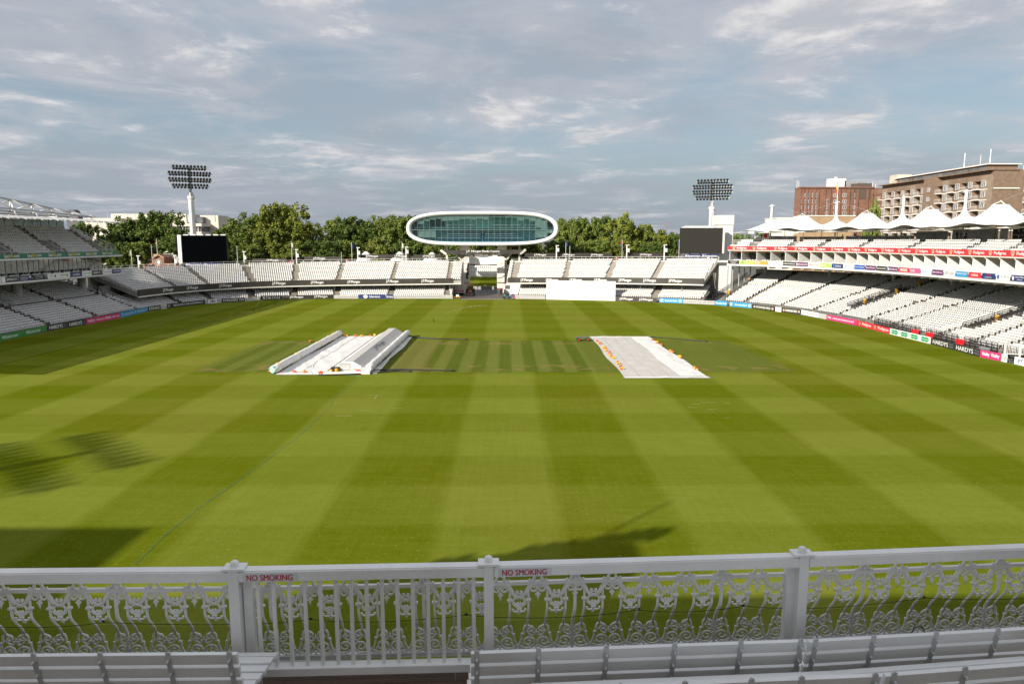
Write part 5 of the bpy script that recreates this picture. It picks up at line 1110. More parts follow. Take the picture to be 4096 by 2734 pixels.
rail_path([(X0+.5, 178-2*i, 31.0) for i in range(9)], 1.3, .05, 2).build('roof_railing', WHT, f2); MB().b2(X0+2, X0+8, 160, 172, 31.2, 34).build('roof_room', BRK2, f2); MB().tube([(X0+2.5,171.5,31),(X0+2.5,171.5,36)], .1, 6).build('flue', BRK2, f2)
ht = thing('hotel_block', 'dark red brick block with vertical piers and small windows', 'building', (121, 260, 0)); YH = 258.0
def hp(px, py): p = atY(px, py, YH); return p.x, p.z
xl, ztop_ = hp(3198, 752); xr, _z = hp(3496, 744); 
MB().b2(xl, xr+9, YH, YH+4, 0, ztop_).build('wall', BRK2, ht)
for i, zx in enumerate((120,150,190,222,262,300,345,365,415,515,605,640,690,790,835)):
    x, _ = hp(3150+zx*.4027, 800); MB().b2(x-.35, x+.35, YH-.35, YH-.003, 0, ztop_-.3-.01*i).build('pier', BRK2, ht)
MB().b2(xl-.1, xr+.1, YH-.45, YH+4.1, ztop_, ztop_+.4).build('parapet', BRK2, ht)
for zx in (135,172,207,245,280,390,475,565,652):
    for zy in (445-45,462,520,578):
        if zx in (390,) and zy < 450: continue
        x, z = hp(3150+zx*.4027, 620+zy*.4027); window(ht, (x, YH, z), 1.25, 1.45, 'y')
for zx, zy, w in ((655,365,2.2),(760,360,5.2)):
    x, z = hp(3150+zx*.4027, 620+zy*.4027); MB().b2(x-w/2, x+w/2, YH-.1, YH-.004, z-2.8, z+2.8).build('louvre_panel', mat('louvre_brown', (.10,.075,.06), .7, .2, 6), ht)
MB().b2(xl+22*.5, xl+22*.5+6, YH+1, YH+3.5, ztop_+.4, ztop_+3.4).build('plant_room', PALEM, ht); MB().b2(xr-10, xr-4, YH+1, YH+3.5, ztop_+.4, ztop_+2.6).build('plant_room', GREYM, ht)
for zx, h in ((122,2.8),(140,2.5),(500,4.2),(518,4.0),(660,2),(840,2.2),(910,1.6),(880,2.3)):
    x, _ = hp(3150+zx*.4027, 700); MB().tube([(x,YH+2,ztop_),(x,YH+2,ztop_+h)], .14 if h > 3 else .08, 6).build('aerial', WHT, ht)
tb = thing('terrace_building', 'tan low block in front of the dark red brick block', 'building', (100, 240, 0)); a = atY(3225, 865, 240); b_ = atY(3420, 865, 240); MB().b2(a.x, b_.x, 240, 250, 0, a.z).build('wall', mat('tan_brick', (.36,.25,.15), .8, .12, .5, coord='World'), tb)
for i in range(7): window(tb, (a.x+1.6+i*(b_.x-a.x-2)/7, 240, a.z-4.2), 1.4, 1.8, 'y')
MB().b2(a.x-.2, b_.x+.2, 239.8, 250.2, a.z, a.z+.3).build('coping', STONEW, tb)
gw = thing('pale_building', 'pale grey roof block seen between the tents and the clad tower', 'building', (92, 250, 0)); a = atY(3110, 873, 250); b_ = atY(3215, 873, 250); MB().b2(a.x, b_.x, 250, 262, 0, a.z).build('wall', CREAM, gw); MB().b2(a.x-.2, b_.x+.2, 249.8, 262.2, a.z, a.z+.3).build('coping', WHT, gw)
# pale modern building behind the left trees
wb = thing('white_building', 'pale concrete office building behind the dark trees', 'building', (-110, 264, 0)); WC = mat('pale_stone', (.60,.54,.47), .7, .06, .3, coord='World')
def wbox(x0, x1, y0, y1, Y, d, m_, nm): A, B = atY(x0, y1, Y), atY(x1, y0, Y); MB().b2(A.x, B.x, Y, Y+d, max(0, A.z), B.z).build(nm, m_, wb); return A, B
wbox(345, 480, 872, 1100, 262, 14, WC, 'wall'); wbox(462, 744, 855, 1100, 266, 12, WC, 'upper_wall'); wbox(744.5, 766, 857, 890, 266.3, 11, GREYM, 'side_wall'); wbox(690, 806, 893, 905, 260, 12, WC, 'parapet'); wbox(690, 806, 905.6, 926, 261, 10, DARKGL if False else PANEC, 'window_band'); wbox(690, 806, 926.5, 1100, 260, 12, WC, 'lower_wall'); wbox(787, 812, 867, 891, 266, 10, PANEC, 'stair_glazing'); wbox(814, 872, 861, 1100, 268, 10, WC, 'wall')
for i in range(9): x = 694+i*12.3; A, B = atY(x, 926, 260.8), atY(x+1.6, 905.8, 260.8); MB().b2(A.x, B.x, 260.7, 260.98, A.z, B.z).build('mullion', WC, wb)
for i in range(8): 
    A = atY(480+i*32, 880, 265.95); MB().b2(A.x-.03, A.x+.03, 265.93, 265.99, 5, atY(480,856,266).z).build('panel_joint', GREYM, wb)
for x, y0, y1 in ((432,870,850),(566,855,818),(830,861,843),(847,861,843)): A, B = atY(x, y0, 266), atY(x, y1, 266); MB().tube([(A.x,266,A.z-1),(A.x,266,B.z)], .1, 5).build('aerial', GREYM, wb)
wbox(352, 366, 862, 873, 262, 3, PALEM, 'chimney')
hm = thing('roof_house', 'grey slate gable behind the truss roof', 'building', (-118, 230, 0)); A, B = atY(265, 860, 230), atY(312, 860, 230); z1 = atY(300, 838, 230).z; MB().add([(A.x,230,0),(B.x,230,0),(B.x,230,A.z),(A.x,230,A.z),(B.x-1.2,230,z1),(A.x+.8,230,z1),(A.x,232.5,0),(B.x,232.5,0),(B.x,232.5,A.z),(A.x,232.5,A.z),(B.x-1.2,232.5,z1),(A.x+.8,232.5,z1)],[(0,1,2,4,5,3),(11,10,8,7,6,9),(3,5,11,9),(5,4,10,11),(4,2,8,10),(1,7,8,2),(0,3,9,6)]).build('roof', mat('slate', (.10,.10,.115), .7, .2, 2), hm)
# clock gable
ck = thing('clock_house', 'brown brick gable with a white clock face', 'building', (-94, 196, 0)); YC = 194.0
def zz8(x, y): return (540+x*.1958, 940+y*.1958)
def out8(pts, Y): return [atY(*zz8(x, y), Y) for x, y in pts]
CBR = mat('clock_brick', (.26,.125,.075), .85, .15, 1.2, coord='World')
ol = out8([(170,690),(170,600),(235,600),(245,580),(330,570),(362,545),(372,470),(372,455),(480,400),(590,455),(590,570),(640,590),(800,592),(800,690)], YC); ol[0].z = ol[-1].z = 0
vs = [tuple(p) for p in ol]+[(p.x, YC+5, p.z) for p in ol]; k = len(ol); MB().add(vs, [tuple(range(k)), tuple(range(2*k-1,k-1,-1))]+[(i,(i+1)%k,k+(i+1)%k,k+i) for i in range(k)]).build('gable_wall', CBR, ck)
for a, b_ in (((362,462),(480,402)),((480,402),(598,462)),((160,603),(360,603)),((600,596),(810,596)),((165,650),(805,650))): A, B = out8([a, b_], YC-.25); MB().beam(A, B, .55, .28).build('cornice', mat('cornice_stone', (.34,.24,.17), .8, .1, 1), ck)
cc = out8([(484,555)], YC-.12)[0]; fr = (Vector((cc.x, YC-.12, cc.z)), Vector((1,0,0)), Vector((0,0,1)), Vector((0,-1,0))); m_ = MB(); disc(m_, fr, 0, 0, .80, .80, 0, 28); cf = m_.build('clock_face', TXTK, ck); m_ = MB(); ring_shape(m_, fr, 0, 0, .74, .80, 28, d=.03); disc(m_, fr, 0, 0, .42, .42, .02)
for i in range(12): a = i*math.pi/6; O, u, v, n = fr; m_.beam(O+u*.47*math.cos(a)+v*.47*math.sin(a)+n*.03, O+u*.7*math.cos(a)+v*.7*math.sin(a)+n*.03, .1, .03)
m_.build('clock_numerals', TXTW, cf); m_ = MB(); O, u, v, n = fr; m_.beam(O+n*.05, O+n*.05+u*.6+v*.02, .05, .03); m_.beam(O+n*.05, O+n*.05+u*.3-v*.05, .08, .03); m_.build('clock_hands', TXTK, cf)
A, B = out8([(300,390),(548,390)], YC+3); MB().b2(A.x, B.x-2, YC+5, YC+8, 0, A.z).build('chimney_block', mat('ochre_brick', (.42,.27,.12), .85, .15, 1.2, coord='World'), ck)
sh = thing('slate_roofed_house', 'grey slate roofed house with a white window beside the clock gable', 'building', (-86, 204, 0)); Pq = out8([(505,385),(715,310),(780,425),(560,430),(905,310),(905,440)], 203)
MB().b2(Pq[3].x, Pq[5].x+1, 203, 211, 0, Pq[2].z).build('wall', mat('pale_slate_wall', (.40,.41,.43), .7, .12, .8), sh); SLATE = mat('slate_roof', (.13,.135,.155), .65, .2, 2.5)
MB().add([tuple(Pq[3]-Vector((.4,.3,0))),tuple(Pq[2]+Vector((0,-.3,0))),tuple(Pq[1]+Vector((0,3,0))),tuple(Pq[4]+Vector((0,3,0))),tuple(Pq[5]+Vector((1,-.3,0))),(Pq[3].x-.4,211,Pq[3].z),(Pq[5].x+1,211,Pq[5].z)],[(0,1,2),(1,4,3,2),(0,2,5),(2,3,6,5),(3,4,6)]).build('roof', SLATE, sh)
for a, b_ in ((0,1),(1,2)): MB().beam(Pq[a]+Vector((0,1.2 if a == 0 else .5,.05)), Pq[b_]+Vector((0,.5,.05)), .25, .2).build('ridge', STONEW, sh)
c_ = out8([(665,500)], 203)[0]; window(sh, (c_.x, 203, c_.z), 3.6, 4.2 if False else 3.2, 'y')
# far construction cranes
for px, yt, yb, dx_, lab in ((2663,886,936,14,'far red lattice crane with a raised jib left of the grey screen'),(2932,896,950,2,'far red crane mast right of the clad tower')):
    Y = 700; A, B = atY(px, yb, Y), atY(px, yt+18 if dx_ > 5 else yt, Y); t_ = thing('tower_crane', lab, 'crane', (A.x, Y, 0)); CR = paint('crane_red', (.45,.10,.08)); MB().tube([(A.x,Y,0),(A.x,Y,B.z)], .32, 4).build('mast', CR, t_)
    C_ = atY(px+dx_, yt, Y); MB().tube([tuple(B-Vector((3,0,2))), tuple(C_)], .22, 4).build('jib', CR, t_)
# ================================================================== ON THE FIELD
def zc(x, y): return (1050+x*.2682, 1290+y*.2682)
def zr(x, y): return (2290+x*.2427, 1300+y*.2427)
TARPW = mat('white_tarpaulin', (.72,.71,.69), .55, .05, .8, coord='World', dirt=((.55,.51,.44), .35)); TARPG = mat('grey_tarpaulin', (.52,.50,.475), .6, .05, .6, coord='World', dirt=((.43,.41,.38), .5)); HOSE = mat('black_hose', (.015,.016,.017), .5, .2, 3)
SBY, SBR, ROPEY = paint('sandbag_yellow', (.78,.38,.03), .7), paint('sandbag_red', (.58,.08,.04), .7), paint('yellow_strap', (.62,.36,.04), .7)
def sheet(x0, x1, y0, y1, z, amp, seed, nx=26, ny=60, fy=None):
    g = np.random.default_rng(seed); mb = MB(); vs = []
    ph = g.uniform(0, 6.28, 8)
    for i in range(nx+1):
        for j in range(ny+1):
            a, b = i/nx, j/ny; e = math.sin(math.pi*a)**.5*math.sin(math.pi*b)**.5
            x = x0+(x1-x0)*a; y = y0+(y1-y0)*b
            w = abs(math.sin(x*1.3+y*.22+ph[0]+1.2*math.sin(y*.31+ph[1])))**6+abs(math.sin(x*.5-y*.55+ph[2]+math.sin(x*.9+ph[3])))**8+.6*abs(math.sin(y*.9+x*.35+ph[4]))**7
            sx = .18*math.sin(b*math.pi)*(1-2*a)*math.sin(b*9+seed); vs.append((x+sx, y, z+amp*w*(.25+.75*e)))
    m = ny+1; mb.add(vs, [(i*m+j, (i+1)*m+j, (i+1)*m+j+1, i*m+j+1) for i in range(nx) for j in range(ny)]); return mb
# right: flat grey ground sheet with a white border
gs_ = thing('ground_sheet', 'large grey ground sheet with a white border lying on the square', 'ground sheet', (16, 88, 0))
sheet(12.0, 18.2, 72.3, 102.6, .03, .035, 1).build('grey_sheet', TARPG, gs_, True)
sheet(17.85, 20.6, 72.3, 102.6, .075, .06, 2, 12).build('white_sheet', TARPW, gs_, True)
for y0, y1 in ((71.6,72.35),(102.55,103.5)): sheet(11.95, 20.75, y0, y1, .04, .05, 3, 40, 4).build('white_hem', TARPW, gs_, True)
for x_ in (13.6, 15.1, 16.65): MB().tube([(x_+.05*math.sin(k), 72.3+k*2.02, .085) for k in range(16)], .018, 5).build('seam', mat('seam_tape', (.40,.37,.32), .7, .1, 2), gs_)
# left: roller, sheet, ridge cover with its end panel and second roller
cv = thing('pitch_cover', 'long white ridge-shaped pitch cover with a louvred end panel', 'pitch cover', (-17, 89, 0))
Y0, Y1 = 74.2, 103.6
n = 40; prof = [(-19.35,.12),(-18.2,.72),(-17.45,1.27),(-16.5,1.27),(-15.6,.75),(-14.75,.15)]
def skin(P, m_, name, y0=Y0+.45, y1=Y1, am=.02):
    vs = []; 
    for i in range(n+1):
        y = y0+(y1-y0)*i/n
        for j, (x, z) in enumerate(P): vs.append((x, y, z+am*math.sin(y*5.1+j)*(1 if 0 < j < len(P)-1 else 0)-.03*abs(math.sin(math.pi*(y-Y0)/1.85))*(1 if 0 < j < len(P)-1 else 0)))
    k = len(P); MB().add(vs, [(i*k+j, i*k+j+1, (i+1)*k+j+1, (i+1)*k+j) for i in range(n) for j in range(k-1)]).build(name, m_, cv, True)
skin(prof[:3], TARPW, 'left_slope'); skin(prof[2:4], TARPG, 'ridge_panel', am=.0); skin(prof[3:], TARPG, 'right_slope')
for nm, y in (('near_end_panel', Y0+.44), ('far_end_panel', Y1)): MB().prism([(p[0]+17, p[1]) for p in prof]+[(2.25,.1),(-2.35,.1)][:0], (Vector((-17,y,0)), Vector((1,0,0)), Vector((0,0,1)), Vector((0,-1,0))), -.05, .02).build(nm, WHT, cv)
MB().b2(-19.5,-14.6,Y0-.3,Y0+.35,.03,.26).build('base_skid', WHT, cv)
for i in range(5): MB().box((-17.35,Y0+.38,.42+.13*i),(1.05,.06,.085),M=Matrix.Rotation(.5,3,'X')).build('louvre', WHT, cv)
MB().b2(-17.92,-16.82,Y0+.40,Y0+.43,.32,1.04).build('vent_back', BLACKM, cv); MB().b2(-16.3,-15.6,Y0+.3,Y0+.42,.5,.8).build('control_box', WHT, cv); MB().box((-15.95,Y0+.36,.33),(.5,.05,.12)).build('warning_label', REDP, cv); MB().box((-16.4,Y0+.36,.45),(.3,.04,.1)).build('yellow_label', YELP, cv)
m_ = MB(); m_.b2(-18.75,-18.0,Y0-.05,Y0+.38,.28,.72); m_.build('engine_bay', BLACKM, cv); m_ = MB(); m_.lathe([(.16,0),(.2,.1),(.18,.32),(.06,.38)], (-18.15,Y0-.02,.26), 10); m_.lathe([(.13,0),(.15,.2),(.05,.26)], (-18.7,Y0-.02,.26), 10); m_.build('fuel_can', YELP, cv)
for dz_, x_ in ((0,-19.3),): MB().tube([(x_,Y0+.2,.15),(x_+.02,90,.16),(x_,Y1,.15)], .07, 6).build('edge_hose', HOSE, cv)
# print along the ridge, reading up the slope
u_ = Vector((0,1,0)); slope = (Vector((prof[4][0],0,prof[4][1]))-Vector((prof[3][0],0,prof[3][1]))); 
fr = (Vector((-16.45, 84.5, 1.255)), Vector((0,1,0)), Vector((-.866,0,.50)), Vector((.50,0,.866)))
m_ = MB(); put_text(m_, 'J.P.Morgan', (Vector((-15.62,0,.80)), Vector((0,1,0)), Vector((-.866,0,.50)), Vector((.50,0,.866))), 88.0, .45, 6.2, .72, d=.05, bold=0); m_.build('lettering', TXTK, cv)
m_ = MB(); put_text(m_, 'J.P.Morgan', (Vector((-17.5,0,1.24)), Vector((0,-1,0)), Vector((.81,0,.59)), Vector((-.59,0,.81))), -88.0, -.42, 6.2, .6, d=.05, bold=0); m_.build('lettering', TXTD, cv)
rr = thing('cover_roller', 'white sheet roller strapped alongside the ridge cover', 'roller', (-14.7, 89, 0), 'sheet rollers'); 
MB().tube([(-14.75+.03*math.sin(k*1.7), Y0+.1+k*(Y1-Y0+.2)/24, .62+.02*math.sin(k*2.3)) for k in range(25)], [.40+.02*math.sin(k*3.1) for k in range(25)], 16).build('rolled_sheet', TARPW, rr, True)
MB().lathe([(.0,0),(.3,.0),(.3,.06)], n=14).build('hub', CREAM, rr) if False else None
MB().tube([(-14.75,Y0-.12,.62),(-14.75,Y0+.12,.62)], .30, 14).build('hub', CREAM, rr)
sheet(-14.7, -13.9, Y0-.1, Y1, .05, .10, 5, 8, 60).build('trailing_hem', TARPW, rr, True)
r2 = thing('cover_roller', 'long white sheet roller lying alone at the edge of the white sheet', 'roller', (-24.8, 89, 0), 'sheet rollers')
MB().tube([(-24.85+.03*math.sin(k*1.3), 74.3+k*29.9/24, .46) for k in range(25)], [.44+.015*math.sin(k*2.7) for k in range(25)], 16).build('rolled_sheet', TARPW, r2, True)
MB().tube([(-24.85,74.1,.46),(-24.85,74.35,.46)], .26, 14).build('hub', mat('pale_green_hub', (.45,.62,.55), .5, .1, 3), r2)
for a in (.4,1.5,2.9,4.6): MB().ball((-24.85+.34*math.cos(a),74.2,.46+.34*math.sin(a)), .13, (1.3,.5,.8), 6, 4).build('hub_padding', mat('turquoise_pad', (.16,.45,.42), .7, .2, 4), r2)
for zx, zy in ((505,560),(820,385),(985,290),(1070,245),(205,720)):
    y = G(*zc(zx, zy)).y; MB().tube([(-24.85+.47*math.cos(a), y, .46+.47*math.sin(a)) for a in np.linspace(0, 6.28, 16, endpoint=False)], .025, 5, True).build('strap', ROPEY, r2)
ws = thing('white_sheet', 'white crumpled sheet spread between the roller and the ridge cover', 'ground sheet', (-22, 89, 0)); sheet(-24.5, -19.2, 73.7, 104.2, .03, .05, 8, 30, 70).build('sheet', TARPW, ws, True)
MB().tube([(-22.2+.1*math.sin(k*.7), 74.6+k*1.4, .095) for k in range(21)], .02, 5).build('seam', MATS['seam_tape'], ws)
for k, pts in enumerate((((640,600),(690,700),(740,770)),((720,650),(760,720),(850,775)),((440,650),(490,740)),((830,570),(750,650),(760,700),(840,770)))):
    MB().tube([G(*zc(*p))+Vector((0,0,.05)) for p in pts], [.02]+[.035]*(len(pts)-2)+[.02], 6).build('fold', TARPW, ws, True)
def sandbag_mesh(seed, a, b):
    g = random.Random(seed); mb = MB(); mb.tube([(-.36,0,.10),(-.2,.02,.17),(0,0,.19),(.2,-.02,.15),(.34,.02,.09)], [.05,.15,.17,.13,.05], 8, mi=0); mb.tube([(-.22,.16,.08),(.0,.2,.15),(.24,.14,.08)], [.05,.12,.05], 6, mi=1); mb.add([(-.1,-.1,.2),(.12,-.08,.22),(.05,.08,.34),(-.05,.02,.3)],[(0,1,2,3)],1)
    mb.v = [(x+g.uniform(-.05,.05), y+g.uniform(-.05,.05), max(0, z+g.uniform(-.04,.04))) for x, y, z in mb.v]; return mb.mesh('sandbag', [a, b], smooth=False)
SBM = [sandbag_mesh(i, *((SBY, SBR) if i % 2 else (SBR, SBY))) for i in range(4)]
def sandbags(lst, mp, lab, grp, z=.06, sc=.72):
    for i, p in enumerate(lst):
        q_ = G(*mp(*p)); o = link('sandbag', SBM[i % 4], None, (q_.x, q_.y, z), random.uniform(0, 6.28), (sc,sc,sc*random.uniform(.85,1.25))); tag(o, lab, 'sandbag', grp)
sandbags([(405,275),(440,305),(460,325),(515,378),(538,405),(555,438),(610,475),(612,505),(642,540),(682,560),(745,628),(760,652),(790,698),(810,735)], zr, 'yellow and red sandbag on the grey edge of the ground sheet', 'sandbags on the grey sheet edge')
sandbags([(1325,262),(1390,306),(1462,346),(1605,440),(1640,465),(1762,536),(1795,562),(2005,722),(2040,745)], zr, 'yellow and red sandbag on the white strip of the ground sheet', 'sandbags on the white sheet strip', .09)
sandbags([(1185,200),(1260,212),(1385,214),(1480,215),(1600,205),(1672,200)], zc, 'yellow and red sandbag along the far hem of the white sheet', 'sandbags on the far hem')
sandbags([(510,575),(825,395),(990,300),(1072,255)], zc, 'yellow sandbag tied against the lone roller', 'sandbags tied to the roller')
sandbags([(118,745),(240,745),(478,748),(632,750),(872,768),(905,765)], zc, 'yellow and red sandbag at the near hem of the white sheet', 'sandbags on the near hem')
sandbags([(725,288)], zc, 'orange sandbag left lying on the bare grass', None, .0, .9)
def hose(pts, lab, r=.075):
    P = [G(1024+x*.5102, 800+y*.5102)+Vector((0,0,r)) for x, y in pts]; C_ = []
    for i in range(len(P)-1):
        for k in range(5): C_.append(P[i].lerp(P[i+1], k/5))
    C_.append(P[-1]); C_ = [C_[0]]+[(C_[i-1]+C_[i]*2+C_[i+1])/4 for i in range(1, len(C_)-1)]+[C_[-1]]
    tag(MB().tube(C_, r, 7).build('hose', HOSE, None, True), lab, 'hose', 'black hoses on the grass')
hose([(1195,1072),(1300,1085),(1410,1091),(1540,1092),(1662,1096)], 'long black hose running from the far end of the cover'); hose([(1205,1068),(1260,1078),(1330,1082),(1412,1088)], 'short black hose at the far end of the cover')
hose([(885,1350),(940,1337),(1020,1334),(1160,1332),(1350,1336),(1560,1341)], 'long black hose running from the near end of the cover'); hose([(490,1374),(600,1374),(760,1369),(880,1362),(1000,1352),(1100,1344),(1222,1347)], 'black hose curling along the near end of the cover')
hose([(1024/.5102*0+(2290+1250*.2427-1024)/.5102, (1300+203*.2427-800)/.5102)]+[((2290+x*.2427-1024)/.5102, (1300+y*.2427-800)/.5102) for x, y in ((1380,205),(1600,222),(1900,250),(2230,276))], 'black hose stretching from the corner of the ground sheet')
rp = [G(1024+x*.5102, 800+y*.5102) for x, y in ((640,1352),(720,1374),(822,1383),(700,1490),(600,1568))]+[G(x*.7334, 1150+y*.7334) for x, y in ((1800,650),(1600,835),(1330,1032),(1100,1190),(900,1350),(730,1517))]
tag(MB().tube([p+Vector((0,0,.02)) for p in rp], .0065, 5).build('rope', paint('blue_rope', (.05,.30,.34), .7)), 'thin blue rope trailing from the cover across the outfield', 'rope')
# flat trolley
q_ = G(*zr(160, 262)); tl = local('trolley', 'low green flatbed trolley with red-hubbed wheels beside the ground sheet', 'trolley', (q_.x, q_.y+.3, 0)); DG = paint('trolley_green', (.03,.09,.05), .6)
MB().b2(-.95,.95,-.45,.45,.50,.56).build('deck', mat('trolley_deck', (.13,.13,.125), .8, .2, 2), tl); m_ = MB(); m_.beam((-.9,-.4,.46),(.9,-.4,.46),.05,.06); m_.beam((-.9,.4,.46),(.9,.4,.46),.05,.06); m_.beam((-.9,-.4,.46),(-.3,-.4,.28),.04,.04); m_.beam((.9,-.4,.46),(.3,-.4,.28),.04,.04); m_.build('frame', DG, tl)
MB().tube([(.92,0,.5),(.86,0,1.25)], .025, 6).build('handle', DG, tl); MB().tube([(.86,-.15,1.22),(.86,.15,1.22)], .025, 6).build('handle_grip', DG, tl)
for x in (-.52,.72):
    for y in (-.42,.42):
        w_ = MB().tube([(x,y-.07,.23),(x,y+.07,.23)], .23, 14).build('wheel', BLACKM, tl); MB().tube([(x,y-.085,.23),(x,y+.085,.23)], .11, 12).build('rim', REDP, w_)
# sprinklers and their jets
WATER = bpy.data.materials.new('water_spray'); WATER.use_nodes = True; _q = NT(WATER.node_tree); _q.N.clear(); _o = _q.n('ShaderNodeOutputMaterial'); _t = _q.n('ShaderNodeBsdfTransparent'); _d = _q.n('ShaderNodeBsdfDiffuse'); _m = _q.n('ShaderNodeMixShader'); _d.inputs[0].default_value = (.8,.82,.82,1)
_q.L.new(_q.rng(_q.noise(_q.n('ShaderNodeNewGeometry').outputs['Position'], 3.0, 5, .7), .35, .75, .0, .16), _m.inputs[0]); _q.L.new(_t.outputs[0], _m.inputs[1]); _q.L.new(_d.outputs[0], _m.inputs[2]); _q.L.new(_m.outputs[0], _o.inputs[0])
def sprinkler(px, py, dirv, reach, h, lab):
    b0 = G(px, py); t_ = thing('sprinkler', lab, 'sprinkler', (b0.x, b0.y, 0), 'lawn sprinklers'); MB().lathe([(.12,0),(.12,.12),(.05,.15),(.05,.4),(.09,.42),(.09,.5)], (b0.x,b0.y,0), 10).build('head', BLACKM, t_)
    d = Vector(dirv).normalized(); P = []; rad = []
    for k in range(17):
        f_ = .66*k/16; P.append(Vector((b0.x,b0.y,.48))+d*reach*f_+Vector((0,0,h*4*f_*(1-f_*.86)*.82))); rad.append(.015+.16*f_**1.4)
    MB().tube(P, rad, 8, cap=False).build('water_jet', WATER, t_, True)
sprinkler(1024+1393*.5102, 800+951*.5102, (.93,.36,0), 15, 2.1, 'sprinkler throwing a long arc of water beyond the square')
sprinkler(1015, 1244, (.75,.65,0), 9, 3.0, 'sprinkler spraying upward in the stand shadow'); sprinkler(1100, 1217, (.9,.3,0), 10, 1.8, 'sprinkler spraying beside the outlined black board')

# ================================================================== IN THE GATEWAY
def zg(x, y): return (1790+x*.1405, 1000+y*.1405)
q_ = G(*zg(640, 1310)); tr = local('tractor', 'dark tractor with an orange cab roof parked in the gateway', 'tractor', (q_.x, q_.y+1.2, 0)); TD = mat('tractor_dark', (.03,.045,.05), .4, .2, 2); ORC = paint('tractor_orange', (.62,.12,.03), .4)
m_ = MB(); m_.add([(-.38,-1.7,.75),(.38,-1.7,.75),(.45,0,.7),(-.45,0,.7),(-.32,-1.65,1.3),(.32,-1.65,1.3),(.42,0,1.5),(-.42,0,1.5)],[(3,2,1,0),(4,5,6,7),(0,1,5,4),(1,2,6,5),(2,3,7,6),(3,0,4,7)]); m_.build('bonnet', ORC, tr); MB().b2(-.3,.3,-1.74,-1.70,.8,1.22).build('grille', BLACKM, tr)
for s in (-1, 1): MB().box((s*.22,-1.73,1.18),(.16,.05,.1)).build('headlight', TXTW, tr); MB().box((s*1.0,-.2,2.05),(.16,.06,.3)).build('mirror', BLACKM, tr)
m_ = MB(); 
for x in (-.72,.72):
    for y in (0,1.4): m_.beam((x,y,.9),(x*.86,y,2.5),.08,.08)
m_.b2(-.75,.75,0,1.4,.75,1.0); m_.build('cab_frame', TD, tr); MB().b2(-.66,.66,.04,.07,1.05,2.42).build('windscreen', DARKGL, tr); MB().b2(-.72,.72,-.15,1.5,2.5,2.68).build('cab_roof', ORC, tr); MB().tube([(-.55,-.5,1.4),(-.55,-.5,2.7)], .05, 8).build('exhaust', BLACKM, tr)
for x in (-.95,.95):
    w_ = MB().tube([(x-.2,1.1,.82),(x+.2,1.1,.82)], .82, 20).build('rear_wheel', BLACKM, tr); MB().tube([(x-.22,1.1,.82),(x+.22,1.1,.82)], .4, 14).build('rim', GREYM, w_); MB().b2(x-.25,x+.25,.4,1.8,1.62,1.72).build('mudguard', TD, tr)
    w_ = MB().tube([(x*.8-.14,-1.15,.5),(x*.8+.14,-1.15,.5)], .5, 18).build('front_wheel', BLACKM, tr); MB().tube([(x*.8-.16,-1.15,.5),(x*.8+.16,-1.15,.5)], .24, 12).build('rim', GREYM, w_)
MB().b2(-.5,.5,-.2,1.6,.55,.8).build('chassis', TD, tr)
q_ = G(*zg(310, 1275)); rl = local('pitch_roller', 'red and white towed pitch brush stored beside the stand', 'machine', (q_.x, q_.y+.8, 0)); MB().b2(-1.5,1.5,-.4,.4,.75,1.0).build('brush_bar', REDP, rl); MB().b2(-1.52,1.52,-.45,-.41,.45,.85).build('white_guard', WHT, rl); MB().tube([(-1.4,0,.4),(1.4,0,.4)], .38, 14).build('brush', BLACKM, rl); MB().tube([(-.8,-.4,.7),(-.2,-.6,2.0)], .05, 6).build('tow_bar', GREYM, rl)
for x in (-1.1,1.1): MB().tube([(x-.08,.55,.35),(x+.08,.55,.35)], .35, 14).build('wheel', BLACKM, rl)
q_ = G(*zg(290, 1355)); mw = local('line_mower', 'yellow framed mower parked at the corner of the gateway', 'mower', (q_.x, q_.y+.3, 0)); MB().b2(-.9,.9,-.3,.3,.12,.3).build('deck', YELP, mw); MB().b2(-.4,.3,-.2,.3,.3,.75).build('engine', CREAM, mw); MB().tube([(-.5,.3,.3),(-.8,.9,1.1),(-.2,.9,1.1)], .04, 6).build('handle', BLACKM, mw)
for x in (-.7,0,.7): MB().tube([(x-.06,-.3,.18),(x+.06,-.3,.18)], .18, 10).build('wheel', BLACKM, mw)
A, B = G(*zg(1600, 1245)), G(*zg(1845, 1245)); zt = atY(1790+1700*.1405, 1000+955*.1405, A.y).z; kk = thing('kiosk', 'white kiosk with a dark window beneath the stand edge', 'kiosk', ((A.x+B.x)/2, A.y+.9, 0))
MB().b2(A.x, B.x, A.y, A.y+1.8, .1, zt-.35).build('wall', WHT, kk); MB().b2(A.x-.15, B.x+.15, A.y-.15, A.y+1.95, zt-.35, zt-.15).build('roof', CREAM, kk); wz0, wz1 = atY(2020, 1000+1105*.1405, A.y).z, atY(2020, 1000+1005*.1405, A.y).z; wx0, wx1 = atY(1790+1635*.1405, 1150, A.y).x, atY(1790+1800*.1405, 1150, A.y).x
MB().b2(wx0, wx1, A.y-.03, A.y-.004, wz0, wz1).build('window', PANEC, kk); m_ = MB(); m_.b2(wx0-.08,wx1+.08,A.y-.05,A.y-.002,wz1,wz1+.08); m_.b2(wx0-.08,wx1+.08,A.y-.09,A.y-.002,wz0-.1,wz0); m_.b2(wx0-.08,wx0,A.y-.05,A.y-.002,wz0,wz1); m_.b2(wx1,wx1+.08,A.y-.05,A.y-.002,wz0,wz1); m_.build('window_frame', CREAM, kk)
q_ = G(*zg(1530, 1260)); bb_ = bin_((q_.x, q_.y+.6, 0), BLACKM, 'black bin with a red lid beside the kiosk', None, 1.5); 
for ch in bb_.children:
    if ch.name.startswith('lid'): ch.data = ch.data.copy(); ch.data.materials[0] = REDP
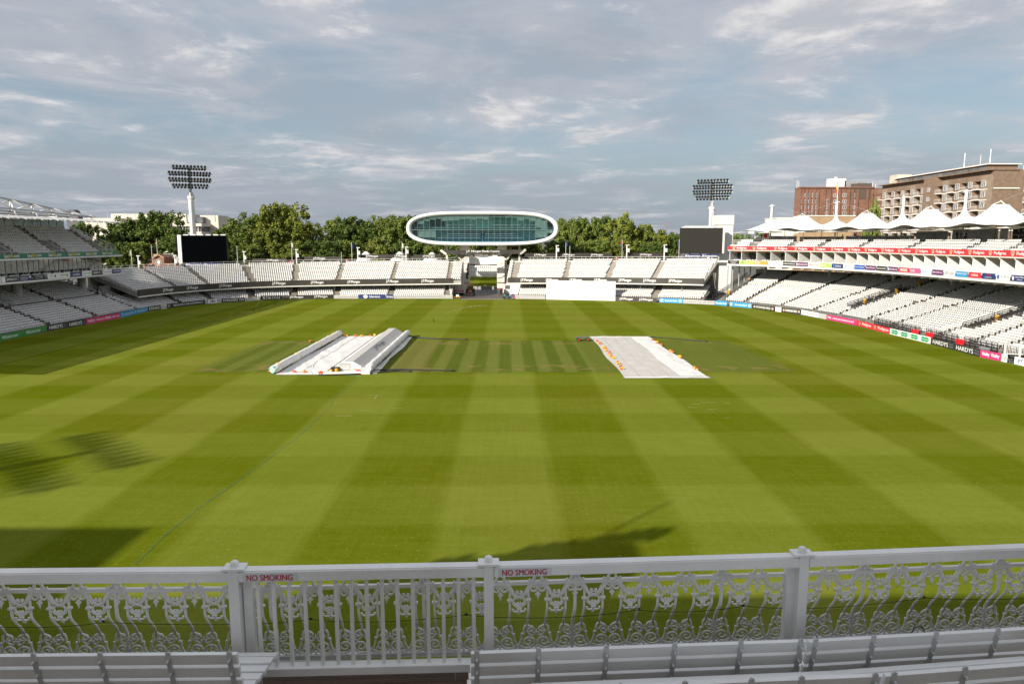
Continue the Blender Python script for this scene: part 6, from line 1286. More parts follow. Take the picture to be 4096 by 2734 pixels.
q_ = G(*zg(1690, 1385)); gm = local('ride_on_mower', 'green mower parked before the kiosk', 'mower', (q_.x, q_.y+.5, 0)); GRN = paint('mower_green', (.02,.14,.06)); MB().b2(-.95,.4,-.35,.35,.5,.72).build('deck', GRN, gm); MB().b2(.1,.75,-.3,.4,.55,1.05).build('engine_cover', BLACKM, gm); MB().b2(-.2,.1,-.2,.25,.72,1.15).build('seat', BLACKM, gm); MB().tube([(-.6,0,.7),(-.45,0,1.2)], .03, 6).build('steering_column', GREYM, gm)
for x in (-.7,.6):
    for y in (-.4,.4): MB().tube([(x,y-.1,.28),(x,y+.1,.28)], .28, 14).build('wheel', BLACKM, gm)
q_ = G(*zg(1850, 1385)); ct = local('roll_cage', 'white wire cage trolley full of gear beside the picket fence', 'trolley', (q_.x, q_.y+.5, 0)); m_ = MB()
for x in (-.75,.75):
    for y in (-.4,.4): m_.beam((x,y,.12),(x,y,1.35),.05,.05)
for z in (.2,.75,1.32):
    for y in (-.4,.4): m_.beam((-.75,y,z),(.75,y,z),.035,.035)
m_.build('cage', WHT, ct); MB().b2(-.6,.1,-.3,.3,.25,.85).build('crate', BLUEB, ct); MB().b2(.15,.6,-.3,.3,.25,.65).build('crate', REDP, ct); MB().b2(-.3,.5,-.25,.3,.87,1.1).build('folded_sheet', BLACKM, ct)
for x in (-.6,.6): MB().tube([(x,-.06,.1),(x,.06,.1)], .1, 10).build('wheel', BLACKM, ct)
for x0, x1, y_, lab in ((1240,1400,1220,'metal crowd barrier across the gateway beside the black bin'),(1040,1115,1100,'pair of metal hoops at the back of the gateway'),(430,530,1170,'metal crowd barrier beside the parked tractor')):
    A, B = G(*zg(x0, y_)), G(*zg(x1, y_)); t_ = thing('crowd_barrier', lab, 'barrier', ((A+B)/2), 'metal barriers in the gateway'); m_ = MB(); m_.tube([A, A+Vector((0,0,1.05)), B+Vector((0,0,1.05)), B], .025, 6); m_.build('frame', GALV, t_); m_ = MB()
    for k in range(1, 12): p = A.lerp(B, k/12); m_.tube([p+Vector((0,0,.2)), p+Vector((0,0,1.03))], .01, 4)
    m_.build('bars', GALV, t_); MB().b2(A.x-.03,A.x+.03,A.y-.3,A.y+.3,0,.03).build('foot', GALV, t_); MB().b2(B.x-.03,B.x+.03,B.y-.3,B.y+.3,0,.03).build('foot', GALV, t_)
tag(MB().b2(-10,-2.2,205,205.4,0,.9).build('low_wall', PANELG), 'low grey wall at the edge of the practice ground', 'wall')
sc_ = thing('chair_stack', 'stack of metal chairs behind the black lettered board', 'chairs', (59.3, 87.2, 0))
for k in range(4):
    m_ = MB(); y = 86.6+.42*k
    for dx_ in (-.22,.22):
        for dy_ in (-.02,.36): m_.tube([(59.3+dx_,y+dy_,0),(59.3+dx_,y+dy_,.45 if dy_ > 0 else .85)], .018, 5)
    m_.b2(59.08,59.52,y,y+.36,.44,.47); m_.b2(59.1,59.5,y-.03,y-.01,.6,.85); m_.build('chair', GALV, sc_)

# ================================================================== PEOPLE on the promenade
import bmesh
def person_mesh(pose):
    J = {'pel':(0,0,.95,.15),'bel':(0,0,1.12,.14),'che':(0,.0,1.32,.165),'nec':(0,0,1.47,.055),'hd0':(0,-.01,1.56,.075),'hd1':(0,-.015,1.64,.092),'hd2':(0,-.005,1.72,.07)}
    E_ = [('pel','bel'),('bel','che'),('che','nec'),('nec','hd0'),('hd0','hd1'),('hd1','hd2')]
    for s, n_ in ((-1,'l'),(1,'r')):
        st = .06*s if pose == 2 else 0
        J.update({n_+'hip':(s*.10,0,.88,.095),n_+'kne':(s*.11,-.02+st,.49,.062),n_+'ank':(s*.11,.02+st*2,.09,.042),n_+'toe':(s*.13,-.14+st*2,.04,.035),n_+'sho':(s*.19,0,1.41,.06)})
        if pose == 1 and s > 0: J.update({n_+'elb':(s*.25,-.04,1.14,.042),n_+'wri':(s*.14,-.27,1.20,.028)})
        elif pose == 2: J.update({n_+'elb':(s*.26,-.06,1.13,.042),n_+'wri':(s*.12,-.26,1.08,.028)})
        else: J.update({n_+'elb':(s*.25,.02,1.13,.042),n_+'wri':(s*.26,-.06,.89,.028)})
        w = Vector(J[n_+'wri'][:3]); d = (w-Vector(J[n_+'elb'][:3])).normalized(); J[n_+'pal'] = (*(w+d*.07), .03)
        E_ += [('pel',n_+'hip'),(n_+'hip',n_+'kne'),(n_+'kne',n_+'ank'),(n_+'ank',n_+'toe'),('che',n_+'sho'),(n_+'sho',n_+'elb'),(n_+'elb',n_+'wri'),(n_+'wri',n_+'pal')]
        side = Vector((0,1,0)) if abs(d.z) > .6 else Vector((0,0,1))
        for k, (o_, ln) in enumerate(((-.028,.07),(-.010,.085),(.010,.08),(.028,.065))): J[f'{n_}f{k}'] = (*(w+d*(.07+ln)+side*o_-Vector((0,.01,0))), .008); E_.append((n_+'pal', f'{n_}f{k}'))
        J[n_+'th'] = (*(w+d*.06-side*.05), .009); E_.append((n_+'wri', n_+'th'))
    bm = bmesh.new(); lay = bm.verts.layers.skin.verify(); V_ = {}
    for k, (x, y, z, r) in J.items(): v = bm.verts.new((x,y,z)); v[lay].radius = (r, r*.82); v[lay].use_root = (k == 'pel'); V_[k] = v
    for a, b in E_: bm.edges.new((V_[a], V_[b]))
    me = bpy.data.meshes.new('body'); bm.to_mesh(me); bm.free(); o = bpy.data.objects.new('tmp', me); COL.objects.link(o); o.modifiers.new('s', 'SKIN'); ss_ = o.modifiers.new('d', 'SUBSURF'); ss_.levels = 1; ss_.render_levels = 1
    dg = bpy.context.evaluated_depsgraph_get(); dg.update(); m2 = bpy.data.meshes.new_from_object(o.evaluated_get(dg)); bpy.data.objects.remove(o); return m2
SKIN = mat('skin', (.52,.33,.24), .6, .08, 5); HAIRD, HAIRL = mat('dark_hair', (.03,.022,.018), .6, .2, 20), mat('fair_hair', (.32,.22,.11), .6, .2, 20)
PB = [person_mesh(k) for k in range(3)]
def person(p, rz, top, bottom, hair, lab, pose, long_hair=False):
    t_ = local('person', lab, 'person', p, 'people under the tents', rz); me = PB[pose].copy(); me.materials.clear()
    for m_ in (bottom, top, SKIN): me.materials.append(m_)
    idx = []
    for f_ in me.polygons:
        c_ = f_.center; arm = abs(c_.x) > .17 and c_.z < .98 or (c_.y < -.22 and c_.z > .6); idx.append(2 if (c_.z > 1.47 or arm) else (1 if c_.z > .93 else 0))
    me.polygons.foreach_set('material_index', idx); me.polygons.foreach_set('use_smooth', [True]*len(idx)); link('body', me, t_)
    h = MB(); h.ball((0,.018,1.70), .103, (1,1.02,.92), 10, 6); 
    if long_hair: h.tube([(0,.06,1.68),(0,.085,1.55),(0,.09,1.38)], [.09,.09,.06], 8)
    h.build('hair', hair, t_, True); m_ = MB()
    for s in (-1, 1): m_.ball((s*.032,-.098,1.665), .011, n=6, m=4)
    m_.build('eyes', TXTK, t_); MB().ball((0,-.108,1.635), .016, (.8,1.1,1.3), 6, 4).build('nose', SKIN, t_); MB().box((0,-.093,1.598),(.045,.012,.01)).build('mouth', paint('lips', (.40,.14,.12)), t_)
    return t_
SUIT = mat('dark_suit', (.018,.018,.022), .7, .2, 4); BLUS = mat('rust_blouse', (.35,.14,.10), .7, .15, 4); WSH = mat('white_shirt', (.7,.7,.69), .7, .05, 4); TANT = mat('tan_top', (.42,.26,.16), .7, .1, 4)
def mp_at(px, o_=12.6): s_ = ms(px, o_); p, n = cpt(MOUND, s_, o_); return (p.x, p.y, 13.72), n
for px, rz, top, bot, hair, lab, pose, lh, o_ in ((3805,1.2,SUIT,SUIT,HAIRD,'person in a dark coat standing alone facing sideways',0,True,13.4),(3819,2.4,SUIT,SUIT,HAIRD,'person in a dark suit with back to a group by the dark room',0,False,13.0),(3830,.3,WSH,SUIT,HAIRD,'person in a white shirt talking between two dark suits',1,False,13.3),(3838,-.9,SUIT,SUIT,HAIRL,'person in a dark suit with fair hair leaning in to talk',2,False,13.0),(4041,1.6,SUIT,SUIT,HAIRD,'person in a dark suit at the head of a queue',0,False,12.8),(4056,2.0,SUIT,SUIT,HAIRL,'person in a dark suit reaching forward with both hands',2,False,12.7),(4067,-2.6,TANT,SUIT,HAIRL,'person in a tan top with long fair hair',0,True,12.9),(4076,-2.9,BLUS,SUIT,HAIRD,'person in a rust blouse with long dark hair',1,True,12.6),(4086,-2.4,TANT,BLUS,HAIRL,'person in a tan top and rust skirt',0,True,12.9),(3031,.4,SUIT,SUIT,HAIRD,'person in dark clothes by the round red sign at the tent end',0,False,12.8)):
    p, n = mp_at(px, o_); person(p, rz-.9, top, bot, hair, lab, pose, lh)
for px, lab in ((3352,'small clipped cone shrub beside a tan panel'),(3562,'small clipped cone shrub beside the pale panels'),(3712,'small clipped cone shrub before the dark room'),(3951,'small clipped cone shrub between the two groups of people')):
    p, n = mp_at(px, 12.5); t_ = local('potted_shrub', lab, 'shrub', p, 'potted shrubs on the promenade'); MB().lathe([(.2,0),(.25,.35)], n=10).build('pot', BLACKM, t_); m_ = MB(); g_ = random.Random(px)
    for k in range(90): z = g_.uniform(.35,1.45); r_ = .34*(1.5-z)/1.15*g_.uniform(.8,1.1); a = g_.uniform(0,6.28); m_.ball((r_*math.cos(a),r_*math.sin(a),z), .06, n=4, m=3)
    m_.build('foliage', fm, t_)
p, n = mp_at(3052, 14.5); t_ = local('round_sign', 'round red sign on a pale panel under the first tent', 'sign', (p[0], p[1], 15.0), None, math.atan2(-n.x, n.y)); MB().tube([(0,-.05,0),(0,.0,0)], .5, 20).build('disc', REDP, t_); MB().b2(-.9,.9,.03,.1,-1.25,.9).build('panel', CREAM, t_)
# ================================================================== THE BALCONY in the foreground
DECK = 10.38; RT = 11.40
IRON = mat('painted_ironwork', (.86,.86,.85), .45, .06, 6, bump=.25, bscale=60, dirt=((.44,.40,.34), .45)); TIMB = mat('painted_timber', (.86,.862,.855), .42, .05, 2.2, bump=.10, bscale=25, dirt=((.56,.55,.53), .3))
BP = [Vector((-4.75,5.42,0)), Vector((-2.19,5.455,0)), Vector((-.16,5.53,0)), Vector((2.46,5.69,0)), Vector((5.4,5.93,0))]
bal = thing('balustrade', 'white balcony balustrade of scrolled ironwork under a timber handrail', 'balustrade', (0, 5.55, DECK))
def bayframe(i): a, b = BP[i], BP[i+1]; u = (b-a).normalized(); return a, b, u, Vector((-u.y, u.x, 0))
for i in range(4):
    a, b, u, n_ = bayframe(i); a2 = a+u*(.04 if i else 0); b2 = b-u*.04; z = Vector((0,0,1))
    m_ = MB(); m_.beam(a2-n_*.06+z*(RT-.0505), b2-n_*.06+z*(RT-.0505), .105, .079); m_.beam(a2-n_*.06+z*(RT-.0055), b2-n_*.06+z*(RT-.0055), .085, .011); hr = m_.build('handrail', TIMB, bal)
    MB().beam(a2+n_*.02+z*(DECK+.808), b2+n_*.02+z*(DECK+.808), .03, .03).build('thin_rail', IRON, bal)
    MB().beam(a2+n_*.145+z*(DECK+.125), b2+n_*.145+z*(DECK+.125), .05, .035).build('bottom_rail', IRON, bal)
    if i in (1, 2):
        fr = (a2-n_*.1135+z*(RT-.0965), u, z, -n_); st = MB(); L0 = .035; O = fr[0]; st.prism([(L0,.006),(L0+.43,.006),(L0+.43,.076),(L0,.076)], fr, 0, .0015); so_ = st.build('sign', mat('sticker', (.68,.72,.78), .4, .03, 2), bal); m_ = MB(); put_text(m_, 'NO SMOKING', fr, L0+.21, .042, .36, .050, d=.003); m_.build('lettering', TXTR, so_)
for k, w in ((1,.082),(2,.078),(3,.078)):
    p = BP[k]; po = MB().box((p.x, p.y-.06, (DECK+RT+.004)/2), (w, .115, RT+.004-DECK), .04).build('post', TIMB, bal)
    m_ = MB(); m_.box((p.x, p.y-.06, RT+.012), (.17, .125, .018), .04); m_.lathe([(.034,0),(.037,.012),(.034,.03),(.028,.042),(.012,.052)], (p.x,p.y-.06,RT+.02), 12); m_.build('post_cap', TIMB, po)
    if k != 2: MB().box((p.x+(-.075 if k == 3 else .085), p.y-.01, (DECK+RT-.10)/2), (.07,.07,RT-.10-DECK), .04).build('side_post', TIMB, bal)
    MB().box((p.x+(.09 if k == 2 else -.09), p.y-.05, DECK+.12), (.06,.07,.07), .5).build('post_bracket', TIMB, bal)
def vmap(v): return float(np.interp(v, [.06,.20,.325,.385,.46,.575,.65,.752,.86], [.135,.255,.36,.49,.555,.645,.71,.79,.865]))
def wprof(v): t = min(1, max(0, (.60-v)/.25)); return .02+.125*(t*t*(3-2*t))
def pt(u, v, w=0): v = vmap(v); return (u, wprof(v)+w, v)
def spiral(cu, cv, r0, r1, a0, a1, n=14): return [pt(cu+(r0+(r1-r0)*k/n)*math.cos(a0+(a1-a0)*k/n), cv+(r0+(r1-r0)*k/n)*math.sin(a0+(a1-a0)*k/n)) for k in range(n+1)]
def taper(n, a, b): return [a+(b-a)*k/(n-1) for k in range(n)]
def sm2(pts, k=5):
    P = [Vector((p[0],p[1],0)) for p in pts]; P = [P[0]*2-P[1]]+P+[P[-1]*2-P[-2]]; o = []
    for i in range(1, len(P)-2):
        for j in range(k): t = j/k; p0,p1,p2,p3 = P[i-1:i+3]; q = .5*((2*p1)+(p2-p0)*t+(2*p0-5*p1+4*p2-p3)*t*t+(3*p1-p0-3*p2+p3)*t**3); o.append(pt(q.x,q.y))
    q = P[-2]; o.append(pt(q.x,q.y)); return o
m_ = MB(); m_.tube([pt(0, v) for v in np.linspace(.755,.325,14)], .0105, 6); BAL_ME = m_.mesh('baluster', IRON, smooth=True)
m_ = MB(); m_.tube([pt(0, v) for v in np.linspace(.86,.06,22)], .015, 6); STD_ME = m_.mesh('standard', IRON, smooth=True)
# medallion between two balusters
m_ = MB(); m_.tube([pt(.046*math.cos(a), .575+.046*math.sin(a)) for a in np.linspace(0, 6.283, 20, endpoint=False)], .0085, 6, True); m_.tube([pt(.058*math.cos(a), .568+.058*math.sin(a)) for a in np.linspace(3.3, 6.12, 10)], .007, 6)
m_.tube([pt(.017*math.cos(a), .637+.017*math.sin(a)) for a in np.linspace(0, 6.283, 10, endpoint=False)], .006, 5, True)
for s in (-1, 1):
    m_.ball(pt(s*.018,.668), .015, (1,.8,1.15), 7, 5); m_.ball(pt(s*.011,.552), .011, n=6, m=4); m_.tube(spiral(s*.014,.605,.012,.004, math.pi/2, math.pi/2+s*5, 7), .004, 4); m_.box(pt(s*.0775,.585), (.044,.03,.017)); m_.tube([pt(s*.046,.58), pt(s*.07,.583)], .007, 5)
    m_.tube(sm2([(0,.452),(s*.028,.447),(s*.05,.455),(s*.054,.472)], 4), .0075, 6); m_.ball(pt(s*.053,.476), .011, n=6, m=4); m_.ball(pt(s*.011,.49,-.005), .013, n=6, m=4)
m_.tube([pt(0,.53), pt(0,.44)], .009, 6); m_.tube([pt(0,.44), pt(0,.425), pt(0,.385)], [.013,.012,.002], 6); MED_ME = m_.mesh('medallion', IRON, smooth=True)
# upper scrolls around the crest
_pt = pt
def pt(u, v, w=0): return (u, wprof(v+.042)+w, v+.042)
m_ = MB()
for s in (-1, 1):
    m_.tube(spiral(s*.038,.715,.037,.010, math.pi*.5, math.pi*.5+s*8.0, 20), taper(21,.010,.007), 6)
    sw = sm2([(s*.034,.752),(s*.062,.742),(s*.085,.705),(s*.108,.665),(s*.138,.652)], 5); m_.tube(sw, [.008+.011*math.sin(math.pi*k/(len(sw)-1)) for k in range(len(sw))], 7)
    for k in range(4): m_.ball(pt(s*(.078+.012*k), .70-.016*k, -.010), .010, (.8,.8,1.3), 5, 4)
m_.ball(pt(0,.672), .014, n=6, m=4); m_.tube([pt(0,.67), pt(0,.645), pt(0,.605)], [.014,.012,.002], 6)
for s in (-1, 1): m_.ball(pt(s*.016,.66), .009, n=5, m=4)
TOP_ME = m_.mesh('upper_scroll', IRON, smooth=True)
pt = _pt
m_ = MB(); m_.tube([(.028*math.cos(a), .02, .842+.030*math.sin(a)) for a in np.linspace(-.5, math.pi+.5, 12)], .008, 6)
for s in (-1, 1): m_.tube([(s*.026,.02,.862),(s*.040,.02,.832),(s*.058,.02,.812),(s*.070,.02,.822)], [.010,.010,.008,.007], 6); m_.ball((s*.069,.02,.829), .012, n=6, m=4)
CREST_ME = m_.mesh('crest', IRON, smooth=True)
# lower scrolls
m_ = MB()
for s in (-1, 1):
    m_.tube(spiral(s*.052,.275,.034,.009, math.pi*.42 if s > 0 else math.pi*.58, (math.pi*.42 if s > 0 else math.pi*.58)+s*7.4, 20), taper(21,.010,.007), 6)
    m_.tube(sm2([(s*.052,.308),(s*.078,.322),(s*.100,.305),(s*.107,.265),(s*.104,.235),(s*.122,.222),(s*.125,.18),(s*.140,.125),(s*.160,.092),(s*.185,.072)], 4), .0095, 6); m_.box(pt(s*.116,.228), (.026,.02,.014))
    m_.tube(sm2([(s*.082,.262),(s*.062,.225),(s*.032,.208),(s*.010,.222)], 5), .008, 6); m_.ball(pt(s*.020,.236), .011, n=6, m=4)
    m_.tube(spiral(s*.066,.140,.060,.010, -math.pi*.62 if s > 0 else -math.pi*.38, (-math.pi*.62 if s > 0 else -math.pi*.38)-s*9.6, 28), taper(29,.011,.007), 6)
    m_.tube(sm2([(s*.050,.082),(s*.085,.072),(s*.125,.090),(s*.155,.105)], 4), .009, 6); m_.ball(pt(s*.112,.118), .011, n=6, m=4); m_.ball(pt(s*.100,.135,-.008), .012, n=6, m=4)
m_.ball(pt(0,.245), .012, n=6, m=4); m_.ball(pt(0,.265), .009, n=6, m=4); m_.tube([pt(0,.215), pt(0,.285)], [.010,.003], 5); m_.tube([pt(0,.10), pt(0,.06)], .012, 6)
BOT_ME = m_.mesh('lower_scroll', IRON, smooth=True)
def rail_at(X):
    for i in range(4):
        if X <= BP[i+1].x or i == 3:
            a, b, u, n_ = bayframe(i); t = (X-a.x)/(b.x-a.x); return a.lerp(b, t), math.atan2(u.y, u.x)
def put(me, X, nm):
    p, rz = rail_at(X); o = link(nm, me, bal, (p.x, p.y-5.55, 0), rz); return o
stdx = [-4.44,-3.20,-1.95,-.70,.56,1.81,3.06,4.31]; pitch = .3125
for x in stdx: put(STD_ME, x, 'standard')
x = stdx[0]; k = 0
while x < 5.2:
    for me, nm in ((TOP_ME,'upper_scroll'),(CREST_ME,'crest'),(BOT_ME,'lower_scroll')): put(me, x, nm)
    put(MED_ME, x+pitch/2, 'medallion'); put(BAL_ME, x+.0785, 'baluster'); put(BAL_ME, x+pitch-.0785, 'baluster'); x += pitch
# plain barred panel in front of the second bay
a, b, u, n_ = bayframe(1); gt = thing('bar_railing', 'plain white barred panel set before the scrolled ironwork', 'railing', ((a+b)/2+Vector((0,-.1,DECK))))
z = Vector((0,0,1)); a2 = a+u*.075-n_*.07; b2 = b+u*.06-n_*.07
MB().beam(a2+u*.06+z*10.525, b+u*.75-n_*.07+z*10.525, .10, .065).build('bottom_rail', TIMB, gt)
for k in range(16): p = a2+u*(.10+k*(b2-a2).length/16.3); MB().beam(p+z*10.5575, p+z*(RT-.094), .027, .027).build('bar', TIMB, gt)
# black safety net tied along the ironwork
NETM = mat('black_net', (.012,.013,.014), .8, .2, 5); nt_ = thing('safety_net', 'fine black safety net tied along the lower half of the ironwork', 'net', (0, 5.6, DECK+.05))
def netpt(X, v): p, rz = rail_at(X); w = wprof(v)-.035-.01*math.sin(X*3); return Vector((p.x-math.sin(rz)*w, p.y+math.cos(rz)*w, DECK+v))
ties = [-4.6,-3.30,-1.62,-.35,1.10,2.00,3.62,5.2]
def nettop(X):
    for a_, b_ in zip(ties[:-1], ties[1:]):
        if a_ <= X <= b_: t = (X-a_)/(b_-a_); return .545-.065*math.sin(math.pi*t)**.8
    return .54
m_ = MB(); v0 = .12; cell = .026
for sg in (-1, 1):
    X = -5.3
    while X < 5.5:
        P = []
        for k in range(9):
            v = v0+.44*k/8; xx = X+sg*.44*(k/8)*1.35
            if -4.7 < xx < 5.2 and v <= nettop(xx): P.append(netpt(xx, v))
        if len(P) >= 2:
            base = len(m_.v)
            for p in P: m_.v += [(p.x-.0012,p.y,p.z),(p.x+.0012,p.y,p.z)]
            for k in range(len(P)-1): m_.f.append((base+2*k, base+2*k+1, base+2*k+3, base+2*k+2)); m_.mi.append(0)
        X += cell
tag(m_.build('net_mesh', NETM, nt_), kind='stuff')
MB().tube([netpt(X, nettop(X)+.002)+Vector((0,-.004,0)) for X in np.linspace(-4.55, 5.1, 120)], .0028, 5).build('head_rope', NETM, nt_)
for X in ties[1:-1]: MB().ball(netpt(X, .552), .010, (1.6,.7,.8), 6, 4).build('knot', NETM, nt_)
MB().tube([netpt(3.55,.12)+Vector((0,-.05,0)), netpt(3.60,.24)+Vector((0,-.06,0)), netpt(3.66,.25)+Vector((0,-.06,0)), netpt(3.74,.13)+Vector((0,-.05,0))], .004, 5).build('loose_end', NETM, nt_)
m_ = MB()
for k in range(5): m_.tube([(-2.1+.02*k, 5.50+.012*k, DECK+.055+.012*(k%2)), (-1.5, 5.56+.014*k, DECK+.05+.014*((k+1)%2)), (-.9, 5.585+.012*k, DECK+.055+.012*(k%3)), (.6, 5.66+.012*k, DECK+.055), (2.2, 5.74+.012*k, DECK+.05)], .010, 6, mi=k % 2)
tag(m_.build('cable_bundle', [mat('dark_cable', (.012,.014,.02), .5, .2, 5), mat('blue_cable', (.01,.05,.12), .5, .2, 5)]), 'bundle of dark cables lying behind the barred panel', 'cables')
# deck boards and the step behind them
WOOD = mat('deck_timber', (.17,.105,.066), .7, .22, 1.2, bump=.0, dirt=((.24,.18,.13), .5), stretch=(1.0,18,1)); 
_q = NT(WOOD.node_tree); _w = _q.n('ShaderNodeTexWave', wave_type='BANDS', bands_direction='Y'); _w.inputs['Scale'].default_value = 14.0; _w.inputs['Distortion'].default_value = .15; _bp = _q.n('ShaderNodeBump'); _bp.inputs['Strength'].default_value = .9; _bp.inputs['Distance'].default_value = .006
_q.L.new(_q.n('ShaderNodeTexCoord').outputs['Object'], _w.inputs['Vector']); _q.L.new(_w.outputs['Fac'], _bp.inputs['Height']); _q.L.new(_bp.outputs[0], _q.N['Principled BSDF'].inputs['Normal'])
dk = thing('balcony_deck', 'brown grooved timber deck of the balcony', 'deck', (0, 4.5, DECK))
pk = MB().box((0,0,-.014),(1,.138,.028)).mesh('plank', WOOD); ang = .0445; g_ = random.Random(4)
def planks(y0, y1, z):
    r_ = 0; y = y1
    while y > y0:
        x = -5.4+g_.uniform(-1.5,0)
        if r_ == 1: x = -.96-4.2
        while x < 5.6:
            L = 4.2 if r_ == 1 else g_.uniform(2.6,4.4); xc = x+L/2; o = link('plank', pk, dk, (xc, y+math.tan(ang)*xc-4.5, z-DECK), ang, (L-.006,1,1)); x += L
        y -= .143; r_ += 1
planks(4.25, 5.545, DECK); planks(2.4, 4.16, DECK+.22)
MB().add([(-5.5,4.19-.245,DECK-.05),(5.5,4.19+.245,DECK-.05),(5.5,4.19+.245,DECK+.192),(-5.5,4.19-.245,DECK+.192),(-5.5,4.17-.245,DECK-.05),(5.5,4.17+.245,DECK-.05),(5.5,4.17+.245,DECK+.192),(-5.5,4.17-.245,DECK+.192)],[(0,1,2,3),(7,6,5,4),(0,3,7,4),(1,5,6,2),(3,2,6,7),(0,4,5,1)]).build('step_riser', WOOD, dk)
# benches
BW = mat('bench_paint', (.82,.825,.82), .42, .06, 4, bump=.12, bscale=30, dirt=((.40,.39,.36), .5)); BI = mat('bench_iron', (.50,.51,.51), .45, .1, 6)
SLB = [(0.0,.748,.24),(.030,.632,.22),(.062,.516,.20),(.10,.402,.10),(.125,.300,.05)]; SLS = [(.205,.405),(.300,.400),(.395,.402),(.490,.410),(.578,.402)]
sl_me = MB().box((0,0,0),(1,.028,.086)).mesh('back_slat', BW); ss_me = MB().box((0,0,0),(1,.082,.030)).mesh('seat_slat', BW)
m_ = MB(); path = [(-.022,.80),(-.022,.75),(.008,.632),(.04,.516),(.075,.42),(.12,.375),(.25,.372),(.42,.376),(.60,.384)]
for (y0, z0), (y1, z1) in zip(path[:-1], path[1:]): m_.beam((0,y0,z0),(0,y1,z1),.034,.008,up=(0,-.3,1) if y1 > .2 else (0,-1,0))
m_.tube([(-.017,-.022,.80),(.0,-.022,.812),(.017,-.022,.80)], .006, 5); st_me = m_.mesh('strap', BI)
m_ = MB(); m_.beam((0,.075,.40),(0,-.02,.0),.034,.012); m_.beam((0,.50,.38),(0,.56,.0),.034,.012); m_.beam((0,.02,.20),(0,.53,.20),.02,.010); m_.tube([(-.02,.06,.415),(.02,.06,.415)], .03, 8); lg_me = m_.mesh('leg_frame', BI)
m_ = MB(); m_.tube([(0,-.004,0),(0,-.012,0),(0,-.026,-.006)], [.011,.009,.004], 7); bt_me = m_.mesh('bolt', BI)
def bench(pl, pr, ztop, label, straps=None, n=None):
    zf = ztop-.79; A = G(pl[0], pl[1], ztop); B = G(pr[0], pr[1], ztop); A.z = B.z = zf; u = (B-A); L = u.length; rz = math.atan2(u.y, u.x)
    t_ = local('bench', label, 'bench', A, 'white slatted benches on the balcony', rz)
    for y, z, tl_ in SLB: link('back_slat', sl_me, t_, M=Matrix.Translation((L/2, y, z)) @ Matrix.Rotation(tl_, 4, 'X') @ Matrix.Diagonal((L-.01, 1, 1, 1)))
    for i, (y, z) in enumerate(SLS): link('seat_slat', ss_me, t_, M=Matrix.Translation((L/2+.012*i, y, z)) @ Matrix.Rotation(-.05+.1*(i == 4)*-2, 4, 'X') @ Matrix.Diagonal((L+.05, 1, 1, 1)))
    if straps: xs_ = [(G(x, float(np.interp(x, [pl[0], pr[0]], [pl[1], pr[1]])), ztop)-Vector((A.x,A.y,ztop))).length*(1 if x > pl[0] else -1) for x in straps]
    else: xs_ = list(np.linspace(.10, L-.10, n))
    for x in xs_:
        s_ = link('strap', st_me, t_, (x,0,0)); link('leg_frame', lg_me, t_, (x,0,0))
        for y, z, tl_ in SLB[:4]: link('bolt', bt_me, s_, (0,y-.026,z))
    return t_
E1 = 11.17; E2 = 11.39
bench((-300,2618), (953,2606.7), E1, 'white slatted bench whose end stands beside the gap to the bare deck', [-128,142,408,678,922])
bench((1880.7,2604.3), (3222,2555.5), E1, 'white slatted bench standing before the square white post', [1907,2153,2423,2695,2959,3198])
bench((3229,2557.7), (4330,2494), E1, 'white slatted bench before the scrolls, past the square white post', [3257,3488,3737,3983,4230])
bench((2150,2750), (3521,2692), E2, 'white slatted bench on the upper step, meeting its neighbour end to end', [2230,2480,2735,3000,3200,3493])
bench((3531,2692), (4400,2626), E2, 'white slatted bench on the upper step, running out past the railing end', [3568,3850,4130])
# ================================================================== THE PAVILION behind the camera (it shades the balcony and the near grass)
PBR = mat('cream_terracotta', (.78,.75,.69), .85, .12, 1, coord='World'); pv = thing('pavilion', 'terracotta brick pavilion with towers carrying the balcony', 'building', (-18, -10, 0))
MB().b2(-60,30,-20,-4.0,0,19.0).build('wall', PBR, pv); MB().b2(-60,30,-4.0,5.86,9.9,10.32).build('balcony_slab', CONC, pv); MB().b2(-60,30,-4.0,5.2,0,9.9).build('lower_wall', PBR, pv)
MB().b2(-5.5,5.5,-4,2.4,10.32,10.58).build('upper_step', CONC, pv)
MB().add([(-60.5,-3.5,19),(30.5,-3.5,19),(30.5,-20.5,19),(-60.5,-20.5,19),(-58,-11,21.2),(28,-11,21.2)],[(0,1,5,4),(1,2,5),(2,3,4,5),(3,0,4)]).build('roof', mat('pavilion_slate', (.12,.12,.13), .7, .2, 1), pv)
for x0, x1 in ((-72,-53.7),): MB().b2(x0,x1,-18,-4.0,0,23.7).build('tower', PBR, pv); MB().add([(x0,-18,23.7),(x1,-18,23.7),(x1,-4,23.7),(x0,-4,23.7),((x0+x1)/2-3,-12,25.4),((x0+x1)/2+3,-12,25.4)],[(0,1,5,4),(1,2,5),(2,3,4,5),(3,0,4)]).build('tower_roof', MATS['pavilion_slate'], pv)
g_ = random.Random(2); m_ = MB(); m_.add([(x, y, z_) for y in (-4.2,-6.5) for x, z_ in ((-39.5,18.9),(-26.8,18.9),(-28.4,22.6),(-30.5,23.0),(-35.4,21.2))],[(0,1,2,3,4),(9,8,7,6,5),(0,5,6,1),(1,6,7,2),(2,7,8,3),(3,8,9,4),(4,9,5,0)])
for k in range(12): m_.ball((-36+.68*k, -4.6, 21.0+.23*k+g_.uniform(-.1,.45)), .42, (1,.6,1.4), 6, 4)
m_.build('crested_gable', PBR, pv); MB().tube([(-31.5,-5,21),(-31.5,-5,26.6)], [.10,.05], 6).build('flagpole', WHT, pv)
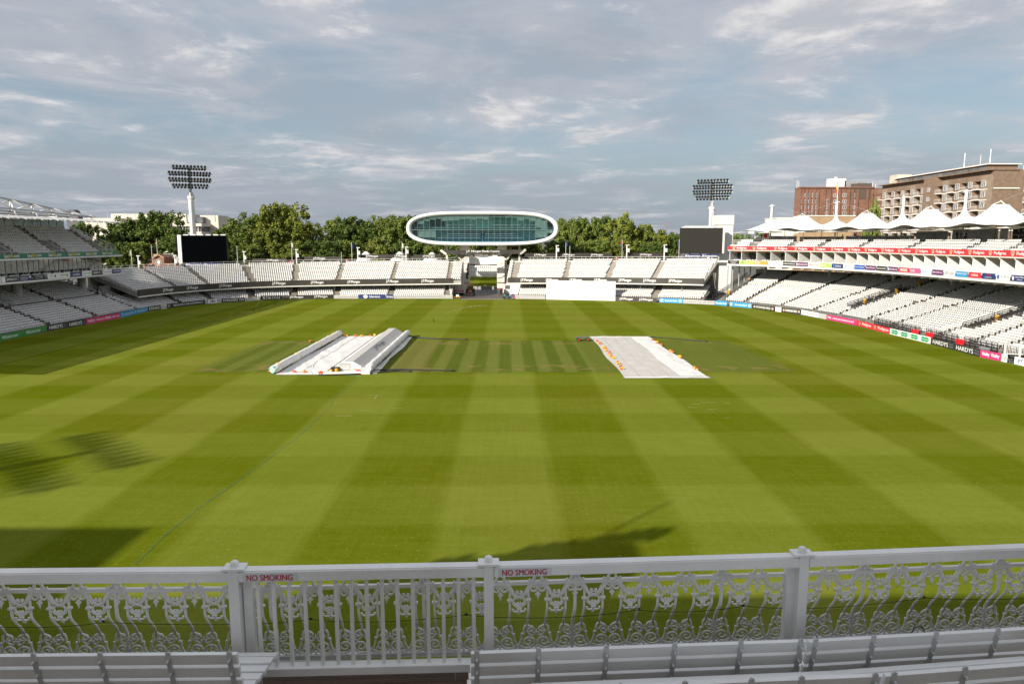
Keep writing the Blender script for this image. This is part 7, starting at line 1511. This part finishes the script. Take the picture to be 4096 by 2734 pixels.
# ================================================================== SEATS
def seat_mesh():
    mb = MB(); w, h0, h1 = .218, .565, .83
    fr_ = [(-w*.82,h0),(w*.82,h0),(w,.65),(w*.98,.76),(w*.70,h1),(-w*.70,h1),(-w*.98,.76),(-w,.65)]; k = len(fr_)
    vs = [(x, .02+.10*(z-h0)+.02*(1-(x/w)**2), z) for x, z in fr_]+[(x, .075+.10*(z-h0), z) for x, z in fr_]; mb.add(vs, [tuple(range(k))]+[tuple(range(2*k-1,k-1,-1))]+[(i,(i+1)%k,k+(i+1)%k,k+i)[::-1] for i in range(k)])
    mb.add([(-.19,-.05,.24),(.19,-.05,.24),(.19,.03,.22),(-.19,.03,.22),(-.19,-.13,.515),(.19,-.13,.515),(.19,.0,.53),(-.19,.0,.53)],[(3,2,1,0),(4,5,6,7),(0,1,5,4),(1,2,6,5),(3,0,4,7)])
    mb.b2(-.03,.03,.03,.09,0,.60); return mb
sm = seat_mesh(); SEATS = [s_ for s_ in SEATS if s_[4]]; A = np.array([s_[:4] for s_ in SEATS]); names = [s_[4] for s_ in SEATS]
c_, s_ = math.cos(YAW), math.sin(YAW); rr_ = A[:,0]*c_-A[:,1]*s_; fw = A[:,0]*s_+A[:,1]*c_; dzv = A[:,2]+.5-CAMH
den_ = fw*math.cos(PIT)-dzv*math.sin(PIT); pxx = 2048+FPX*rr_/den_; pyy = 1367-FPX*(dzv*math.cos(PIT)+fw*math.sin(PIT))/den_
vis = (pxx > 4) & (pxx < 4092) & (pyy < 2700); dist = np.where(vis, den_, 1e9); pick = set(np.argsort(dist)[:298].tolist())
seat_me = sm.mesh('folding_seat', SEATM)
LBL = {'right_lower':'white folding seat in the sunlit lower rows under the tented stand','right_upper':'white folding seat in the rows above the red band','left_lower':'white folding seat in the shaded lower rows under the truss-roofed stand','left_upper':'white folding seat in the shaded top rows above the green band','right_box':'white chair in a glass-backed box above the sponsor panels','left_box':'white chair before the dark box windows'}
GRP = {k: v.replace('white folding seat', 'seats').replace('white chair', 'chairs') for k, v in LBL.items()}
for i in sorted(pick):
    o = link('folding_seat', seat_me, None, SEATS[i][:3], SEATS[i][3]); tag(o, LBL.get(names[i], 'white folding seat in the curved stand'), 'seat', GRP.get(names[i], 'seats in the curved stand'))
sv = np.array(sm.v); order = {}
for i, nme in enumerate(names):
    if i not in pick: order.setdefault(nme, []).append(i)
STL = {'right_lower':'mass of white folding seats filling the lower tier of the tented stand','right_upper':'rows of white folding seats above the red band, farther along','left_lower':'mass of white folding seats in the shaded lower tier','left_upper':'rows of white folding seats in the shaded top tier','right_box':'white chairs in the boxes, farther along','left_box':'white chairs along the shaded box fronts','back_upper':'mass of white folding seats on the upper deck of the curved stand','back_lower':'shaded white folding seats in the lower rows of the curved stand'}
def seat_mass(ids, name, label):
    B = A[ids]; n = len(ids); ca, sa = np.cos(B[:,3]), np.sin(B[:,3]); x = sv[None,:,0]*ca[:,None]-sv[None,:,1]*sa[:,None]+B[:,0:1]; y = sv[None,:,0]*sa[:,None]+sv[None,:,1]*ca[:,None]+B[:,1:2]; z = sv[None,:,2]+B[:,2:3]
    co = np.stack([x,y,z],2).reshape(-1,3); k = len(sv); lt_ = np.array([len(f) for f in sm.f]); lv = np.concatenate([np.array(f) for f in sm.f])
    me = bpy.data.meshes.new(name); me.vertices.add(n*k); me.vertices.foreach_set('co', co.ravel()); me.loops.add(n*len(lv)); me.loops.foreach_set('vertex_index', (lv[None,:]+k*np.arange(n)[:,None]).ravel().astype(np.int32)); me.polygons.add(n*len(lt_)); tot = np.tile(lt_, n); st_ = np.concatenate([[0], np.cumsum(tot)[:-1]]); me.polygons.foreach_set('loop_start', st_.astype(np.int32)); me.materials.append(SEATM); me.update(calc_edges=True); me.validate()
    o = bpy.data.objects.new(name, me); COL.objects.link(o); tag(o, label, 'seats', kind='stuff'); return o
for nme, ids in order.items(): seat_mass(np.array(ids), 'seat_rows', STL[nme])
print('seats', len(SEATS), 'objects', len(bpy.data.objects))
